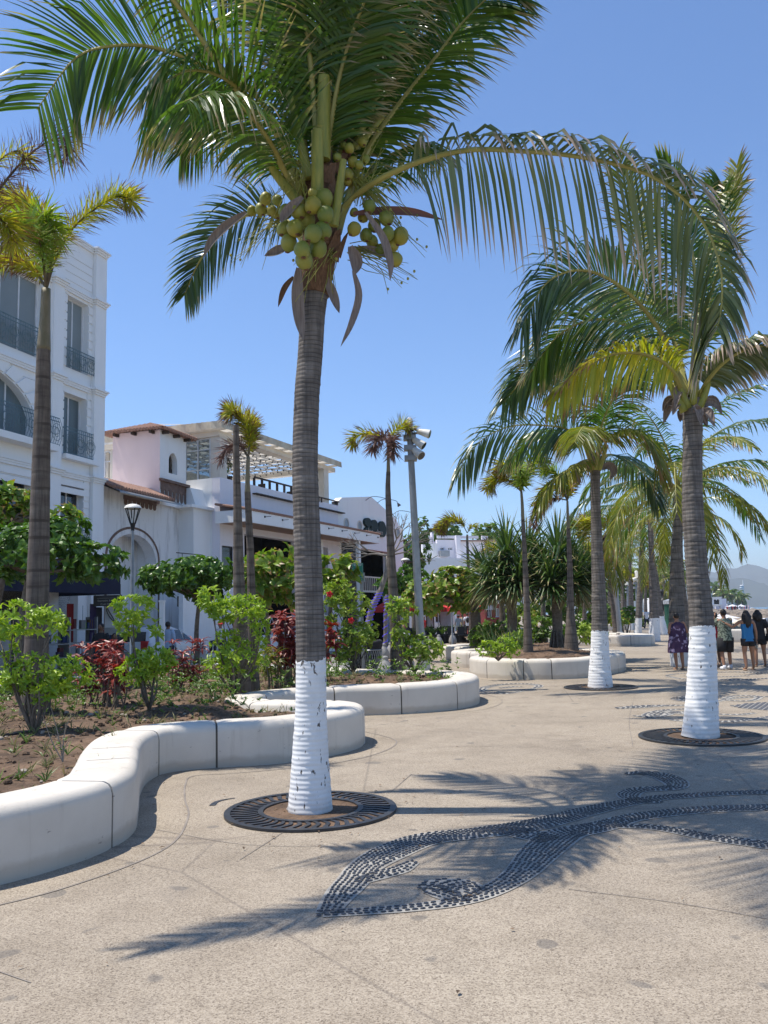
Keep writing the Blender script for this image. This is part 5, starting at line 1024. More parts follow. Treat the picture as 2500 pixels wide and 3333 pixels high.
def arch_fill(b, ua, ub, zs, zt, y, th, m=0, n=16, top=None):
    """fills the corners above a half-ellipse arch springing at zs, crown zt, up to top"""
    top = top if top is not None else zt; c = (ua + ub) / 2; r = (ub - ua) / 2
    P = [(c - r * math.cos(math.pi * i / n), zs + (zt - zs) * math.sin(math.pi * i / n)) for i in range(n + 1)]
    for (a, p), (c2, q) in zip(P, P[1:]):
        for yy in (y, y + th): b.face([(a, yy, p), (c2, yy, q), (c2, yy, top + .001), (a, yy, top + .001)], m)
        b.face([(a, y, p), (a, y + th, p), (c2, y + th, q), (c2, y, q)], m)
def window(root, ua, ub, za, zb, y, mull=1, glass='glass_dark', frame='frame_w', bars=0, fw_=.06):
    f = MB(); f.box(ua, ua + fw_, y, y + .06, za, zb); f.box(ub - fw_, ub, y, y + .06, za, zb); f.box(ua + fw_, ub - fw_, y, y + .06, zb - fw_, zb); f.box(ua + fw_, ub - fw_, y, y + .06, za, za + fw_)
    for i in range(mull): u = ua + (ub - ua) * (i + 1) / (mull + 1); f.box(u - fw_ / 2, u + fw_ / 2, y + .005, y + .055, za + fw_, zb - fw_)
    for i in range(bars): z = za + (zb - za) * (i + 1) / (bars + 1); f.box(ua + fw_, ub - fw_, y + .01, y + .05, z - .02, z + .02)
    w = f.build('window', M[frame], root, local=True)
    g = MB(); g.box(ua + .02, ub - .02, y + .025, y + .045, za + .02, zb - .02); g.build('pane', M[glass], w, local=True); return w
def railing(root, ua, ub, z0, z1, y, name='balcony_railing', belly=.0, mat='rail_teal'):
    b = MB(); n = max(3, int((ub - ua) / .11))
    for z in (z0 + .04, z1 - .12, z1): b.box(ua, ub, y - .012, y + .012, z - .012, z + .012)
    for i in range(n + 1):
        u = ua + (ub - ua) * i / n; b.tube([V((u, y - belly * math.sin(math.pi * k / 5), z0 + (z1 - z0) * k / 5)) for k in range(6)], .009, 4)
    k = max(1, int(round((ub - ua) / .55)))
    for i in range(k):
        c = ua + (ub - ua) * (i + .5) / k; zm = (z0 + z1 - .1) / 2; r = min((ub - ua) / k * .42, .3)
        for rr, sq in ((r, 1.25), (r * .55, 1.25)): b.tube([V((c + math.cos(a * math.pi / 8) * rr, y - .02 - belly * .8, zm + math.sin(a * math.pi / 8) * rr * sq)) for a in range(17)], .009, 4, cap=False)
        for s in (-1, 1): b.tube([V((c + s * (r * .5 + a * .012) * math.cos(a * .5), y - .02, zm + (r * .3 + a * .01) * math.sin(a * .5) + .1)) for a in range(14)], .007, 4)
    return b.build(name, M[mat], root, local=True)
def tiles(b, ua, ub, y0, z0, y1, z1, m=0, r=.07, step=.16, axis='y'):
    """rows of half-round tiles running from (y0,z0) down to (y1,z1)"""
    n = int((ub - ua) / step)
    for i in range(n + 1):
        u = ua + (ub - ua) * i / n
        if axis == 'y': b.tube([V((u, y0, z0)), V((u, y1, z1))], [r, r * 1.1], 7, m)
        else: b.tube([V((y0, u, z0)), V((y1, u, z1))], [r, r * 1.1], 7, m)
# ---- hotel
c = at(324, 1700, 30); FH = Frame(c.x, c.y, 17.2); Hh = bld('hotel_building', FH, 'tall white hotel with rusticated walls and iron balconies at the left edge')
Z = lambda px, py, y=0: FH.Z(px, py, y); U = lambda px, y=0: FH.U(px, 1500, y)
zt = Z(335, 832); zc = [Z(335, 1000), Z(335, 1287), Z(335, 1568)]; UL = -9.5
w1 = (U(207), U(279), (Z(207, 1180) + Z(300, 1238)) / 2, Z(279, 990)); w2 = (U(202), U(279), Z(200, 1478), Z(279, 1300)); w3 = (U(195), U(272), Z(195, 1740), Z(272, 1590))
wL = (UL + 1.2, U(126), Z(60, 1140), Z(126, 912)); wR = (U(-330), U(108), Z(60, 1428), Z(50, 1215)); wG = (U(-300), U(103), Z(60, 1700), Z(100, 1560))
b = MB(); ops = [w1, w2, w3, wL, wR, wG, (UL + .5, U(150), 0.02, 3.2), (U(200), U(262), 0.02, 3.1)]
ops = [o for o in ops]
wall_open(b, UL, 0, 0, zt, ops, 0, .35); b.box(UL, -.01, .36, 12, 0, zt - .01); b.build('wall', M['plaster_hotel'], Hh, local=True)
b = MB(); arch_fill(b, wR[0], wR[1], wR[2] + (wR[3] - wR[2]) * .25, wR[3] - .01, .004, .33, n=24); b.build('arch_surround', M['plaster_hotel'], Hh, local=True)
b = MB()
for (a, c_) in ((-.62, -.001), (U(152), U(187))):
    b.box(a, c_, -.16, -.003, 0, zt + .1)
b.build('pilaster', M['plaster_hotel'], Hh, local=True)
for z in zc + [zt - .05]:
    b = MB()
    for (a, c_, d) in ((-.66, -.04, 0), (U(151), U(188), 0), (UL, -.66, .1), ): 
        yy = -.22 + d * 1.4 if d == 0 else -.08
        for q, (dz, e) in enumerate(((0, .0), (.07, .04), (.14, .09))): b.box(a - (e if d == 0 else 0), c_ + (e if d == 0 else 0) - .001 * q, yy - e * (1 if d == 0 else .6), -.001 - .001 * q, z + dz - .14 + .002 * q, z + dz - .07)
    b.build('cornice', M['plaster_hotel'], Hh, local=True)
# rustication as thin raised blocks; the grooves are the gaps between them
def rb(*a): q = MB(); q.box(*a); q.build('rusticated_block', M['plaster_hotel'], Hh, local=True)
for (o, n_) in ((w1, 9), (w2, 8), (w3, 8)):
    h = (o[3] - o[2] + .3) / n_
    for i in range(n_):
        z = o[2] + i * h; rb(o[1] + .0, o[1] + .30, -.035, -.002, z + .03, z + h - .03); rb(o[0] - .26, o[0] - .002, -.035, -.002, z + .03, z + h - .03)
z = zc[0] + .3
while z < zt - .7: rb(U(160) + .45, -.66, -.03, -.002, z, z + .26); z += .30
for z in (zc[2] - .42, zc[2] - .68): rb(U(190), -.66, -.05, -.002, z, z + .2); rb(UL, U(150), -.05, -.002, z, z + .2)
b = MB()
for i in range(14):
    a0 = math.pi * i / 14 + .02; a1 = math.pi * (i + 1) / 14 - .02; cx = (wR[0] + wR[1]) / 2; r = (wR[1] - wR[0]) / 2; zs = wR[2] + (wR[3] - wR[2]) * .25; rz = wR[3] - zs
    b.prism([(cx + math.cos(a) * r * k, zs + math.sin(a) * rz * k) for a, k in ((a0, 1.02), (a1, 1.02), (a1, 1.28), (a0, 1.28))], -.05, -.004)
b.build('arch_stones', M['plaster_hotel'], Hh, local=True)
window(Hh, w1[0], w1[1], w1[2], w1[3], .22, 1, 'shade'); window(Hh, w2[0], w2[1], w2[2], w2[3], .28, 1, 'glass_curtain'); window(Hh, w3[0], w3[1], w3[2], w3[3], .2, 1)
window(Hh, wL[0], wL[1], wL[2], wL[3], .22, 5, 'shade'); window(Hh, wR[0], wR[1], wR[2], wR[3], .26, 4, 'glass_curtain'); window(Hh, wG[0], wG[1], wG[2], wG[3], .2, 5)
railing(Hh, w1[0] - .1, w1[1] + .32, w1[2], Z(200, 1123) - .0, -.12); railing(Hh, w2[0] - .1, w2[1] + .34, w2[2] + .02, w2[2] + .95, -.14)
railing(Hh, wL[0], wL[1], wL[2], wL[2] + .95, -.1); railing(Hh, wR[0] - .1, U(167), wR[2] + .02, wR[2] + .95, -.3, belly=.12); railing(Hh, U(235), U(285), w3[2] - .5, w3[2] + .35, -.12)
b = MB(); b.box(w2[0] - .15, w2[1] + .42, -.28, -.003, w2[2] - .16, w2[2] - .005); b.box(wR[0] - .3, U(150), -.5, -.003, wR[2] - .22, wR[2] - .005); b.build('balcony_ledge', M['plaster_hotel'], Hh, local=True)
# shop under the hotel
zA = Z(380, 1935) ; a1 = U(392, -1.8) if False else 1.35
b = MB(); ya, yb = -2.4, -.02
ua, ub = UL + .2, FH.U(392, 1900, -2.4)
zt_, zb_ = FH.Z(392, 1880, -2.4), FH.Z(392, 1934, -2.4)
b.face([(ua, yb, zt_ + .7), (ub, yb, zt_ + .7), (ub, ya, zt_), (ua, ya, zt_)]); b.face([(ua, ya, zb_), (ub, ya, zb_), (ub, ya, zt_), (ua, ya, zt_)]); b.face([(ub, ya, zt_), (ub, yb, zt_ + .7), (ub, yb, zb_), (ub, ya, zb_)])
b.face([(ua, ya + .02, zb_), (ub - .02, ya + .02, zb_), (ub - .02, ya + .02, zt_), (ua, ya + .02, zt_)])
b.build('awning', M['navy'], Hh, local=True)
b = MB(); b.box(UL + .52, U(150) - .02, .36, .40, .03, 3.18); b.box(U(200) + .01, U(262) - .01, .36, .40, .03, 3.08); b.build('shop_shade_panel', M['dark'], Hh, local=True)  # black panels just behind the openings stand for the unlit shop
GM = {}
def goods(parent, ua, ub, y, seed, n=60, zmax=2.0):
    rg = random.Random(seed); cols = [(.02, .04, .12), (.12, .02, .02), (.02, .07, .1), (.2, .2, .2), (.12, .07, .02), (.01, .01, .01), (.05, .03, .07)]
    for k in range(n // 3):
        c = rg.choice(cols); b = MB()
        for _ in range(1):
            u = rg.uniform(ua, ub); z = rg.choice([.35, .75, 1.15, 1.55, 1.95]); w = rg.uniform(.05, .14); h = rg.uniform(.12, .35)
            z = min(z, 1.55)
            b.box(u - w, u + w, y - .05, y + rg.uniform(.0, .08), z, z + h)
        b.build('shop_goods', GM.setdefault(c, plain('goods', c)) if c not in GM else GM[c], parent, local=True)
dsp = thing('souvenir_display', tuple(FH.o + FH.u * -3.2 + FH.v * -2.0), FH.rz, 'white shelves and hanging clothes of the souvenir shop under the navy awning', 'shop display')
b = MB()
for z in (.3, .7, 1.1, 1.5): b.box(-3.5, .3, -.1, .35, z, z + .03)
for u in (-3.5, -2.2, -1, .3): b.box(u - .03, u + .03, -.08, .33, 0, 1.9)
b.build('shelf', M['galv'], dsp, local=True); goods(dsp, -3.4, .2, .05, 3, 90, 1.8)
rg = random.Random(6)
for u, zz, h, c in [(1.1, 2.35, 1.5, (.02, .13, .20)), (.75, 1.5, 1.2, (.35, .05, .04)), (.95, 1.5, 1.2, (.03, .05, .25)), (1.3, 1.5, 1.2, (.28, .06, .03)), (.5, 2.2, 1.6, (.05, .05, .06)), (-.9, 2.3, 1.1, (.3, .02, .02)), (.2, 2.3, 1.4, (.06, .04, .12))]:
    b = MB(); n = 10
    for i in range(n): 
        a, c_ = u + .36 * i / n - .18, u + .36 * (i + 1) / n - .18; ya_, yb_ = .04 * math.sin(i * 2.1), .04 * math.sin((i + 1) * 2.1)
        b.face([(a, ya_, zz - h), (c_, yb_, zz - h), (c_ * .9 + u * .1, yb_, zz), (a * .9 + u * .1, ya_, zz)])
    b.build('hanging_cloth', plain('cloth_%.1f' % u, c), dsp, local=True)
def text(body, size, M4, mat, parent=None, name='lettering', ext=.004):
    cd = bpy.data.curves.new(name, 'FONT'); cd.body = body; cd.size = size; cd.extrude = ext; cd.align_x = 'CENTER'; cd.align_y = 'CENTER'
    o_ = bpy.data.objects.new(name, cd); SC.collection.objects.link(o_); bpy.context.view_layer.update()
    me = bpy.data.meshes.new_from_object(o_.evaluated_get(bpy.context.evaluated_depsgraph_get())); bpy.data.objects.remove(o_); me.transform(M4); me.materials.clear(); me.materials.append(M[mat])
    o2 = bpy.data.objects.new(name, me); SC.collection.objects.link(o2)
    if parent: o2.parent = parent
    return o2
RX = Matrix.Rotation(math.pi / 2, 4, 'X')
def sgn(px, py, Y, w, h, label, face='black_metal', name='shop_sign', rz=0, catg='sign', up=True):
    p = at(px, py, Y); t = thing(name, (p.x, p.y, p.z), rz, label, catg); b = MB(); b.box(-w / 2, w / 2, 0, .03, -h / 2, h / 2); b.build('board', M[face], t, local=True); return t
s = sgn(350, 1955, 26.3, .88, .34, 'black hanging sign offering cold drinks under the navy awning end'); text('Souvenirs & More', .085, Matrix.Translation((0, -.006, .0)) @ RX, 'mortar', s); text('Cold Drinks', .085, Matrix.Translation((0, -.006, -.11)) @ RX, 'mortar', s)
b = MB(); b.box(-.33, .33, -.008, -.001, .075, .082); b.build('border', M['mortar'], s, local=True)
b = MB(); b.box(-.4, -.38, 0, .02, .17, .5); b.box(.38, .4, 0, .02, .17, .5); b.build('bracket', M['black_metal'], s, local=True)
M['lime'] = plain('lime_card', (.30, .55, .08)); s = sgn(268, 2037, 26.2, .22, .19, 'small lime green price card hanging among the shop clothes', 'lime', 'price_card'); text('2', .15, Matrix.Translation((-.05, -.006, 0)) @ RX, 'black_metal', s); text('100', .06, Matrix.Translation((.05, -.006, .03)) @ RX, 'black_metal', s)
b = MB(); b.tube([V((0, .015, .09)), V((0, .015, .62))], .006, 4); b.build('cord', M['black_metal'], s, local=True)
s = thing('display_stand', tuple(at(385, 2120, 27)), 0, 'grey and white board with a black painted curl beside the hotel corner', 'board'); 
b = MB(); q = at(370, 2000, 27) - at(385, 2120, 27); b.box(q.x - .28, q.x + .12, 0, .04, .75, 1.75); b.build('board', M['frame_w'], s, local=True)
b = MB(); b.box(q.x - .28, q.x + .5, -.03, .05, .52, .75); b.build('crate_board', M['galv'], s, local=True)
b = MB(); b.tube([V((q.x - .1 + .13 * math.cos(a * .45), -.02, 1.25 + .3 * math.sin(a * .32))) for a in range(22)], .014, 5); b.build('painted_curl', M['black_metal'], s, local=True)
b = MB(); b.box(q.x - .2, q.x - .16, 0, .04, -.1, .52); b.box(q.x + .3, q.x + .34, 0, .04, -.1, .52); b.build('leg', M['black_metal'], s, local=True)
# ---- old white house with tiled tower
c = FH.o + FH.u * .02 + FH.v * .25; FO = Frame(c.x, c.y, 17.2); Ho = bld('old_house', FO, 'old white house with a large arch, stained wall and small pink tiled tower')
z_ = lambda px, py, y=0: FO.Z(px, py, y); u_ = lambda px, y=0: FO.U(px, 1700, y)
UE = u_(597); aw = (u_(358), u_(508)); zt2 = z_(450, 1600); zsp = z_(430, 1820); zcr = z_(430, 1738)
b = MB(); wall_open(b, .03, UE, 0, zt2 + .1, [(aw[0], aw[1], .02, zcr)], 0, .5); arch_fill(b, aw[0], aw[1], zsp, zcr - .002, .004, .48, n=20)
b.box(.04, UE - .01, .9, 8, 0, zt2 - .3); b.box(.05, aw[0], .5, .9, 0, zt2 - .2); b.box(aw[1], UE - .02, .5, .9, 0, zt2 - .2); b.box(aw[0], aw[1], .5, .9, zcr, zt2 - .2); b.build('wall', M['plaster_old'], Ho, local=True)
cx = (aw[0] + aw[1]) / 2; r = (aw[1] - aw[0]) / 2 + .28; n = 24; b = MB(); P = [(cx - r * math.cos(math.pi * i / n), zsp + (zcr - zsp + .28) * math.sin(math.pi * i / n)) for i in range(n + 1)]; P = [(cx - r, .1)] + P + [(cx + r, .1)]
for (a, p), (c2, q) in zip(P, P[1:]): 
    s = .93
    f = lambda a_, p_: (cx + (a_ - cx) * s, p_ if p_ < zsp else zsp + (p_ - zsp) * s)
    a2, p2 = f(a, p); c3, q3 = f(c2, q); b.face([(a, -.01, p), (c2, -.01, q), (c3, -.01, q3), (a2, -.01, p2)]); b.face([(a, -.01, p), (a, .0, p), (c2, 0, q), (c2, -.01, q)])
b.build('arch_band', M['trim_brown'], Ho, local=True)
# lean-to tiled roof over the arch
zl = z_(340, 1560); zr = z_(500, 1600); b = MB()
uq = u_(512); tiles(b, .15, uq, .35, zl + .10, -.75, zl - .38, 0, .075, .17); b.build('roof_tiles', M['tile'], Ho, local=True)
b = MB(); b.face([(.1, .45, zl + .05), (uq + .3, .45, zl + .05), (uq + .3, -1.0, zl - .56), (.1, -1.0, zl - .56)]); b.face([(.1, .45, zl + .0), (uq + .3, .45, zl + .0), (uq + .3, -1.0, zl - .61), (.1, -1.0, zl - .61)]); b.face([(.1, -1.0, zl - .56), (uq + .3, -1.0, zl - .56), (uq + .3, -1.0, zl - .61), (.1, -1.0, zl - .61)]); b.build('roof_sheet', M['galv'], Ho, local=True)
b = MB()
def scallops(b, ua, ub, zt, h, y, n):
    w = (ub - ua) / n; b.box(ua, ub, y - .02, y, zt - h * .45, zt)
    for i in range(n):
        c = ua + w * (i + .5); b.prism([(c - w * .36, zt - h * .45), (c + w * .36, zt - h * .45)] + [(c + w * .36 * math.cos(a * math.pi / 6), zt - h * .75 - h * .25 * math.sin(a * math.pi / 6)) for a in range(7)], y - .02, y - .001)
scallops(b, u_(400), u_(508), zl - .42, .38, -.012, 8); b.build('scalloped_trim', M['trim_brown'], Ho, local=True)
# tower
tu0, tu1 = u_(509), u_(595); tb_ = z_(595, 1592); tt = z_(509, 1398); td = 2.1; wu = (u_(538), u_(566)); wzb, wzt = z_(550, 1543), z_(550, 1475)
b = MB(); wall_open(b, tu0, tu1, tb_ - .9, tt, [(wu[0], wu[1], wzb, wzt)], -.15, .25); arch_fill(b, wu[0], wu[1], wzb + (wzt - wzb) * .55, wzt - .004, -.147, .24, n=14)
b.build('tower_wall', M['plaster_w'], Ho, local=True)
b = MB(); b.box(tu0 - .001, tu0 + .2, .10, td, tb_ - .9, tt - .001); b.face([(tu0 - .004, -.15, tb_ - .9), (tu0 - .004, td, tb_ - .9), (tu0 - .004, td, tt), (tu0 - .004, -.15, tt)]); b.build('pink_tower_wall', M['plaster_pink'], Ho, local=True)
b = MB(); b.box(tu0 + .2, tu1 - .01, td - .2, td, tb_ - .9, tt - .01); b.box(tu1 - .2, tu1 - .002, .1, td - .2, tb_ - .9, tt - .01); b.build('tower_back_wall', M['plaster_w'], Ho, local=True)
b = MB(); b.box(tu0 + .21, tu1 - .21, .5, .55, tb_ - .8, tt - .02); b.build('tower_shade_panel', M['dark'], Ho, local=True)  # black panel put behind the arched window as its inside shade
b = MB(); scallops(b, tu0 + .02, tu1 + .05, tb_ + .05, .75, -.17, 7); b.box(tu0 - .1, tu1 + .1, -.3, -.171, tb_ + .05, tb_ + .16); b.build('scalloped_trim', M['trim_brown'], Ho, local=True)
cxu, cyu = (tu0 + tu1) / 2, (td - .15) / 2; ex = .38; b = MB(); rise = .55
for side in range(4):
    Lh = (tu1 - tu0) / 2 + ex if side % 2 == 0 else (td + .15) / 2 + ex; Dh = (td + .15) / 2 + ex if side % 2 == 0 else (tu1 - tu0) / 2 + ex
    n = int(2 * Lh / .15); rot = Matrix.Rotation(side * math.pi / 2, 4, 'Z')
    for i in range(n + 1):
        s = -Lh + 2 * Lh * i / n; f = abs(s) / Lh; p = rot @ V((s, -Dh, 0)); q = rot @ V((s * (1 - (1 - f) * .0), -Dh * f, rise * (1 - f)))
        b.tube([V((cxu, cyu, tt)) + p, V((cxu, cyu, tt)) + q + V((0, 0, .005))], [.075, .06], 7)
b.build('tower_roof', M['tile'], Ho, local=True)
for k in range(3):
    for a in ((cxu + (k - 1) * (tu1 - tu0) * .42 - .05, cxu + (k - 1) * (tu1 - tu0) * .42 + .05, -.15 - ex + .08, -.15), (tu0 - ex + .08, tu0, .1 + k * .85, .2 + k * .85)):
        b = MB(); b.box(*a, tt - .16, tt - .03); b.build('rafter', M['wood_dark'], Ho, local=True)
# ---- terrace restaurant and nightclub
c = at(716, 1700, 36.2); FR = Frame(c.x, c.y, 23.4); Hr = bld('restaurant_building', FR, 'white two-storey restaurant with open roof terrace, canopy and round dark letters')
z_ = lambda px, py, y=0: FR.Z(px, py, y); u_ = lambda px, y=0: FR.U(px, 1700, y)
zp = z_(716, 1553); U1 = u_(1010); U2 = u_(1088); U3 = u_(1311); zf = z_(716, 1668); zf2 = z_(716, 1708)
door = (u_(1172), u_(1262), .05, z_(1180, 1785)); dk = (u_(1110), u_(1160), .05, z_(1110, 1765)); rec = [(u_(795), u_(968), .9, zf2 - .25), (u_(980), u_(1066), .9, zf2 - .35), (u_(722), u_(762), z_(722, 1870), z_(722, 1775)), dk, door]
b = MB(); wall_open(b, 0, U2 + .5, 0, zp, [r_ for r_ in rec if r_ not in (door, dk)], 0, .4); b.build('wall', M['plaster_lilac'], Hr, local=True)
zz = [(U2 - 1.5, zp - .02), (u_(1115), z_(1115, 1620)), (u_(1210), z_(1210, 1617)), (u_(1290), z_(1290, 1690)), (U3, z_(1311, 1740))]
b = MB(); um = U2 + .502
wall_open(b, um, U3, 0, z_(1311, 1790), [door, dk], 0, .4); zb0 = z_(1311, 1790)
for (a, p), (c2, q) in zip([(um, z_(1100, 1632))] + zz[1:], zz[1:]):
    for y in (0, .4): b.face([(a, y, zb0), (c2, y, zb0), (c2, y, q), (a, y, p)])
    b.face([(a, 0, p), (c2, 0, q), (c2, .4, q), (a, .4, p)])
b.face([(U3, 0, zb0), (U3, .4, zb0), (U3, .4, zz[-1][1]), (U3, 0, zz[-1][1])]); b.build('nightclub_wall', M['plaster_w'], Hr, local=True)
b = MB(); b.box(-.002, .35, .41, 9, 0, zp - .003); b.box(.35, U3 - .1, 8.6, 9, 0, zp - .2); b.box(.36, U2, .42, 8.5, zf, zf + .25); b.box(U2 + .01, U3 - .02, .42, 8.5, z_(1311, 1770), z_(1311, 1770) + .2); b.build('side_wall', M['plaster_w'], Hr, local=True)
b = MB(); b.box(rec[0][0], U3 - .3, 2.2, 2.3, 0, zf - .05); b.box(U3 - .35, U3 - .25, .42, 8.5, 0, zf); b.box(rec[1][0] - .2, rec[1][0] - .1, .45, 2.2, 0, zf - .1); b.box(rec[1][1] + .5, rec[1][1] + .6, .45, 2.2, 0, zf - .1); b.box(rec[0][0], U3 - .4, .42, 2.2, zf - .35, zf - .3); b.box(.4, .5, 1, 3.2, 0, zf - .1); b.build('dark_back_room', M['dark'], Hr, local=True)  # near-black planes painted as the gloom behind the openings and door
# lower left lump of building with stepped wall and sunlit plane
b = MB(); b.prism([(-1.2, 0), (.0, 0), (.0, zf + .1), (-1.2, zf + .1)], .5, 1.8); b.prism([(-1.6, zf + .1), (-.002, zf + .1), (-.002, zf + .22), (-1.6, zf + .22)], .3, 2.2); b.build('side_block', M['plaster_w'], Hr, local=True)
b = MB(); b.loft([[V((-.9, .6, zf + .22)), V((-.003, .6, zf + .22)), V((-.003, 1.8, zf + .22)), V((-.9, 1.8, zf + .22))], [V((-.9, .9, zp - .5)), V((-.003, .9, zp - .5)), V((-.003, 1.8, zp - .5)), V((-.9, 1.8, zp - .5))]]); b.build('buttress', M['plaster_w'], Hr, local=True)
# canopy roof over the ground floor
b = MB(); cy = -1.5; uc0, uc1 = -.35, u_(1168, -.2)
b.box(uc0, uc1, cy, cy + .1, zf2 + .02, zf + .0); b.box(uc0, uc0 + .1, cy + .1, -.002, zf2 + .02, zf); b.box(uc1 - .1, uc1, cy + .1, -.002, zf2 + .02, zf); b.build('canopy_fascia', M['plaster_w'], Hr, local=True)
b = MB(); b.box(uc0 + .1, uc1 - .1, cy + .1, -.002, zf2 + .05, zf2 + .1); b.build('canopy_soffit', M['soffit'], Hr, local=True)
b = MB(); tiles(b, uc0, uc1, -.002, zf + .32, cy - .05, zf + .03, 0, .055, .13); b.build('canopy_tiles', M['tile'], Hr, local=True)
b = MB()
for k in range(9): u = 1.2 + k * (uc1 - 1.5) / 8; b.tube([V((u, cy - .01, zf - .18)), V((u + .02, cy - .32, zf - .18))], .012, 4); b.box(u - .03, u + .03, cy - .04, cy - .002, zf - .22, zf - .14)
b.build('fascia_spike', M['black_metal'], Hr, local=True)
for px in (1005, 1042): 
    u = u_(px); b = MB(); b.box(u - .12, u + .12, -.1, -.003, .9, zf2); b.build('pillar', M['plaster_w'], Hr, local=True)
b = MB(); u = u_(1165, -1.3); b.box(u - .1, u + .1, cy + .12, cy + .32, 0, zf2 + .04); b.build('pillar', M['plaster_w'], Hr, local=True)
# low wall, stair parapet, railing at ground
b = MB(); yl = -1.2; b.box(u_(740, yl), u_(1100, yl), yl, yl + .2, 0, .95); b.build('terrace_wall', M['plaster_w'], Hr, local=True)
b = MB(); ua_, ub_ = u_(745, yl), u_(1100, yl)
n = int((ub_ - ua_) / .5)
for i in range(n):
    a, c2 = ua_ + i * .5, ua_ + (i + 1) * .5
    for p, q in (((a, 1.0), (c2, 1.75)), ((a, 1.75), (c2, 1.0))): b.tube([V((p[0], yl + .1, p[1])), V((q[0], yl + .1, q[1]))], .018, 4)
b.box(ua_, ub_, yl + .08, yl + .12, 1.75, 1.80); b.box(ua_, ub_, yl + .08, yl + .12, .96, 1.0); b.build('lattice_railing', M['frame_w'], Hr, local=True)
b = MB(); s0_, s1_ = u_(590, -.6), u_(745, -.6); b.prism([(s0_, 0), (s1_, 0), (s1_, 1.0), (s0_ + (s1_ - s0_) * .45, 2.7), (s0_, 2.7)], -.7, -.5); b.build('stair_parapet', M['plaster_w'], Hr, local=True)
for (px0, px1, py0, py1) in ((535, 588, 1940, 1972), (618, 655, 1952, 1975)):
    q0, q1 = u_(px0, -.3), u_(px1, -.3); 
b = MB(); b.box(u_(600), u_(650), .3, .34, z_(600, 1974), z_(600, 1940)); b.build('window', M['glass_dark'], Hr, local=True)
window(Hr, rec[2][0], rec[2][1], rec[2][2], rec[2][3], .1, 0, 'glass_dark', 'black_metal')
b = MB(); y = -.35; q0, q1 = u_(575, -.35) , u_(660, -.35); zq = z_(620, 1803, -.35); b.tube([V((q0, y, zq)), V((q1, y, zq)), V((q1, y, zq - .9))], .02, 5); b.tube([V(((q0 + q1) / 2 - .5, y, zq)), V(((q0 + q1) / 2 - .5, y, zq - .9))], .015, 4); b.build('stair_handrail', M['black_metal'], Hr, local=True)
# dark slatted panel with pale vertical block letters
b = MB()
n = 22
for i in range(n): z = dk[2] + 1.2 + (dk[3] - dk[2] - 1.2) * i / n; b.box(dk[0], dk[1], -.03, .08, z, z + (dk[3] - dk[2] - 1.2) / n * .8)
b.build('slatted_panel', M['black_metal'], Hr, local=True)
b = MB(); uc = (dk[0] + dk[1]) / 2; zt_ = z_(1135, 1792); zb_ = z_(1135, 1842); hz = zt_ - zb_
def blk(a, c2, d, e): b.box(uc + (a - .5) * 1.5, uc + (c2 - .5) * 1.5, -.03, .015, zb_ + d * hz, zb_ + e * hz)
for q in ((.2, .8, 0, .1), (.2, .35, .1, .4), (.35, .8, .3, .4), (.65, .8, .1, .3), (.2, .8, .48, .56), (.65, .8, .56, .70), (.2, .8, .70, .78), (.2, .35, .86, 1), (.2, .8, .82, .88), (.65, .8, .78, .94)): blk(*q)
b.build('block_lettering', M['mortar'], Hr, local=True)
# round letters ZOO
zl_c = lambda px, py: (u_(px), z_(px, py))
def disc(b, u, z, ru, rz, y0, y1, n=28): b.prism([(u + ru * math.cos(2 * math.pi * i / n), z + rz * math.sin(2 * math.pi * i / n)) for i in range(n)], y0, y1)
for px, name in ((1213, 'O'), (1238, 'O')):
    u, z = zl_c(px, 1719 if px == 1213 else 1723); b = MB(); disc(b, u, z, .54, .50, -.16, -.003); b.build('round_letter', M['teal_letter'], Hr, local=True)
u, z = zl_c(1192, 1715); b = MB(); disc(b, u - .02, z + .26, .48, .27, -.16, -.003); disc(b, u + .02, z - .27, .50, .26, -.15, -.002); b.prism([(u - .2, z - .2), (u + .12, z - .2), (u + .3, z + .22), (u - .02, z + .22)], -.155, -.0035); b.build('round_letter', M['teal_letter'], Hr, local=True)
text('bar', .5, Matrix.Translation((zl_c(1196, 1735)[0], -.19, zl_c(1196, 1730)[1])) @ RX, 'mortar', Hr, 'script_lettering', .01); text('dance', .42, Matrix.Translation((zl_c(1226, 1735)[0], -.19, zl_c(1226, 1733)[1])) @ RX, 'mortar', Hr, 'script_lettering', .01)
for px, py in ((1127, 1704), (1170, 1712), (1256, 1727), (1294, 1735)):
    u, z = zl_c(px, py); b = MB(); n = 24
    for i in range(n):
        a0, a1 = 2 * math.pi * i / n, 2 * math.pi * (i + 1) / n; b.face([(u + math.cos(a) * r, -.03, z + math.sin(a) * r) for a, r in ((a0, .26), (a1, .26), (a1, .33), (a0, .33))]); b.face([(u + math.cos(a0) * .33, -.03, z + math.sin(a0) * .33), (u + math.cos(a1) * .33, -.03, z + math.sin(a1) * .33), (u + math.cos(a1) * .33, 0, z + math.sin(a1) * .33), (u + math.cos(a0) * .33, 0, z + math.sin(a0) * .33)])
    w = b.build('porthole', M['cream'], Hr, local=True); b = MB(); disc(b, u, z, .26, .26, -.012, -.004, 20); b.build('pane', M['galv'], w, local=True)
for px, py in ((1192, 1617), (1230, 1625), (1280, 1662)):
    b = MB(); u = u_(px); z = z_(px, py + 14); b.tube(cat([V((u, .05, z)), V((u + .1, -.4, z + .25)), V((u + .3, -1.1, z + .12)), V((u + .35, -1.2, z - .05))], 10), .018, 5); b.tube([V((u + .35, -1.2, z - .02)), V((u + .4, -1.3, z - .22))], [.03, .13], 8); b.build('wall_lamp', M['black_metal'], Hr, local=True)
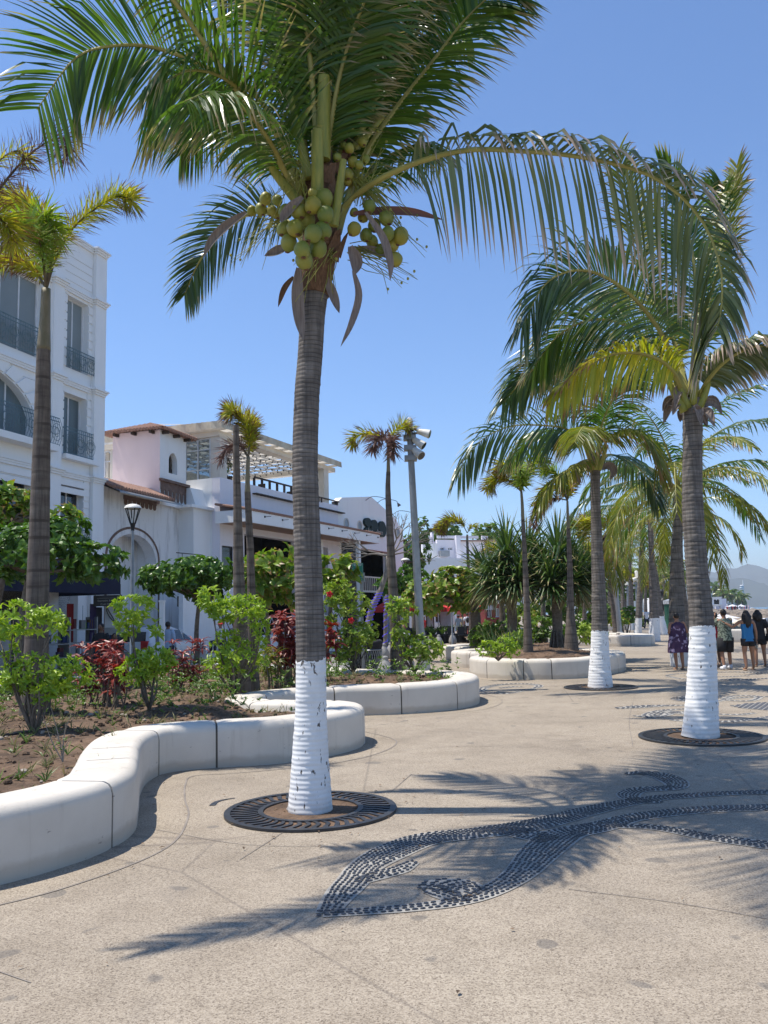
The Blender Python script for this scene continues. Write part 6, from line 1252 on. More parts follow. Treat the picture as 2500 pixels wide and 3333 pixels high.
# terrace frame and roof
b = MB(); ztp = z_(705, 1372); zb2 = z_(715, 1418)
cols = [(.03, .0), (u_(1058), 0.0), (.03, 5.6)]
for (u, y) in cols: b.box(u, u + .55, y + .02, y + .5, zp - .4, zb2 + .02)
b.box(-.05, U2 + .25, .0, .52, zb2, ztp - .35); b.box(-.05, .5, .52, 7, zb2, ztp - .35); b.box(U2 - .25, U2 + .2, .52, 7, zb2, ztp - .35); b.build('terrace_frame', M['cream'], Hr, local=True)
b = MB(); b.box(.5, U2, 6.6, 6.8, zp - .9, zb2); b.build('terrace_back_wall', M['cream'], Hr, local=True)
for k in range(3):
    q = 1.4 + k * 3.1; window(Hr, q, q + 2.1, zp - .25, zp + 1.0, 6.5, 2, 'sky_glass' if 'sky_glass' in M else 'glass_curtain')
b = MB()
for k in range(13): u = .1 + k * (U2 - .1) / 12; b.box(u, u + .07, -.2, 6.6, ztp - .30, ztp - .20)
for k in range(9): y = .1 + k * .8; b.box(.0, U2, y, y + .06, ztp - .36, ztp - .305)
b.build('roof_beam', M['frame_w'], Hr, local=True)
M['roofsheet'] = leafm('translucent_canvas', (.62, .56, .46), (.62, .56, .46), None, .8, .8, .55, None, .1)
b = MB(); n = 26
for i in range(n):
    for j in range(8):
        u0_, u1_ = -.3 + (U2 + .6) * i / n, -.3 + (U2 + .6) * (i + 1) / n; y0_, y1_ = -.35 + 7.2 * j / 8, -.35 + 7.2 * (j + 1) / 8
        if (i * 5 + j * 3) % 7 == 0 and j > 0: continue
        fz = lambda u, y: ztp - .12 + .035 * math.sin(u * 5) + .42 * min(y, 3.3) / 3.3 
        b.face([(u0_, y0_, fz(u0_, y0_)), (u1_, y0_, fz(u1_, y0_)), (u1_, y1_, fz(u1_, y1_)), (u0_, y1_, fz(u0_, y1_))])
b.build('roof_canvas', M['roofsheet'], Hr, local=True)
b = MB(); n = 40
for i in range(n):
    a, c2 = -.4 + (U2 + .7) * i / n, -.4 + (U2 + .7) * (i + 1) / n; b.face([(a, -.36 + .03 * math.sin(i * 2), ztp - .33), (c2, -.36 + .03 * math.sin((i + 1) * 2), ztp - .33), (c2, -.36, ztp - .02), (a, -.36, ztp - .02)])
    if i < 26: b.face([(-.38 + .03 * math.sin(i * 2), -.36 + 7 * i / 26, ztp - .33 + .0), (-.38 + .03 * math.sin(i * 2 + 2), -.36 + 7 * (i + 1) / 26, ztp - .33), (-.38, -.36 + 7 * (i + 1) / 26, ztp + .06 * min(i / 10, 1)), (-.38, -.36 + 7 * i / 26, ztp + .06 * min(i / 10, 1) - .02)])
b.build('canvas_valance', M['canvas'], Hr, local=True)
b = MB(); rg = random.Random(2)
for k in range(14):
    y = .6 + k * .42; pts = [V((u, y + .1 * math.sin(u * 2 + k), ztp - .5 - .08 * abs(math.sin(u * 1.6 + k)))) for u in [.3 + q * .5 for q in range(int((U2 - .6) / .5))]]; b.tube(pts, .012, 3)
    for p in pts: b.ell(p - V((0, 0, .05)), (.035, .035, .04), 0, 5, 4)
b.build('string_lights', M['black_metal'], Hr, local=True)
# side terrace glazing facing the camera, seen left of the frame corner
def side_win(y0, y1, za, zb, n):
    b = MB(); b.box(.1, .16, y0, y1, za, za + .07); b.box(.1, .16, y0, y1, zb - .07, zb); b.box(.1, .16, y0, y1, (za + zb) / 2 + .45, (za + zb) / 2 + .5); b.box(.1, .16, y0, y1, za + .55, za + .6)
    for i in range(n + 1): y = y0 + (y1 - y0 - .06) * i / n; b.box(.095, .165, y, y + .06, za, zb)
    return b.build('terrace_window', M['frame_w'], Hr, local=True)
w_ = side_win(.55, 3.2, zp - .15, zb2, 4); b = MB(); b.box(.12, .13, .56, 3.1, zp - .1, zb2 - .05); 
M['clearglass'] = m_glass('clear_glass', (.35, .42, .45), .03); M['clearglass'].node_tree.nodes['Principled BSDF'].inputs['Transmission Weight'].default_value = .85
b.build('pane', M['clearglass'], w_, local=True); side_win(3.3, 6.5, zp - .15, zb2, 5)
b = MB(); b.box(-.01, .45, 3.15, 3.35, zp - .4, zb2); b.box(.0, .34, 2.0, 9, zp - .02, zp + .02); b.build('terrace_post', M['cream'], Hr, local=True)
M['curtain'] = plain('plum_curtain', (.10, .045, .06), (.07, .03, .04), 3, stretch=(5, 5, .2))
for (u, y) in ((.3, .75), (1.25, 6.4), (4.4, 6.4), (7.5, 6.4)):
    b = MB(); n = 8
    for i in range(n):
        a, c2 = u + .4 * i / n, u + .4 * (i + 1) / n; zt_, zb_ = zb2 - .05 if y < 1 else zp + 1.0, zp + .2 if y < 1 else zp - .2; sh = .35
        b.face([(a + sh * 0, y + .05 * math.sin(i * 2), zt_), (c2, y + .05 * math.sin(i * 2 + 2), zt_), (c2 * .5 + (u + .4) * .5, y + .05 * math.sin(i * 2 + 2), zb_), (a * .5 + (u + .4) * .5, y + .05 * math.sin(i * 2), zb_)])
    b.build('curtain', M['curtain'], Hr, local=True)
b = MB(); zr_ = zp + .28; b.box(3, U1 + .4, .12, .18, zr_ + .12, zr_ + .2)
for k in range(9): u = 3 + k * (U1 - 2.6) / 8; b.box(u - .04, u + .04, .1, .2, zp, zr_ + .12)
u = U1 + .5; b.box(U1 - .3, U2 + .6, -.05, .0, zp + .18, zp + .24)
for k in range(6): b.box(U1 - .3 + k * .3, U1 - .22 + k * .3, -.06, .01, zp - .05, zp + .18)
b.build('terrace_railing', M['wood_dark'], Hr, local=True)
b = MB()
for k in range(30):
    u = 2.6 + k * .31; b.box(u, u + .24, -.24, -.002, z_(812, 1606) - .0 - .0 * k, z_(812, 1606) + .05)
b.build('pergola_stub', M['wood_dark'], Hr, local=True)
b = MB(); rg = random.Random(9)
for (u, y) in ((2.2, 1.2), (3.6, 2), (5, 1.1), (6.5, 2.2), (8, 1.2)):
    b.box(u - .4, u + .4, y, y + .7, zp + .28, zp + .33); b.box(u - .05, u + .05, y + .3, y + .4, zp - .4, zp + .28); b.box(u + .5, u + .55, y, y + .4, zp, zp + .55)
b.build('terrace_table', M['wood_dark'], Hr, local=True)
# potted plants on the terrace
for px, lb in ((1062, 'small potted palm on the right corner of the roof terrace'), (748, 'bushy potted plant in the left corner of the roof terrace')):
    u = u_(px); p = FR.o + FR.u * (u if px > 1000 else .9) + FR.v * .6 + V((0, 0, zp)); t = thing('potted_plant', tuple(p), 0, lb, 'plant'); b = MB(); b.tube([p + V((0, 0, -.05)), p + V((0, 0, .35))], [.16, .22], 10); b.build('pot', M['red'] if px > 1000 else M['black_metal'], t); rg = random.Random(px)
    b = MB(); 
    if px > 1000:
        b.tube(cat([p + V((0, 0, .3)), p + V((-.25, 0, .9)), p + V((-.45, 0, 1.5))], 6), .05, 6)
        q = p + V((-.45, 0, 1.5)); b.build('trunk', M['twig'], t); b = MB()
        for k in range(70): leaflet(b, q, rdirr(rg) + V((0, 0, .3)), rdirr(rg), rg.uniform(.5, .9), .06, 1.0, 0, rg.random(), 3)
    else: blob(b, p + V((0, 0, .7)), (.45, .4, .4), 90, .14, .06, rg)
    b.build('foliage', M['bush'], t)
# two-rail box barrier by the nightclub door
p = FR.o + FR.u * u_(1210, -1.0) + FR.v * -1.0; t = thing('balcony_barrier', tuple(p), FR.rz, 'pale barred barrier in front of the dark nightclub doorway', 'railing'); b = MB(); za, zb_ = FR.Z(1195, 1922, -1), FR.Z(1195, 1880, -1)
for k in range(13): b.box(-1.6 + k * .26, -1.56 + k * .26, 0, .04, za, zb_)
b.box(-1.62, 1.6, -.01, .05, zb_, zb_ + .08); b.box(-1.62, 1.6, -.01, .05, za - .1, za); b.box(-1.6, -1.5, 0, .08, 0, za - .1); b.box(1.5, 1.6, 0, .08, 0, za - .1); b.build('bars', M['cream'], t, local=True)
# ---- stepped white building
c = at(1376, 1900, 84); FS = Frame(c.x, c.y, 70); Hs = bld('stepped_building', FS, 'weathered white stepped building with small square windows beyond the spreading tree')
z_ = lambda px, py, y=0: FS.Z(px, py, y); u_ = lambda px, y=0: FS.U(px, 1850, y)
E = u_(1640); b = MB(); wall_open(b, 0, E, 0, z_(1450, 1817), [], 0, .5); b.box(0, E, .5, 9, 0, z_(1450, 1817) - .02); b.build('wall', M['plaster_w'], Hs, local=True)
b = MB(); y = 2.5; ops = []
for (a, c2) in ((1436, 1447), (1461, 1475)): ops.append((u_(a, y), u_(c2, y), z_(1440, 1790, y), z_(1440, 1783, y)))
wall_open(b, u_(1378, y), u_(1425, y), 0, z_(1400, 1768, y), [], y, .4); b.build('stained_wall', M['plaster_old'], Hs, local=True)
b = MB(); wall_open(b, u_(1425, y) + .01, u_(1640, y), 0, z_(1500, 1757, y), ops, y, .4); b.box(u_(1425, y), u_(1640, y), y + 1, y + 6, 0, z_(1500, 1757, y) - .1)
b.box(u_(1482, y), u_(1496, y), y - .5, y - .001, 0, z_(1490, 1744, y)); b.box(u_(1390, y), u_(1418, y), y + .5, y + 2, z_(1400, 1768, y), z_(1400, 1748, y)); b.box(u_(1396, y), u_(1412, y), y + .6, y + 1.8, z_(1400, 1748, y), z_(1400, 1742, y)); b.box(u_(1415, y), u_(1421, y), y + .5, y + .9, 0, z_(1400, 1728, y))
b.box(u_(1570, y), u_(1590, y), y - .2, y, z_(1500, 1757, y), z_(1500, 1744, y)); b.box(u_(1425, y), u_(1560, y), y - .12, y - .002, z_(1500, 1753, y), z_(1500, 1744, y)); b.build('upper_wall', M['plaster_lilac'], Hs, local=True)
for o_ in ops: window(Hs, o_[0], o_[1], o_[2], o_[3], y + .15, 1, 'glass_dark')
b = MB(); b.box(u_(1429, y), u_(1458, y), y - .6, y - .003, z_(1440, 1812, y), z_(1440, 1793, y)); b.build('water_tank', M['galv'], Hs, local=True)
b = MB(); b.box(u_(1496, y), u_(1640, y), y - .3, y - .003, z_(1500, 1762, y), z_(1500, 1759, y)); b.build('roof_tiles', M['tile'], Hs, local=True)
# low market building behind the umbrellas, red-framed kiosk, red-roofed house, gap filler houses
def simple_bld(name, px0, px1, py, Y, deg, wallm, label, wins=(), roofm=None, dep=6, doors=()):
    c = at(px0, 1950, Y); fr = Frame(c.x, c.y, deg); h = bld(name, fr, label); e = fr.U(px1, 1950); zt = fr.Z(px0, py); b = MB(); ops = [(fr.U(a, 1950), fr.U(c2, 1950), max(fr.Z(px0, q1), .03), fr.Z(px0, q0)) for a, c2, q0, q1 in wins]
    wall_open(b, 0, e, 0, zt, ops, 0, .3); b.box(.001, e - .001, .31, dep, 0, zt - .01); b.build('wall', M[wallm], h, local=True)
    for o_ in ops: window(h, o_[0], o_[1], o_[2], o_[3], .12, 1, 'glass_dark')
    if roofm:
        b = MB(); b.prism([(-.4, zt + .001), (e + .4, zt + .001), (e + .2, zt + .9), (-.2, zt + .9)], -.4, dep); b.build('roof', M[roofm], h, local=True)
    return h
simple_bld('market_building', 1318, 1478, 1965, 66, 75, 'plaster_w', 'low white market building behind the red umbrellas', wins=[(1340, 1360, 1990, 2030), (1400, 1405, 2000, 2015), (1415, 1440, 1990, 2030)])
M['brick_red'] = plain('dull_red_paint', (.22, .04, .03), (.16, .03, .025), 2)
simple_bld('red_shop', 1578, 1640, 1965, 60, 75, 'brick_red', 'red shop front with white uprights under the spreading tree', wins=[(1584, 1600, 1980, 2010), (1610, 1625, 1980, 2010)])
simple_bld('red_roofed_house', 2150, 2215, 1915, 140, 80, 'plaster_w', 'distant white house with a red tiled roof seen between the trunks', wins=[(2165, 2180, 1930, 1960)], roofm='tile')
simple_bld('dark_house', 1311, 1376, 1760, 70, 60, 'dark', 'dark fronted house with turquoise clothes between the nightclub and the stepped building', wins=[])
t = thing('clothes_rack', tuple(at(1330, 1770, 68)), 0, 'row of turquoise clothes hanging high at the dark fronted house', 'clothes'); b = MB()
for k in range(9): b.box(-.7 + k * .16, -.58 + k * .16, 0, .03, -.35 - .05 * (k % 3), .35)
b.build('hanging_cloth', plain('turquoise', (.04, .25, .30)), t, local=True)
b = MB(); b.box(-.8, .8, -.01, .02, .35, .40); b.build('rail', M['black_metal'], t, local=True)
# ------------------------------------------------------------------ people
def person(px, py, Y, h, face, label, skin='skin_a', hair='hair', hairlen=0, shirt=None, sleeve=.5, bottom=None, blen=.45, shoes=None, arms=None, stance=.05, fat=1.0, dress=None, hat=None, seated=False, extra=None, gz=0.0, hide_legs=False, shoulders=1.0, group=None):
    base = at(px, py, Y); base.z = gz; rz = face
    t = thing('person', tuple(base), rz, label, 'person', group)
    J = {}; s = h
    hip = .52 * s if not seated else .26 * s
    J['pel'] = V((0, 0, hip)); J['wst'] = V((0, 0, hip + .11 * s)); J['chs'] = V((0, .01, hip + .22 * s)); J['nck'] = V((0, -.005, hip + .315 * s)); J['n2'] = V((0, .005, hip + .345 * s)); J['hd'] = V((0, .015, hip + .385 * s)); J['ht'] = V((0, .01, hip + .435 * s))
    verts = [J[k] for k in ('pel', 'wst', 'chs', 'nck', 'n2', 'hd', 'ht')]; R = [(.088 * fat, .07 * fat), (.076 * fat, .058 * fat), (.088 * fat, .062 * fat), (.036, .034), (.032, .032), (.045, .055), (.036, .045)]
    E = [(i, i + 1) for i in range(6)]
    def chain(start, pts, rr):
        i = start
        for p, r in zip(pts, rr): verts.append(p); R.append((r, r)); E.append((i, len(verts) - 1)); i = len(verts) - 1
        return i
    legs = []; feet = []
    for sx in (-1, 1):
        hx = V((sx * .052 * s * fat, 0, hip - .03 * s))
        if seated: kn = V((sx * .07 * s, .25 * s, hip)); an = V((sx * .06 * s, .27 * s, .045 * s))
        else: st = stance * sx; kn = V((sx * (.055 + abs(stance) * .3) * s * 1, .02 * s + st * .3 * s, .285 * s)); an = V((sx * (.055 + abs(stance) * .5) * s, -.01 * s + st * s, .045 * s))
        toe = an + V((sx * .015 * s, .10 * s, -.028 * s)); heel = an + V((0, 0, -.018 * s))
        chain(0, [hx, hx.lerp(kn, .5), kn, kn.lerp(an, .35), an, toe], [.056 * fat * 1, .050 * fat, .033, .034, .020, .018]); legs.append((hx, kn, an)); feet.append((an, toe))
    arms = arms or [('down',), ('down',)]; hands = []; AR = []
    for sx, a in zip((-1, 1), arms):
        sh = V((sx * .105 * s * shoulders * (.5 + .5 * fat), 0, hip + .285 * s))
        if a[0] == 'down': el = sh + V((sx * .035 * s, -.01 * s, -.17 * s)); wr = el + V((sx * .01 * s, .03 * s, -.145 * s))
        elif a[0] == 'bent': el = sh + V((sx * .05 * s, -.03 * s, -.165 * s)); wr = el + V((-sx * .05 * s, .13 * s, .02 * s))
        elif a[0] == 'out': el = sh + V((sx * .12 * s, .03 * s, -.09 * s)); wr = el + V((sx * .10 * s, .06 * s, .07 * s))
        elif a[0] == 'face': el = sh + V((sx * .02 * s, .12 * s, -.09 * s)); wr = el + V((-sx * .05 * s, .03 * s, .15 * s))
        chain(2, [sh, sh.lerp(el, .5), el, el.lerp(wr, .35), wr], [.031 * fat, .027, .022, .023, .015]); AR.append((sh, el, wr, sx))
    me = bpy.data.meshes.new('person'); me.from_pydata([tuple(v) for v in verts], E, []); tmp = bpy.data.objects.new('tmp', me); SC.collection.objects.link(tmp)
    m1 = tmp.modifiers.new('s', 'SKIN'); 
    for i, sv in enumerate(me.skin_vertices[0].data): sv.radius = (R[i][0] * s if i < 7 else R[i][0] * s, R[i][1] * s); sv.use_root = (i == 0)
    m2 = tmp.modifiers.new('u', 'SUBSURF'); m2.levels = 2; m2.render_levels = 2
    bpy.context.view_layer.update(); ev = bpy.data.meshes.new_from_object(tmp.evaluated_get(bpy.context.evaluated_depsgraph_get())); bpy.data.objects.remove(tmp)
    b = MB(); b.v = [tuple(v.co) for v in ev.vertices]
    for p in ev.polygons: b.idx(list(p.vertices), 0)
    hd = J['hd']; b.ell(hd + V((0, .004, .012 * s)), (.043 * s, .054 * s, .062 * s), 0, 14, 10)
    b.tube([hd + V((0, .052 * s, .02 * s)), hd + V((0, .066 * s, -.002 * s))], [.005 * s, .010 * s], 6); b.ell(hd + V((0, .052 * s, -.024 * s)), (.016 * s, .006 * s, .005 * s), 1, 8, 5)
    for sx in (-1, 1): b.ell(hd + V((sx * .045 * s, 0, .005 * s)), (.006 * s, .012 * s, .018 * s), 0, 8, 6); b.ell(hd + V((sx * .017 * s, .050 * s, .014 * s)), (.007 * s, .005 * s, .004 * s), 1, 8, 5)
    for (sh, el, wr, sx) in AR:   # hands: palm, four unequal bent fingers and a thumb
        d = (wr - el).normalized(); side = V((0, 1, 0)) if abs(d.y) < .8 else V((0, 0, 1)); side = (side - d * side.dot(d)).normalized(); inn = d.cross(side) * (1 if sx > 0 else -1)
        pc = wr + d * .022 * s; b.loft([[wr + side * a + inn * c for a, c in ((-.011 * s, -.008 * s), (.011 * s, -.008 * s), (.011 * s, .008 * s), (-.011 * s, .008 * s))], [wr + d * .045 * s + side * a + inn * c for a, c in ((-.021 * s, -.007 * s), (.021 * s, -.007 * s), (.021 * s, .007 * s), (-.021 * s, .007 * s))]])
        for k, L_ in enumerate((.036, .044, .042, .032)):
            p0 = wr + d * .043 * s + side * (k - 1.5) * -.011 * s; p1 = p0 + d * L_ * .55 * s; p2 = p1 + (d * .6 + inn * .6) * L_ * .5 * s; b.tube([p0, p1, p2], [.0052 * s, .005 * s, .004 * s], 6)
        p0 = wr + d * .014 * s + side * .015 * s; b.tube([p0, p0 + (side * .8 + d * .5) * .02 * s, p0 + (side * .6 + d * .9 + inn * .3) * .042 * s], [.007 * s, .006 * s, .0045 * s], 6)
    b.build('body', [M[skin], M['black_cloth']], t, local=True, smooth=True)
    def ringl(name, rings, mat, n=18, cap=False):
        b = MB(); b.loft([[V((cx + rx * math.cos(2 * math.pi * i / n), cy + ry * math.sin(2 * math.pi * i / n), z + wv * math.sin(3 * 2 * math.pi * i / n))) for i in range(n)] for (z, cx, cy, rx, ry, wv) in rings], 0, cap); return b.build(name, M[mat], t, local=True, smooth=True)
    hz = hip; f = fat
    if shirt:
        rr = [(hz - .045 * s, 0, 0, .102 * s * f, .082 * s * f, .004), (hz + .03 * s, 0, 0, .098 * s * f, .078 * s * f, .002), (hz + .11 * s, 0, 0, .090 * s * f, .068 * s * f, 0), (hz + .2 * s, 0, .005, .103 * s * f, .072 * s * f, 0), (hz + .265 * s, 0, 0, .112 * s * f * shoulders, .062 * s * f, 0), (hz + .295 * s, 0, 0, .092 * s * f * shoulders, .05 * s, 0), (hz + .315 * s, 0, 0, .048 * s, .042 * s, 0)]
        if sleeve <= 0: rr = rr[:5]; rr[4] = (hz + .24 * s, 0, 0, .095 * s * f, .066 * s * f, 0)
        ringl('shirt', rr, shirt)
        if sleeve > 0:
            for (sh, el, wr, sx) in AR:
                b = MB(); P_ = [sh + V((-sx * .02 * s, 0, .008 * s)), sh.lerp(el, .4), sh.lerp(el, min(sleeve * 1.6, 1))]; rr_ = [.040 * s * f, .036 * s * f, .036 * s * f]
                if sleeve > .7: P_ = [P_[0], sh.lerp(el, .5), el, el.lerp(wr, .5), wr]; rr_ = [.042 * s, .036 * s, .031 * s, .028 * s, .023 * s]
                b.tube(P_, rr_, 10, cap=True); b.build('sleeve', M[shirt], t, local=True, smooth=True)
    if dress:
        ringl('dress', [(dress[1] * s, 0, 0, .155 * s * f, .13 * s * f, .01), (hz - .08 * s, 0, 0, .145 * s * f, .115 * s * f, .006), (hz + .05 * s, 0, 0, .125 * s * f, .095 * s * f, .003), (hz + .2 * s, 0, 0, .118 * s * f, .08 * s * f, 0), (hz + .27 * s, 0, 0, .100 * s * f, .062 * s * f, 0), (hz + .305 * s, 0, 0, .052 * s, .045 * s, 0)], dress[0], 24)
    if bottom:
        ringl('waist', [(hz - .07 * s, 0, 0, .096 * s * f, .078 * s * f, 0), (hz + .0 * s, 0, 0, .097 * s * f, .078 * s * f, 0), (hz + .07 * s, 0, 0, .086 * s * f, .067 * s * f, 0)], bottom, cap=True)
        for (hx, kn, an) in legs:
            b = MB(); L_ = blen; full = L_ > .7; P_ = [hx + V((0, 0, .03 * s)), hx.lerp(kn, .5), kn, kn.lerp(an, .5), an + V((0, 0, .01 * s))] if full else [hx + V((0, 0, .03 * s)), hx.lerp(kn, L_), hx.lerp(kn, L_ * 2)]
            b.tube(P_, [.064 * s * f, .058 * s * f, .044 * s, .042 * s, .036 * s] if full else [.066 * s * f, .062 * s * f, .058 * s * f], 12); b.build('trouser_leg', M[bottom], t, local=True, smooth=True)
    for (an, toe) in feet:
        b = MB(); c = (an + toe) / 2; b.ell(V((c.x, c.y, .03 * s if shoes else .012 * s)), (.031 * s, .078 * s, .03 * s if shoes else .013 * s), 0, 12, 8); 
        if shoes: b.tube([an + V((0, -.008 * s, -.03 * s)), an + V((0, -.005 * s, .035 * s))], [.027 * s, .025 * s], 10)
        b.build('shoe', M[shoes or 'soffit'], t, local=True, smooth=True)
    b = MB(); b.ell(hd + V((0, -.010 * s, .026 * s)), (.050 * s, .056 * s, .058 * s), 0, 14, 10)
    if hairlen:
        rg = random.Random(int(px)); 
        for k in range(46): a = rg.uniform(math.pi * 1.0, math.pi * 2.0); p = hd + V((math.cos(a) * .04 * s, math.sin(a) * .045 * s, .03 * s)); q = p + V((math.cos(a) * .02 * s + rg.uniform(-.01, .01), math.sin(a) * .03 * s - .008, -hairlen * s * rg.uniform(.75, 1))); b.tube(cat([p, p.lerp(q, .4) + V((math.cos(a), math.sin(a), 0)) * .018 * s, q], 6), [.017 * s, .019 * s, .018 * s, .015 * s, .011 * s, .004 * s], 6)
    b.build('hair', M[hair], t, local=True, smooth=True)
    if hat:
        b = MB(); z = hd.z + .045 * s; b.loft([[V((r * s * math.cos(a * math.pi / 10), r * s * math.sin(a * math.pi / 10), z + dz * s)) for a in range(20)] for r, dz in ((.05, .045), (.056, .035), (.058, 0), (.115, -.012), (.115, -.016), (.055, -.01))]); b.build('hat', M[hat], t, local=True, smooth=True)
    if extra: extra(t, s, AR, hip)
    return t
def m_pattern(name, c1, c2, scale, thr=.5, wave=False):
    m, n, L, b = _m(name); co = coord(n, L); v = noise_(n, L, co, scale, 3)
    if wave:
        w = n.new('ShaderNodeTexWave'); w.bands_direction = 'Z'; w.inputs['Scale'].default_value = scale; w.inputs['Distortion'].default_value = 1.2; L.new(co, w.inputs['Vector']); v = w.outputs[1]
    L.new(ramp(n, L, v, [(thr - .03, c1), (thr + .03, c2)]), b.inputs['Base Color']); b.inputs['Roughness'].default_value = .85; return m
M['purple_dress'] = m_pattern('purple_patterned_dress', (.045, .018, .055), (.34, .26, .38), 7, .58)
M['camo_shirt'] = m_pattern('green_check_shirt', (.06, .075, .055), (.27, .31, .23), 24, .5)
M['blue_top'] = m_pattern('striped_blue_top', (.02, .25, .48), (.02, .06, .22), 14, .5, True)
M['sky_stripe'] = m_pattern('pale_striped_shirt', (.25, .38, .42), (.45, .48, .45), 12, .5, True)
M['red_shirt'] = plain('red_sport_shirt', (.42, .012, .025)); M['maroon'] = plain('maroon_cloth', (.05, .012, .02)); M['lightblue'] = plain('pale_blue_shirt', (.42, .50, .62)); M['straw'] = plain('straw_hat', (.60, .50, .32)); M['navycloth'] = plain('navy_cloth', (.02, .025, .05)); M['lilac_cloth'] = plain('lilac_cloth', (.30, .16, .30))
GP = lambda x, y: G(x, y).y
def bag(kind):
    def f(t, s, AR, hip):
        b = MB()
        if kind == 'bottle':
            w = AR[1][2]; p = w + V((.0, .02, -.06)); b.tube([p + V((0, 0, -.16)), p + V((0, 0, .0)), p + V((0, 0, .02)), p + V((0, 0, .05))], [.032, .032, .014, .014], 10); b.build('water_bottle', M['clearglass'], t, local=True)
        elif kind == 'handbag':
            b.box(.12 * s, .24 * s, -.14, .04, hip - .08 * s, hip + .05 * s); b.tube(cat([V((.16 * s, -.05, hip + .05 * s)), V((.10 * s, -.1, hip + .2 * s)), V((.02, -.06, hip + .3 * s))], 8), .012, 5); b.build('handbag', M['black_cloth'], t, local=True)
        elif kind == 'pack': b.ell((0, -.13, hip + .18 * s), (.13, .085, .2), 0, 12, 8); b.build('backpack', M['black_cloth'], t, local=True, smooth=True)
        elif kind == 'number':
            b.box(-.05, .05, -.13 * 1.0, -.125, hip + .13 * s, hip + .155 * s); b.box(-.05, -.03, -.13, -.125, hip + .155 * s, hip + .2 * s); b.box(-.05, .05, -.13, -.125, hip + .2 * s, hip + .22 * s); b.build('shirt_number', M['white_cloth'], t, local=True)
    return f
person(2213, 2172, GP(2213, 2181), 1.60, .05, 'woman in a loose sleeveless purple patterned dress seen from behind, beside the palm trunk', dress=('purple_dress', .30), fat=1.22, arms=[('bent',), ('bent',)], stance=.01, skin='skin_a')
person(2368, 2178, GP(2368, 2180), 1.66, .10, 'man seen from behind in a green patterned shirt, black shorts and white shoes', skin='skin_a', shirt='camo_shirt', sleeve=.55, bottom='black_cloth', blen=.48, shoes='white_cloth', fat=1.2, stance=.06, arms=[('face',), ('face',)])
person(2338, 2170, GP(2338, 2172), 1.58, .35, 'person in a red shirt half hidden behind the right-hand palm trunk', skin='skin_b', shirt='red_shirt', sleeve=.5, bottom='sky_stripe', blen=.48, shoes='soffit', fat=1.1, extra=bag('number'))
person(2442, 2180, GP(2442, 2182), 1.62, .0, 'woman with long black hair, blue striped top and black shorts, seen from behind', skin='skin_a', shirt='blue_top', sleeve=0, bottom='black_cloth', blen=.22, hairlen=.25, arms=[('out',), ('down',)], stance=.05, extra=bag('bottle'))
person(2478, 2168, GP(2478, 2170), 1.62, -.2, 'person in a black shirt carrying a black bag beside the woman in the blue top', skin='skin_a', shirt='black_cloth', sleeve=.5, bottom='black_cloth', blen=.25, hairlen=.16, fat=1.1, extra=bag('handbag'))
person(2530, 2165, GP(2530, 2168), 1.62, -.4, 'person cut off by the right edge whose arm reaches towards the bag carrier', skin='skin_a', shirt='white_cloth', sleeve=.3, bottom='navycloth', blen=.45, arms=[('out',), ('down',)])
person(2108, 2050, 76, 1.72, 2.6, 'distant man with white shirt and dark trousers walking between the white-based trunks', skin='skin_b', shirt='white_cloth', bottom='navycloth', blen=1, shoes='black_cloth', stance=.10)
person(2141, 2045, 78, 1.65, 2.9, 'distant person in lilac partly hidden behind the straight white-based trunk', skin='skin_a', shirt='lilac_cloth', bottom='lilac_cloth', blen=1)
person(327, 2200, 24.0, 1.72, 2.95, 'man in a black polo shirt standing facing the promenade at the hotel corner', skin='skin_b', shirt='black_cloth', sleeve=.55, bottom='black_cloth', blen=1, shoes='black_cloth')
person(372, 2180, 25.5, 1.62, 3.4, 'person in a dark maroon top sitting hunched with head down by the painted board', skin='skin_b', shirt='maroon', sleeve=.5, bottom='black_cloth', blen=1, seated=True, gz=.22)
person(546, 2150, 28.6, 1.72, -.3, 'man in a pale blue shirt and dark trousers standing behind the white car', skin='skin_b', shirt='lightblue', sleeve=.9, bottom='navycloth', blen=1, shoes='black_cloth', arms=[('bent',), ('down',)], fat=1.1)
person(1494, 2062, 62, 1.66, .2, 'market visitor in a straw hat and pale striped shirt under the red umbrellas', shirt='sky_stripe', bottom='straw', blen=.5, hat='straw')
person(1507, 2062, 64, 1.70, -.3, 'market visitor in a pale top between the straw hat wearer and the backpack wearer', shirt='straw', bottom='navycloth', blen=.5)
person(1523, 2066, 60, 1.78, .1, 'man with a black backpack and dark trousers standing by the tree trunk at the market', shirt='white_cloth', bottom='black_cloth', blen=1, shoes='black_cloth', extra=bag('pack'))
person(1382, 2065, 60, 1.6, 2.8, 'person in an orange-red top at the market tables', shirt='red', bottom='navycloth', blen=1)
person(1457, 2062, 61, 1.6, 2.0, 'dark dressed person at the market stall screens', shirt='black_cloth', bottom='black_cloth', blen=1)
person(1322, 2080, 26, 1.6, 1.9, 'woman in a white top with long dark hair seated behind the yellow-green hibiscus shrub', shirt='white_cloth', sleeve=.2, bottom='navycloth', blen=.45, seated=True, gz=.3, hairlen=.2)
for k, (x, Yd) in enumerate([(718, 33), (762, 33.5)]):
    person(x, 2080, Yd, 1.62, 2.6 + k, ['diner in a red cap behind the crownless trunk', 'diner in a pale pink top behind the two-tiered shrub'][k], shirt=['white_cloth', 'lilac_cloth'][k], bottom='navycloth', blen=1, seated=True, gz=.45, hat=['red', None][k])
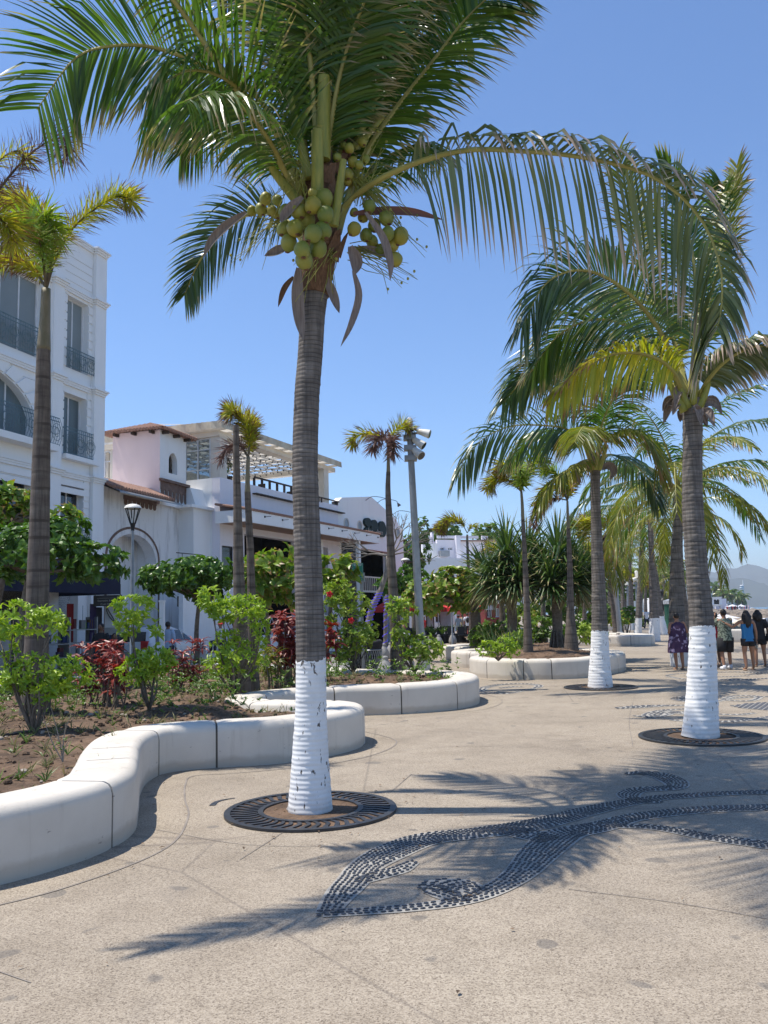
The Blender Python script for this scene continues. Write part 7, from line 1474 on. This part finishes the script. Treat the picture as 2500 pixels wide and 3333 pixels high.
# ------------------------------------------------------------------ white car
cp = at(522, 2112, 31.3); cz = thing('parked_car', (cp.x, cp.y, 0), R_(-16), 'white hatchback car parked beside the restaurant stairs, seen from behind', 'car')
M['carpaint'] = plain('white_car_paint', (.72, .72, .72), (.69, .69, .69), 1, .22); M['tyre'] = plain('tyre_rubber', (.02, .02, .02), None, 9, .85)
secs = [(-2.05, .35, .95, .82, .70), (-1.98, .25, 1.05, .85, .76), (-1.80, .22, 1.40, .86, .66), (-1.2, .22, 1.50, .86, .62), (-.2, .22, 1.52, .86, .62), (.5, .22, 1.35, .86, .64), (1.0, .22, 1.0, .86, .78), (1.9, .25, .86, .84, .76), (2.05, .35, .7, .76, .70)]
b = MB(); rings = []
for (y, z0, z1, w, wt) in secs:
    zb = min(.95, z1 - .02); rings.append([V((x, y, z)) for x, z in ((-w * .9, z0), (-w, z0 + .15), (-w, zb - .15), (-w * .97, zb), (-wt, z1 - .06), (-wt * .85, z1), (wt * .85, z1), (wt, z1 - .06), (w * .97, zb), (w, zb - .15), (w, z0 + .15), (w * .9, z0))])
b.loft(rings); b.build('body', M['carpaint'], cz, local=True, smooth=True, auto=35)
b = MB(); b.face([(-.62, -2.0, 1.03), (.62, -2.0, 1.03), (.54, -1.83, 1.36), (-.54, -1.83, 1.36)]); b.build('rear_window', M['glass_dark'], cz, local=True)
for sx in (-1, 1):
    for (y0, y1) in ((-1.6, -.75), (-.68, .2), (.27, .8)):
        b = MB(); yt1 = min(y1, .5 if y1 > .5 else y1); b.face([(sx * .852, y0, 1.0), (sx * .852, y1, 1.0), (sx * .68, min(y1, .45), 1.38 if y1 < .5 else 1.28), (sx * .68, y0 + .12, 1.40)]); b.build('side_window', M['glass_dark'], cz, local=True)
    b = MB(); b.box(sx * .60 - .13, sx * .60 + .13, -2.06, -1.92, .78, 1.05); b.build('tail_light', M['red'], cz, local=True)
    for y in (-1.3, 1.3):
        b = MB(); b.tube([V((sx * .70, y, .31)), V((sx * .88, y, .31))], .31, 20); w_ = b.build('wheel', M['tyre'], cz, local=True); b = MB(); b.tube([V((sx * .87, y, .31)), V((sx * .895, y, .31))], .19, 14); b.build('rim', M['galv'], w_, local=True)
b = MB(); b.box(-.26, .26, -2.10, -2.06, .58, .70); b.build('number_plate', M['mortar'], cz, local=True); b = MB(); b.box(-.78, .78, -2.12, -2.0, .32, .52); b.build('bumper', M['carpaint'], cz, local=True)
# ------------------------------------------------------------------ lanterns
def lantern(px, pyt, Y, label, hz=None, polew=.055):
    top = at(px, pyt, Y); c = V((top.x, top.y, 0)); t = thing('street_lamp', tuple(c), 0, label, 'street lamp', 'lantern street lamps'); H_ = top.z; k = .68
    b = MB(); b.tube([c, c + V((0, 0, .4)), c + V((0, 0, .45)), c + V((0, 0, H_ - .95 * k))], [.085, .075, .045, .032], 12); b.build('pole', M['galv'], t, smooth=True, auto=40)
    b = MB(); z0, z1 = H_ - .72 * k, H_ - .16 * k
    for i in range(6):
        a = i * math.pi / 3; b.tube([c + V((math.cos(a) * .09 * k, math.sin(a) * .09 * k, z0)), c + V((math.cos(a) * .27 * k, math.sin(a) * .27 * k, z1))], .014, 4); a2 = a + math.pi / 3
        for r, z in ((.09 * k, z0), (.27 * k, z1)): b.tube([c + V((math.cos(a) * r, math.sin(a) * r, z)), c + V((math.cos(a2) * r, math.sin(a2) * r, z))], .016, 4)
    b.tube([c + V((0, 0, H_ - .97 * k)), c + V((0, 0, H_ - .86 * k)), c + V((0, 0, z0))], [.04, .045, .07], 10); b.build('lantern_frame', M['black_metal'], t)
    b = MB(); n = 18; b.loft([[c + V((r * k * math.cos(2 * math.pi * i / n), r * k * math.sin(2 * math.pi * i / n), H_ + z * k)) for i in range(n)] for r, z in ((.31, -.17), (.30, -.13), (.24, -.06), (.13, -.015), (.03, 0))]); b.build('lamp_cap', M['lampwhite'], t, smooth=True, auto=50)
    b = MB(); b.tube([c + V((0, 0, z0 + .02)), c + V((0, 0, z0 + .14))], [.035, .03], 8); b.build('bulb_holder', M['lampwhite'], t)
lantern(433, 1640, 20.5, 'lantern street lamp with pale cap in front of the arched old white house')
lantern(1319, 1816, 40, 'lantern street lamp with pale cap between the big foxtail trunk and the floodlight mast')
lantern(1464, 1840, 47, 'lantern street lamp rising from the spreading tree in front of the stepped building')
# ------------------------------------------------------------------ floodlight masts
def mast(pb, ptop, Y, lamps, label, r=.10, sc=1.0, z0=.0):
    b0 = at(*pb, Y); top = at(*ptop, Y); b0.z = z0; t = thing('floodlight_mast', tuple(b0), 0, label, 'light mast', 'floodlight masts along the promenade')
    b = MB(); b.tube([b0, b0.lerp(top, .5), top], [r, r * .85, r * .7], 14); b.build('pole', M['galv'], t, smooth=True, auto=40)
    b = MB(); b.tube([b0, b0 + V((0, 0, .5))], [.22 * sc, .18 * sc], 4); b.tube([b0 + V((0, 0, .5)), b0 + V((0, 0, .56))], [.19, .16], 8); b.build('footing', M['wallwhite'], t)
    for k in range(3):
        b = MB(); c = top + (b0 - top).normalized() * (.25 + k * .27) * sc; b.box(-.17 * sc, .15 * sc, -.13 * sc, .13 * sc, -.06 * sc, .07 * sc, 0, Matrix.Translation(c)); b.build('bracket', M['galv'], t)
    for (lx, ly, dx, dz, s) in lamps:
        c = at(lx, ly, Y - .12); d = V((dx, -.25, dz)).normalized(); w = .115 * s * sc; b = MB(); b.tube([c - d * 1.5 * w, c - d * 1.1 * w, c - d * .2 * w, c + d * .25 * w, c + d * 1.5 * w, c + d * 1.55 * w], [w * .45, w * .68, w * .75, w * .85, w * 1.02, w * .96], 16); h = b.build('lamp_head', M['lampwhite'], t, smooth=True, auto=35)
        b = MB(); b.tube([c + d * 1.56 * w, c + d * 1.58 * w], [w * .9] * 2, 16); b.build('lens', M['glass_dark'], h)
        b = MB(); p = b0 + (top - b0) * ((c.z - b0.z) / (top.z - b0.z)); b.tube([p, c - d * .2 * w], .028 * sc, 6); b.build('lamp_arm', M['galv'], t)
mast((1376, 2200), (1333, 1395), 19.3, [(1334, 1380, -.02, -1, .95), (1378, 1408, 1, -.35, 1.0), (1362, 1440, .8, -.65, 1.0), (1358, 1472, .25, -.3, 1.05)], 'tall grey floodlight mast with four white lamp heads in the planter tip', .10, .9, .3)
b_ = at(2019, 2066, 44)
mast((2019, 2070), (1992, 1755), 44, [(2000, 1757, .2, -1, 1.2), (2012, 1768, .9, -.6, 1.2), (2004, 1776, .6, -.7, 1.2), (2008, 1786, .4, -.8, 1.0)], 'second floodlight mast, standing in the distant planter', .13, 1.2, .0)
mast((2076, 2058), (2071, 1870), 66, [(2074, 1869, .3, -1, 1.3), (2079, 1876, .9, -.4, 1.3), (2066, 1885, -.9, -.4, 1.2), (2076, 1890, .6, -.7, 1.3)], 'third floodlight mast beside the leaning distant trunk', .12, 1.3, .0)
mast((2044, 2050), (2043, 1895), 88, [(2042, 1897, -.4, -1, 1.3), (2047, 1900, .9, -.5, 1.3)], 'farthest floodlight mast among the slim trunks', .12, 1.3, 0)
# ------------------------------------------------------------------ green dog walking sign
Ys = 20.5; p = at(1164, 1860, Ys); t = thing('park_sign', (p.x, p.y, 0), R_(4), 'green sign with a white figure walking a dog, on a grey post', 'sign')
b = MB(); zc_ = p.z; M['signgreen'] = plain('sign_green', (.02, .20, .13), (.025, .22, .15), 2, .45); b.box(-.135, .135, -.02, 0, zc_ - .16, zc_ + .2); b.box(-.145, .135, -.02, 0, zc_ - .22, zc_ - .17); b.build('board', M['signgreen'], t, local=True)
b = MB(); b.box(.03, .17, .002, .05, zc_ - .26, zc_ - .03); b.box(.05, .12, .005, .06, 0, zc_ - .2); b.build('post', M['galv'], t, local=True)
b = MB()
def bar(x0, z0, x1, z1, w): b.tube([V((x0, -.024, zc_ + z0)), V((x1, -.024, zc_ + z1))], w, 5)
b.ell((-.03, -.024, zc_ + .095), (.017, .003, .017), 0, 10, 6); bar(-.03, .07, -.03, .0, .018); bar(-.033, 0, -.06, -.065, .010); bar(-.026, 0, .0, -.065, .010); bar(-.03, .06, -.065, .02, .007); bar(-.025, .055, .012, .02, .007); bar(.012, .02, .04, -.028, .002); bar(.035, -.035, .062, -.035, .008); bar(.062, -.033, .072, -.02, .006)
for x in (.037, .046, .056, .063): bar(x, -.04, x, -.062, .003)
for z, w in ((.175, .09), (.155, .10), (.14, .085), (-.095, .09)): 
    x = -w
    while x < w: b.box(x, x + .012, -.024, -.0205, zc_ + z - .005, zc_ + z + .005); x += .016
for x in (-.1, -.06, 0, .04, .09): b.box(x, x + .018, -.024, -.0205, zc_ - .20, zc_ - .185)
for q in ((-.128, .128, .19, .194), (-.128, .128, -.155, -.151), (-.128, -.124, -.155, .194), (.124, .128, -.155, .194)): b.box(q[0], q[1], -.023, -.0205, zc_ + q[2], zc_ + q[3])
b.build('pictogram', M['frame_w'], t, local=True)
# ------------------------------------------------------------------ bins, stone bollards
def bin_(px, py, Y, label):
    p = at(px, py, Y); p.z = 0; t = thing('litter_bin', tuple(p), 0, label, 'bin', 'mesh litter bins'); b = MB(); n = 26
    for i in range(n):
        a = 2 * math.pi * i / n
        for s in (-1, 1): b.tube([p + V((math.cos(a + s * k * .12) * .27, math.sin(a + s * k * .12) * .27, .12 + .16 * k)) for k in range(5)], .007, 3)
    for z in (.1, .78): b.tube([p + V((math.cos(a * math.pi / 12) * .27, math.sin(a * math.pi / 12) * .27, z)) for a in range(25)], .016, 5, cap=False)
    b.build('wire_basket', M['galv'], t); b = MB(); b.loft([[p + V((r * math.cos(a * math.pi / 8), r * math.sin(a * math.pi / 8), z + .015 * math.sin(a * 1.9))) for a in range(16)] for r, z in ((.2, .15), (.25, .5), (.26, .8), (.29, .92), (.30, 1.0), (.24, 1.05), (.2, .98))]); b.build('bin_bag', M['black_cloth'], t, smooth=True)
bin_(1213, 2172, 23.5, 'mesh litter bin with black bag left of the ringed foxtail base'); bin_(1163, 2172, 23.8, 'mesh litter bin mostly hidden behind the hibiscus shrub')
M['stone'] = plain('grey_stone', (.36, .35, .33), (.25, .24, .23), 5, .9, .5, 20)
def bollard(px, py, Y, label, s=1.0):
    p = at(px, py, Y); p.z = 0; t = thing('stone_bollard', tuple(p), 0, label, 'bollard', 'carved stone bollards along the street'); n = 20; b = MB()
    def R(z, a): return (1 + .05 * math.sin(a * 6 + z * 9))
    b.loft([[p + V((r * s * R(z, 2 * math.pi * a / n) * math.cos(2 * math.pi * a / n), r * s * R(z, 2 * math.pi * a / n) * math.sin(2 * math.pi * a / n), z * s)) for a in range(n)] for r, z in ((.15, 0), (.19, .08), (.205, .18), (.19, .30), (.15, .40), (.105, .48), (.075, .53), (.085, .55), (.08, .59), (.03, .61))]); b.build('stone', M['stone'], t, smooth=True)
for px, py, Y, lb in [(1254, 2175, 22.8, 'carved stone bollard just left of the ringed foxtail base'), (1330, 2172, 24, 'carved stone bollard right of the ringed foxtail base'), (1130, 2180, 22, 'carved stone bollard behind the hibiscus shrub stems'), (1248, 2085, 33, 'carved stone bollard in the shade of the nightclub front'), (1272, 2083, 34, 'stone bollard half hidden by the big foxtail trunk'), (1377, 2070, 40, 'small distant stone bollard right of the mast'), (1398, 2072, 42, 'second small distant stone bollard right of the mast'), (1428, 2070, 45, 'third small distant stone bollard right of the mast'), (1473, 2066, 48, 'distant stone bollard under the red umbrella edge'), (565, 2150, 30.5, 'stone bollard at the foot of the blue-shirted man'), (608, 2145, 31, 'stone bollard at the yellow kerb end'), (656, 2145, 31.3, 'stone bollard right of the slim tree trunk'), (530, 2155, 30, 'stone bollard left of the blue-shirted man')]: bollard(px, py, Y, lb, 1.05)
p = at(527, 2100, 26.5); t = thing('white_post', (p.x, p.y, 0), 0, 'white square post rising beside the blue-shirted man', 'post'); b = MB(); b.box(-.07, .07, -.07, .07, 0, 2.3); b.box(-.09, .09, -.09, .09, 2.3, 2.36); b.build('shaft', M['plaster_w'], t, local=True)
b = MB(); q0, q1 = at(596, 2100, 33.5), at(720, 2100, 33.0); q0.z = q1.z = 0; d = (q1 - q0); nn = V((-d.y, d.x, 0)).normalized() * .15; b.loft([[q0 - nn, q0 + nn, q0 + nn + V((0, 0, .15)), q0 - nn + V((0, 0, .15))], [q1 - nn, q1 + nn, q1 + nn + V((0, 0, .15)), q1 - nn + V((0, 0, .15))]]); tag(b.build('yellow_kerb', plain('yellow_paint', (.55, .33, .03), (.4, .26, .06), 6)), 'yellow painted kerb beside the white car', 'kerb')
# ------------------------------------------------------------------ red umbrellas, stalls
def umbrella(px, py, Y, w, label, hgt=None):
    p = at(px, py, Y); c = V((p.x, p.y, 0)); t = thing('market_umbrella', tuple(c), 0, label, 'umbrella', 'red market umbrellas'); b = MB(); zt = p.z + .5; n = 8
    pk = V((c.x, c.y, zt)); rim = [V((c.x + w * math.cos((i + .5) * 2 * math.pi / n), c.y + w * math.sin((i + .5) * 2 * math.pi / n), zt - .55)) for i in range(n)]
    for i in range(n): a, d = rim[i], rim[(i + 1) % n]; b.face([pk, a, d]); b.face([a, a - V((0, 0, .22)), d - V((0, 0, .22)), d])
    b.build('canopy', M['red'], t); b = MB(); b.tube([c, pk], .03, 6); b.build('pole', M['frame_w'], t)
for px, py, Y, w, lb in [(1275, 1976, 46, 1.1, 'red market umbrella at the left, partly behind the big foxtail trunk'), (1330, 1972, 50, 1.3, 'red market umbrella behind the tall floodlight mast'), (1392, 1976, 52, 1.3, 'red market umbrella just right of the tall mast'), (1425, 1972, 56, 1.4, 'red market umbrella in the middle of the market'), (1470, 1974, 54, 1.3, 'red market umbrella above the dark screens'), (1505, 1975, 52, 1.4, 'rightmost red market umbrella beside the thick tree trunk')]: umbrella(px, py, Y, w, lb)
b = MB(); c = at(1430, 2045, 50); t = thing('dining_set', (c.x, c.y, 0), R_(5), 'row of dark tables, chairs and pots under the red umbrellas', 'tables'); rg = random.Random(4)
for k in range(9):
    x = -2.6 + k * .62; b = MB(); b.box(x, x + .42, -.2, .22, .43, .47); b.box(x, x + .42, .2, .24, .47, .95)
    for q in (0, .38): b.box(x + q, x + q + .035, -.2, -.165, 0, .43); b.box(x + q, x + q + .035, .2, .235, 0, .43)
    b.build('chair', M['black_metal'], t, local=True)
for k in range(3): b = MB(); x = -2.2 + k * 1.9; b.box(x, x + .8, .5, 1.3, .72, .76); b.box(x + .36, x + .44, .86, .94, 0, .72); b.build('table', M['wood_dark'], t, local=True)
for k, px in enumerate((1345, 1372, 1402, 1412, 1440, 1462, 1500)):
    c = at(px, 2045, 49 + k * .3); c.z = 0; t = thing('potted_plant', tuple(c), 0, ['square pot with a spiky plant right behind the mast foot', 'dark pot with reedy leaves at the market edge', 'dark planter of reeds in front of the screens', 'low dark pot beside the third far bollard', 'dark planter before the white screens', 'dark planter right of the white screens', 'large potted agave by the straw hat visitor'][k], 'plant', 'dark pots in front of the market'); b = MB(); b.tube([c, c + V((0, 0, .55))], [.28, .36], 4 if k < 6 else 12); b.build('pot', M['black_metal'], t); b = MB()
    for _ in range(26): leaflet(b, c + V((0, 0, .5)), V((rg.uniform(-.6, .6), rg.uniform(-.6, .6), 1)), rdirr(rg), rg.uniform(.4, .8), .05, .5, 0, rg.random(), 2)
    b.build('foliage', M['bush'], t)
for k, (a, c2) in enumerate(((1390, 1411), (1434, 1471))):
    p = at(a, 2030, 57); q = at(c2, 2030, 57); t = thing('stall_screen', (p.x, p.y, 0), 0, ['narrow white framed screen at the market', 'wide white framed screen at the market'][k], 'screen'); w = q.x - p.x; b = MB(); b.box(0, w, 0, .03, .9, 2.0); b.build('panel', M['white_cloth'], t, local=True); b = MB(); b.box(-.05, w + .05, -.01, .04, 2.0, 2.08); b.box(-.06, 0, -.01, .04, 0, 2.08); b.box(w, w + .06, -.01, .04, 0, 2.08); b.box(0, w, -.01, .04, .82, .9); b.build('frame', M['wood_dark'], t, local=True)
p = at(1595, 1977, 58); s = thing('shop_sign', tuple(p), 0, 'small white sign board on the red shop front', 'sign'); b = MB(); b.box(-.4, .4, 0, .04, -.16, .16); b.build('board', M['frame_w'], s, local=True)
p = at(2192, 2030, 60); t = thing('kiosk', (p.x, p.y, 0), 0, 'small green kiosk with white cap left of the right-hand palm trunk', 'kiosk'); b = MB(); b.tube([V((0, 0, 0)), V((0, 0, 2.0))], [.55, .55], 12); b.build('drum', plain('kiosk_green', (.03, .13, .08)), t, local=True); b = MB(); b.tube([V((0, 0, 2.0)), V((0, 0, 2.25)), V((0, 0, 2.35))], [.62, .62, .2], 12); b.build('cap', M['frame_w'], t, local=True)
b = MB(); p = at(2160, 2046, 92); t = thing('bronze_statue', (p.x, p.y, 0), 0, 'dark sculpture on a planted plinth far down the promenade', 'statue'); b.tube([V((0, 0, 0)), V((0, 0, 1.0))], [1.1, .9], 12); b.build('plinth', M['mortar'], t, local=True); b = MB(); b.tube(cat([V((-.3, 0, 1)), V((-.1, 0, 2)), V((.3, 0, 2.8)), V((.1, 0, 3.4))], 8), [.3, .35, .45, .5, .4, .3, .25, .2], 10); b.ell((.05, 0, 3.5), (.22, .22, .28), 0); b.tube([V((.2, 0, 2.8)), V((.9, 0, 2.4)), V((1.0, 0, 3.0))], [.14, .1, .07], 8); b.build('figure', M['black_metal'], t, local=True, smooth=True)
# ------------------------------------------------------------------ far shore
Yf = 350.0
def dirpt(px, Y, z): p = at(px, 1973, Y); p.z = z; return p
b = MB(); a0, a1, a2, a3 = dirpt(2255, 330, 0), dirpt(2462, 330, 0), dirpt(2452, 400, 0), dirpt(2255, 450, 0)
t = thing('stone_pier', tuple(a0), 0, 'dark stone pier platform carrying the white tents', 'pier'); b.loft([[a0 + V((0, 0, -3)), a1 + V((0, 0, -3)), a2 + V((0, 0, -3)), a3 + V((0, 0, -3))], [a0 + V((0, 0, .35)), a1 + V((0, 0, .35)), a2 + V((0, 0, .35)), a3 + V((0, 0, .35))]]); b.build('deck', M['trim_brown'], t)
rg = random.Random(21); b = MB(); M['rock'] = plain('breakwater_rock', (.30, .24, .18), (.14, .115, .095), .5, .9, .6, 3)
for _ in range(2200):
    px = rg.uniform(2290, 2640); Y = rg.uniform(150, 325); p = dirpt(px, Y, 0); f = (px - 2290) / 350; p.z = -2.6 + rg.uniform(.6, 1.5) * (1.25 - .4 * f) * min(1, (Y - 130) / 60) + (Y - 150) / 175 * .9
    r = rg.uniform(.7, 1.7); b.ell(p, (r, r * rg.uniform(.6, 1), r * rg.uniform(.5, .9)), 0, 6, 4, Matrix.Rotation(rg.uniform(0, 3), 3, 'Z') @ Matrix.Rotation(rg.uniform(0, 1), 3, 'X'))
tag(b.build('breakwater_rocks', M['rock']), 'brown breakwater boulders between the sea wall and the pier', 'rocks', None, 'stuff')
b = MB(); b.face([tuple(v) for v in (V((17, 41.5, -1.2)), V((60, 41.5, -1.6)), V((90, 90, -2.7)), V((48, 130, -1.8)))]); tag(b.build('beach', plain('beach_sand', (.50, .42, .32), (.42, .35, .27), .3, .9)), kind='structure')
for k, (px, Y, sx, lb) in enumerate([(2362, 118, 1.9, 'white umbrella tip on the beach beside the man in the green shirt'), (2413, 80, 1.1, 'pale orange beach umbrella between the two groups of people'), (2380, 84, 1.0, 'cream beach umbrella below the breakwater rocks'), (2484, 78, 1.6, 'white beach canopy beside the long-haired woman'), (2350, 150, 1.3, 'small white beach umbrella farther out')]):
    p = dirpt(px, Y, -1.5); t = thing('beach_umbrella', tuple(p), 0, lb, 'umbrella', 'pale beach umbrellas'); b = MB(); n = 8; pk = p + V((0, 0, 2.1 - .0))
    for i in range(n): b.face([pk, pk + V((math.cos(i * .785) * sx, math.sin(i * .785) * sx, -.45)), pk + V((math.cos(i * .785 + .785) * sx, math.sin(i * .785 + .785) * sx, -.45))])
    b.build('canopy', M['canvas'] if k == 1 else M['white_cloth'], t); b = MB(); b.tube([p, pk], .03, 5); b.build('pole', M['frame_w'], t)
# white arcaded building
c = dirpt(2308, Yf, 0); FA = Frame(c.x, c.y, 82); ha = bld('arcaded_building', FA, 'far white building with two dark arches and a lower arched door, left of the tents'); z_ = lambda py: FA.Z(2330, py); u_ = lambda px: FA.U(px, 1960)
e1, e2 = u_(2350), u_(2358); ops = [(u_(2324), u_(2343), z_(1967), z_(1951)), (u_(2337), u_(2345), z_(1985), z_(1973))]
b = MB(); wall_open(b, 0, e1, -1, z_(1944), ops, 0, .5); m_ = (ops[0][0] + ops[0][1]) / 2
for q in ((ops[0][0], m_), (m_, ops[0][1])): arch_fill(b, q[0], q[1], ops[0][3] - .45, ops[0][3], .002, .45)
arch_fill(b, ops[1][0], ops[1][1], ops[1][3] - .35, ops[1][3], .002, .45); b.box(-.2, e1 + .2, -.3, -.002, z_(1945), z_(1943)); b.box(u_(2318), u_(2350), -.5, -.002, z_(1969), z_(1967)); b.build('wall', M['plaster_w'], ha, local=True)
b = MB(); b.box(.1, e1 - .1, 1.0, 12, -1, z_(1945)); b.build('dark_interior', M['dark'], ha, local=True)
b = MB(); b.box(e1 + .002, u_(2366), .3, 10, -1, z_(1949)); b.build('side_wing', M['plaster_lilac'], ha, local=True)
b = MB(); b.box(u_(2322), u_(2335), -1.6, -.6, z_(1984), z_(1974)); b.build('white_awning', M['white_cloth'], ha, local=True)
simple_bld('promenade_building', 2366, 2405, 1962, 420, 84, 'plaster_w', 'low grey-white far building behind the tents', wins=[(2370, 2374, 1965, 1972), (2380, 2384, 1965, 1972), (2390, 2394, 1965, 1972)])
simple_bld('far_house', 2296, 2320, 1904, 440, 84, 'plaster_w', 'far house with a tiled roof above the palms, right of the trunk', wins=[(2306, 2314, 1908, 1915)], roofm='tile')
for k, (x0, x1, py, Y, lb) in enumerate([(2366, 2402, 1967, 345, 'large white peaked tent on the pier'), (2398, 2426, 1967, 343, 'second white peaked tent at the right of the pier'), (2404, 2414, 1976, 336, 'small low white canopy in front of the tents'), (2358, 2366, 1977, 338, 'small white parasol left of the tents')]):
    p, q = at(x0, py + 7, Y), at(x1, py + 7, Y); c = (p + q) / 2; w = (q.x - p.x) / 2; pk = at((x0 + x1) / 2, py, Y); t = thing('white_tent', (c.x, c.y, .35), 0, lb, 'tent', 'white tents on the pier'); b = MB(); co_ = [V((c.x + sx * w, c.y + sy * w, c.z)) for sx, sy in ((-1, -1), (1, -1), (1, 1), (-1, 1))]
    for i in range(4): a, d = co_[i], co_[(i + 1) % 4]; b.face([V((pk.x, c.y, pk.z)), a.lerp(V((pk.x, c.y, pk.z)), .35) - V((0, 0, .15)), d.lerp(V((pk.x, c.y, pk.z)), .35) - V((0, 0, .15))]); b.face([a, d, d.lerp(V((pk.x, c.y, pk.z)), .35) - V((0, 0, .15)), a.lerp(V((pk.x, c.y, pk.z)), .35) - V((0, 0, .15))])
    b.build('canopy', M['white_cloth'], t); b = MB()
    for a in co_: b.tube([V((a.x, a.y, .35)), a], .1, 5)
    b.build('pole', M['frame_w'], t)
b = MB(); rg = random.Random(3); cols = ['red', 'navycloth', 'white_cloth', 'skin_a', 'black_cloth', 'lightblue']; bs = [MB() for _ in cols]
for _ in range(46): k = rg.randrange(6); p = dirpt(rg.uniform(2362, 2440), rg.uniform(332, 360), .35); bs[k].loft([[p + V((r * math.cos(a * 1.047), r * .6 * math.sin(a * 1.047), z)) for a in range(6)] for r, z in ((.14, 0), (.2, .8), (.24, 1.35), (.1, 1.48), (.12, 1.6), (.05, 1.75))])
for k, q in enumerate(bs):
    if q.v: tag(q.build('crowd', M[cols[k]]), 'tiny crowd of people under the white tents on the pier', 'crowd', None, 'stuff')
rg = random.Random(44)
for k, (px, pt, Y) in enumerate([(2326, 1906, 410), (2345, 1922, 415), (2362, 1932, 400), (2374, 1925, 425), (2384, 1931, 420), (2399, 1936, 405), (2408, 1943, 430), (2416, 1945, 420), (2352, 1935, 402), (2335, 1918, 408)]):
    base = dirpt(px, Y, 0); h = at(px, pt + 3, Y); t = thing('far_palm', tuple(base), 0, ['tallest far palm above the tiled house', 'far palm behind the arcaded building roof', 'far palm above the side wing', 'tall upright far palm behind the large tent', 'leafy far palm next to the tall upright one', 'far palm above the gap between the two tents', 'small far palm left of the last one on the pier', 'last far palm at the right end of the row', 'squat far palm touching the building roof edge', 'far palm beside the tallest one'][k], 'palm tree', 'row of far palms on the shore'); b = MB(); b.tube([base, h], [.45, .3], 6); b.build('trunk', M['twig'], t); b = MB()
    for i in range(15):
        az = i * 2.4; e = R_(rg.uniform(-25, 80)); p = h.copy(); pl = [p.copy()]
        for s in range(4): p = p + V((math.cos(az) * math.cos(e), math.sin(az) * math.cos(e), math.sin(e))) * 1.2; pl.append(p.copy()); e -= R_(24)
        for s in range(4):
            for q in range(4):
                c = pl[s].lerp(pl[s + 1], q / 4); T = (pl[s + 1] - pl[s]).normalized(); S = T.cross(V((0, 0, 1))).normalized()
                for sg in (-1, 1): leaflet(b, c, S * sg + T * .6, T, 1.3, .35, 1.1, 0, rg.random(), 2)
    b.build('crown', M['palm_leaf'], t)
p = dirpt(2421, 520, -2.4); pt = at(2418, 1888, 520); t = thing('radio_mast', tuple(p), 0, 'thin white mast rising in front of the hazy hills', 'mast'); b = MB(); b.tube([p, p.lerp(pt, .45), pt], [.6, .5, .25], 8); b.build('pole', M['frame_w'], t); b = MB(); [b.ell(at(2418, y, 520) + V((-.8, 0, 0)), (1.1, .8, .6)) for y in (1907, 1913)]; b.build('dish', M['frame_w'], t)
p = dirpt(2446, 900, -2.5); t = thing('motor_boat', tuple(p), .3, 'tiny white boat on the bay below the hills', 'boat'); b = MB(); b.loft([[V((x * w, y, z)) for x, z in ((-1, .0), (-1.2, 1.3), (1.2, 1.3), (1, 0))] for y, w in ((-6, 1.2), (0, 1.6), (4, 1.1), (6.5, .1))]); b.build('hull', M['frame_w'], t, local=True); b = MB(); b.box(-1, 1, -3, 1.5, 1.3, 2.8); b.build('cabin', M['frame_w'], t, local=True)
# ------------------------------------------------------------------ air
m = bpy.data.materials.new('air'); m.use_nodes = True; n = m.node_tree.nodes; n.remove(n['Principled BSDF']); v = n.new('ShaderNodeVolumePrincipled'); v.inputs['Color'].default_value = (.86, .93, 1, 1); v.inputs['Density'].default_value = HAZE; v.inputs['Anisotropy'].default_value = .2; m.node_tree.links.new(v.outputs[0], n['Material Output'].inputs['Volume'])
b = MB(); b.box(-4300, 9300, -300, 9300, -7.5, 340); tag(b.build('haze', m), kind='stuff')
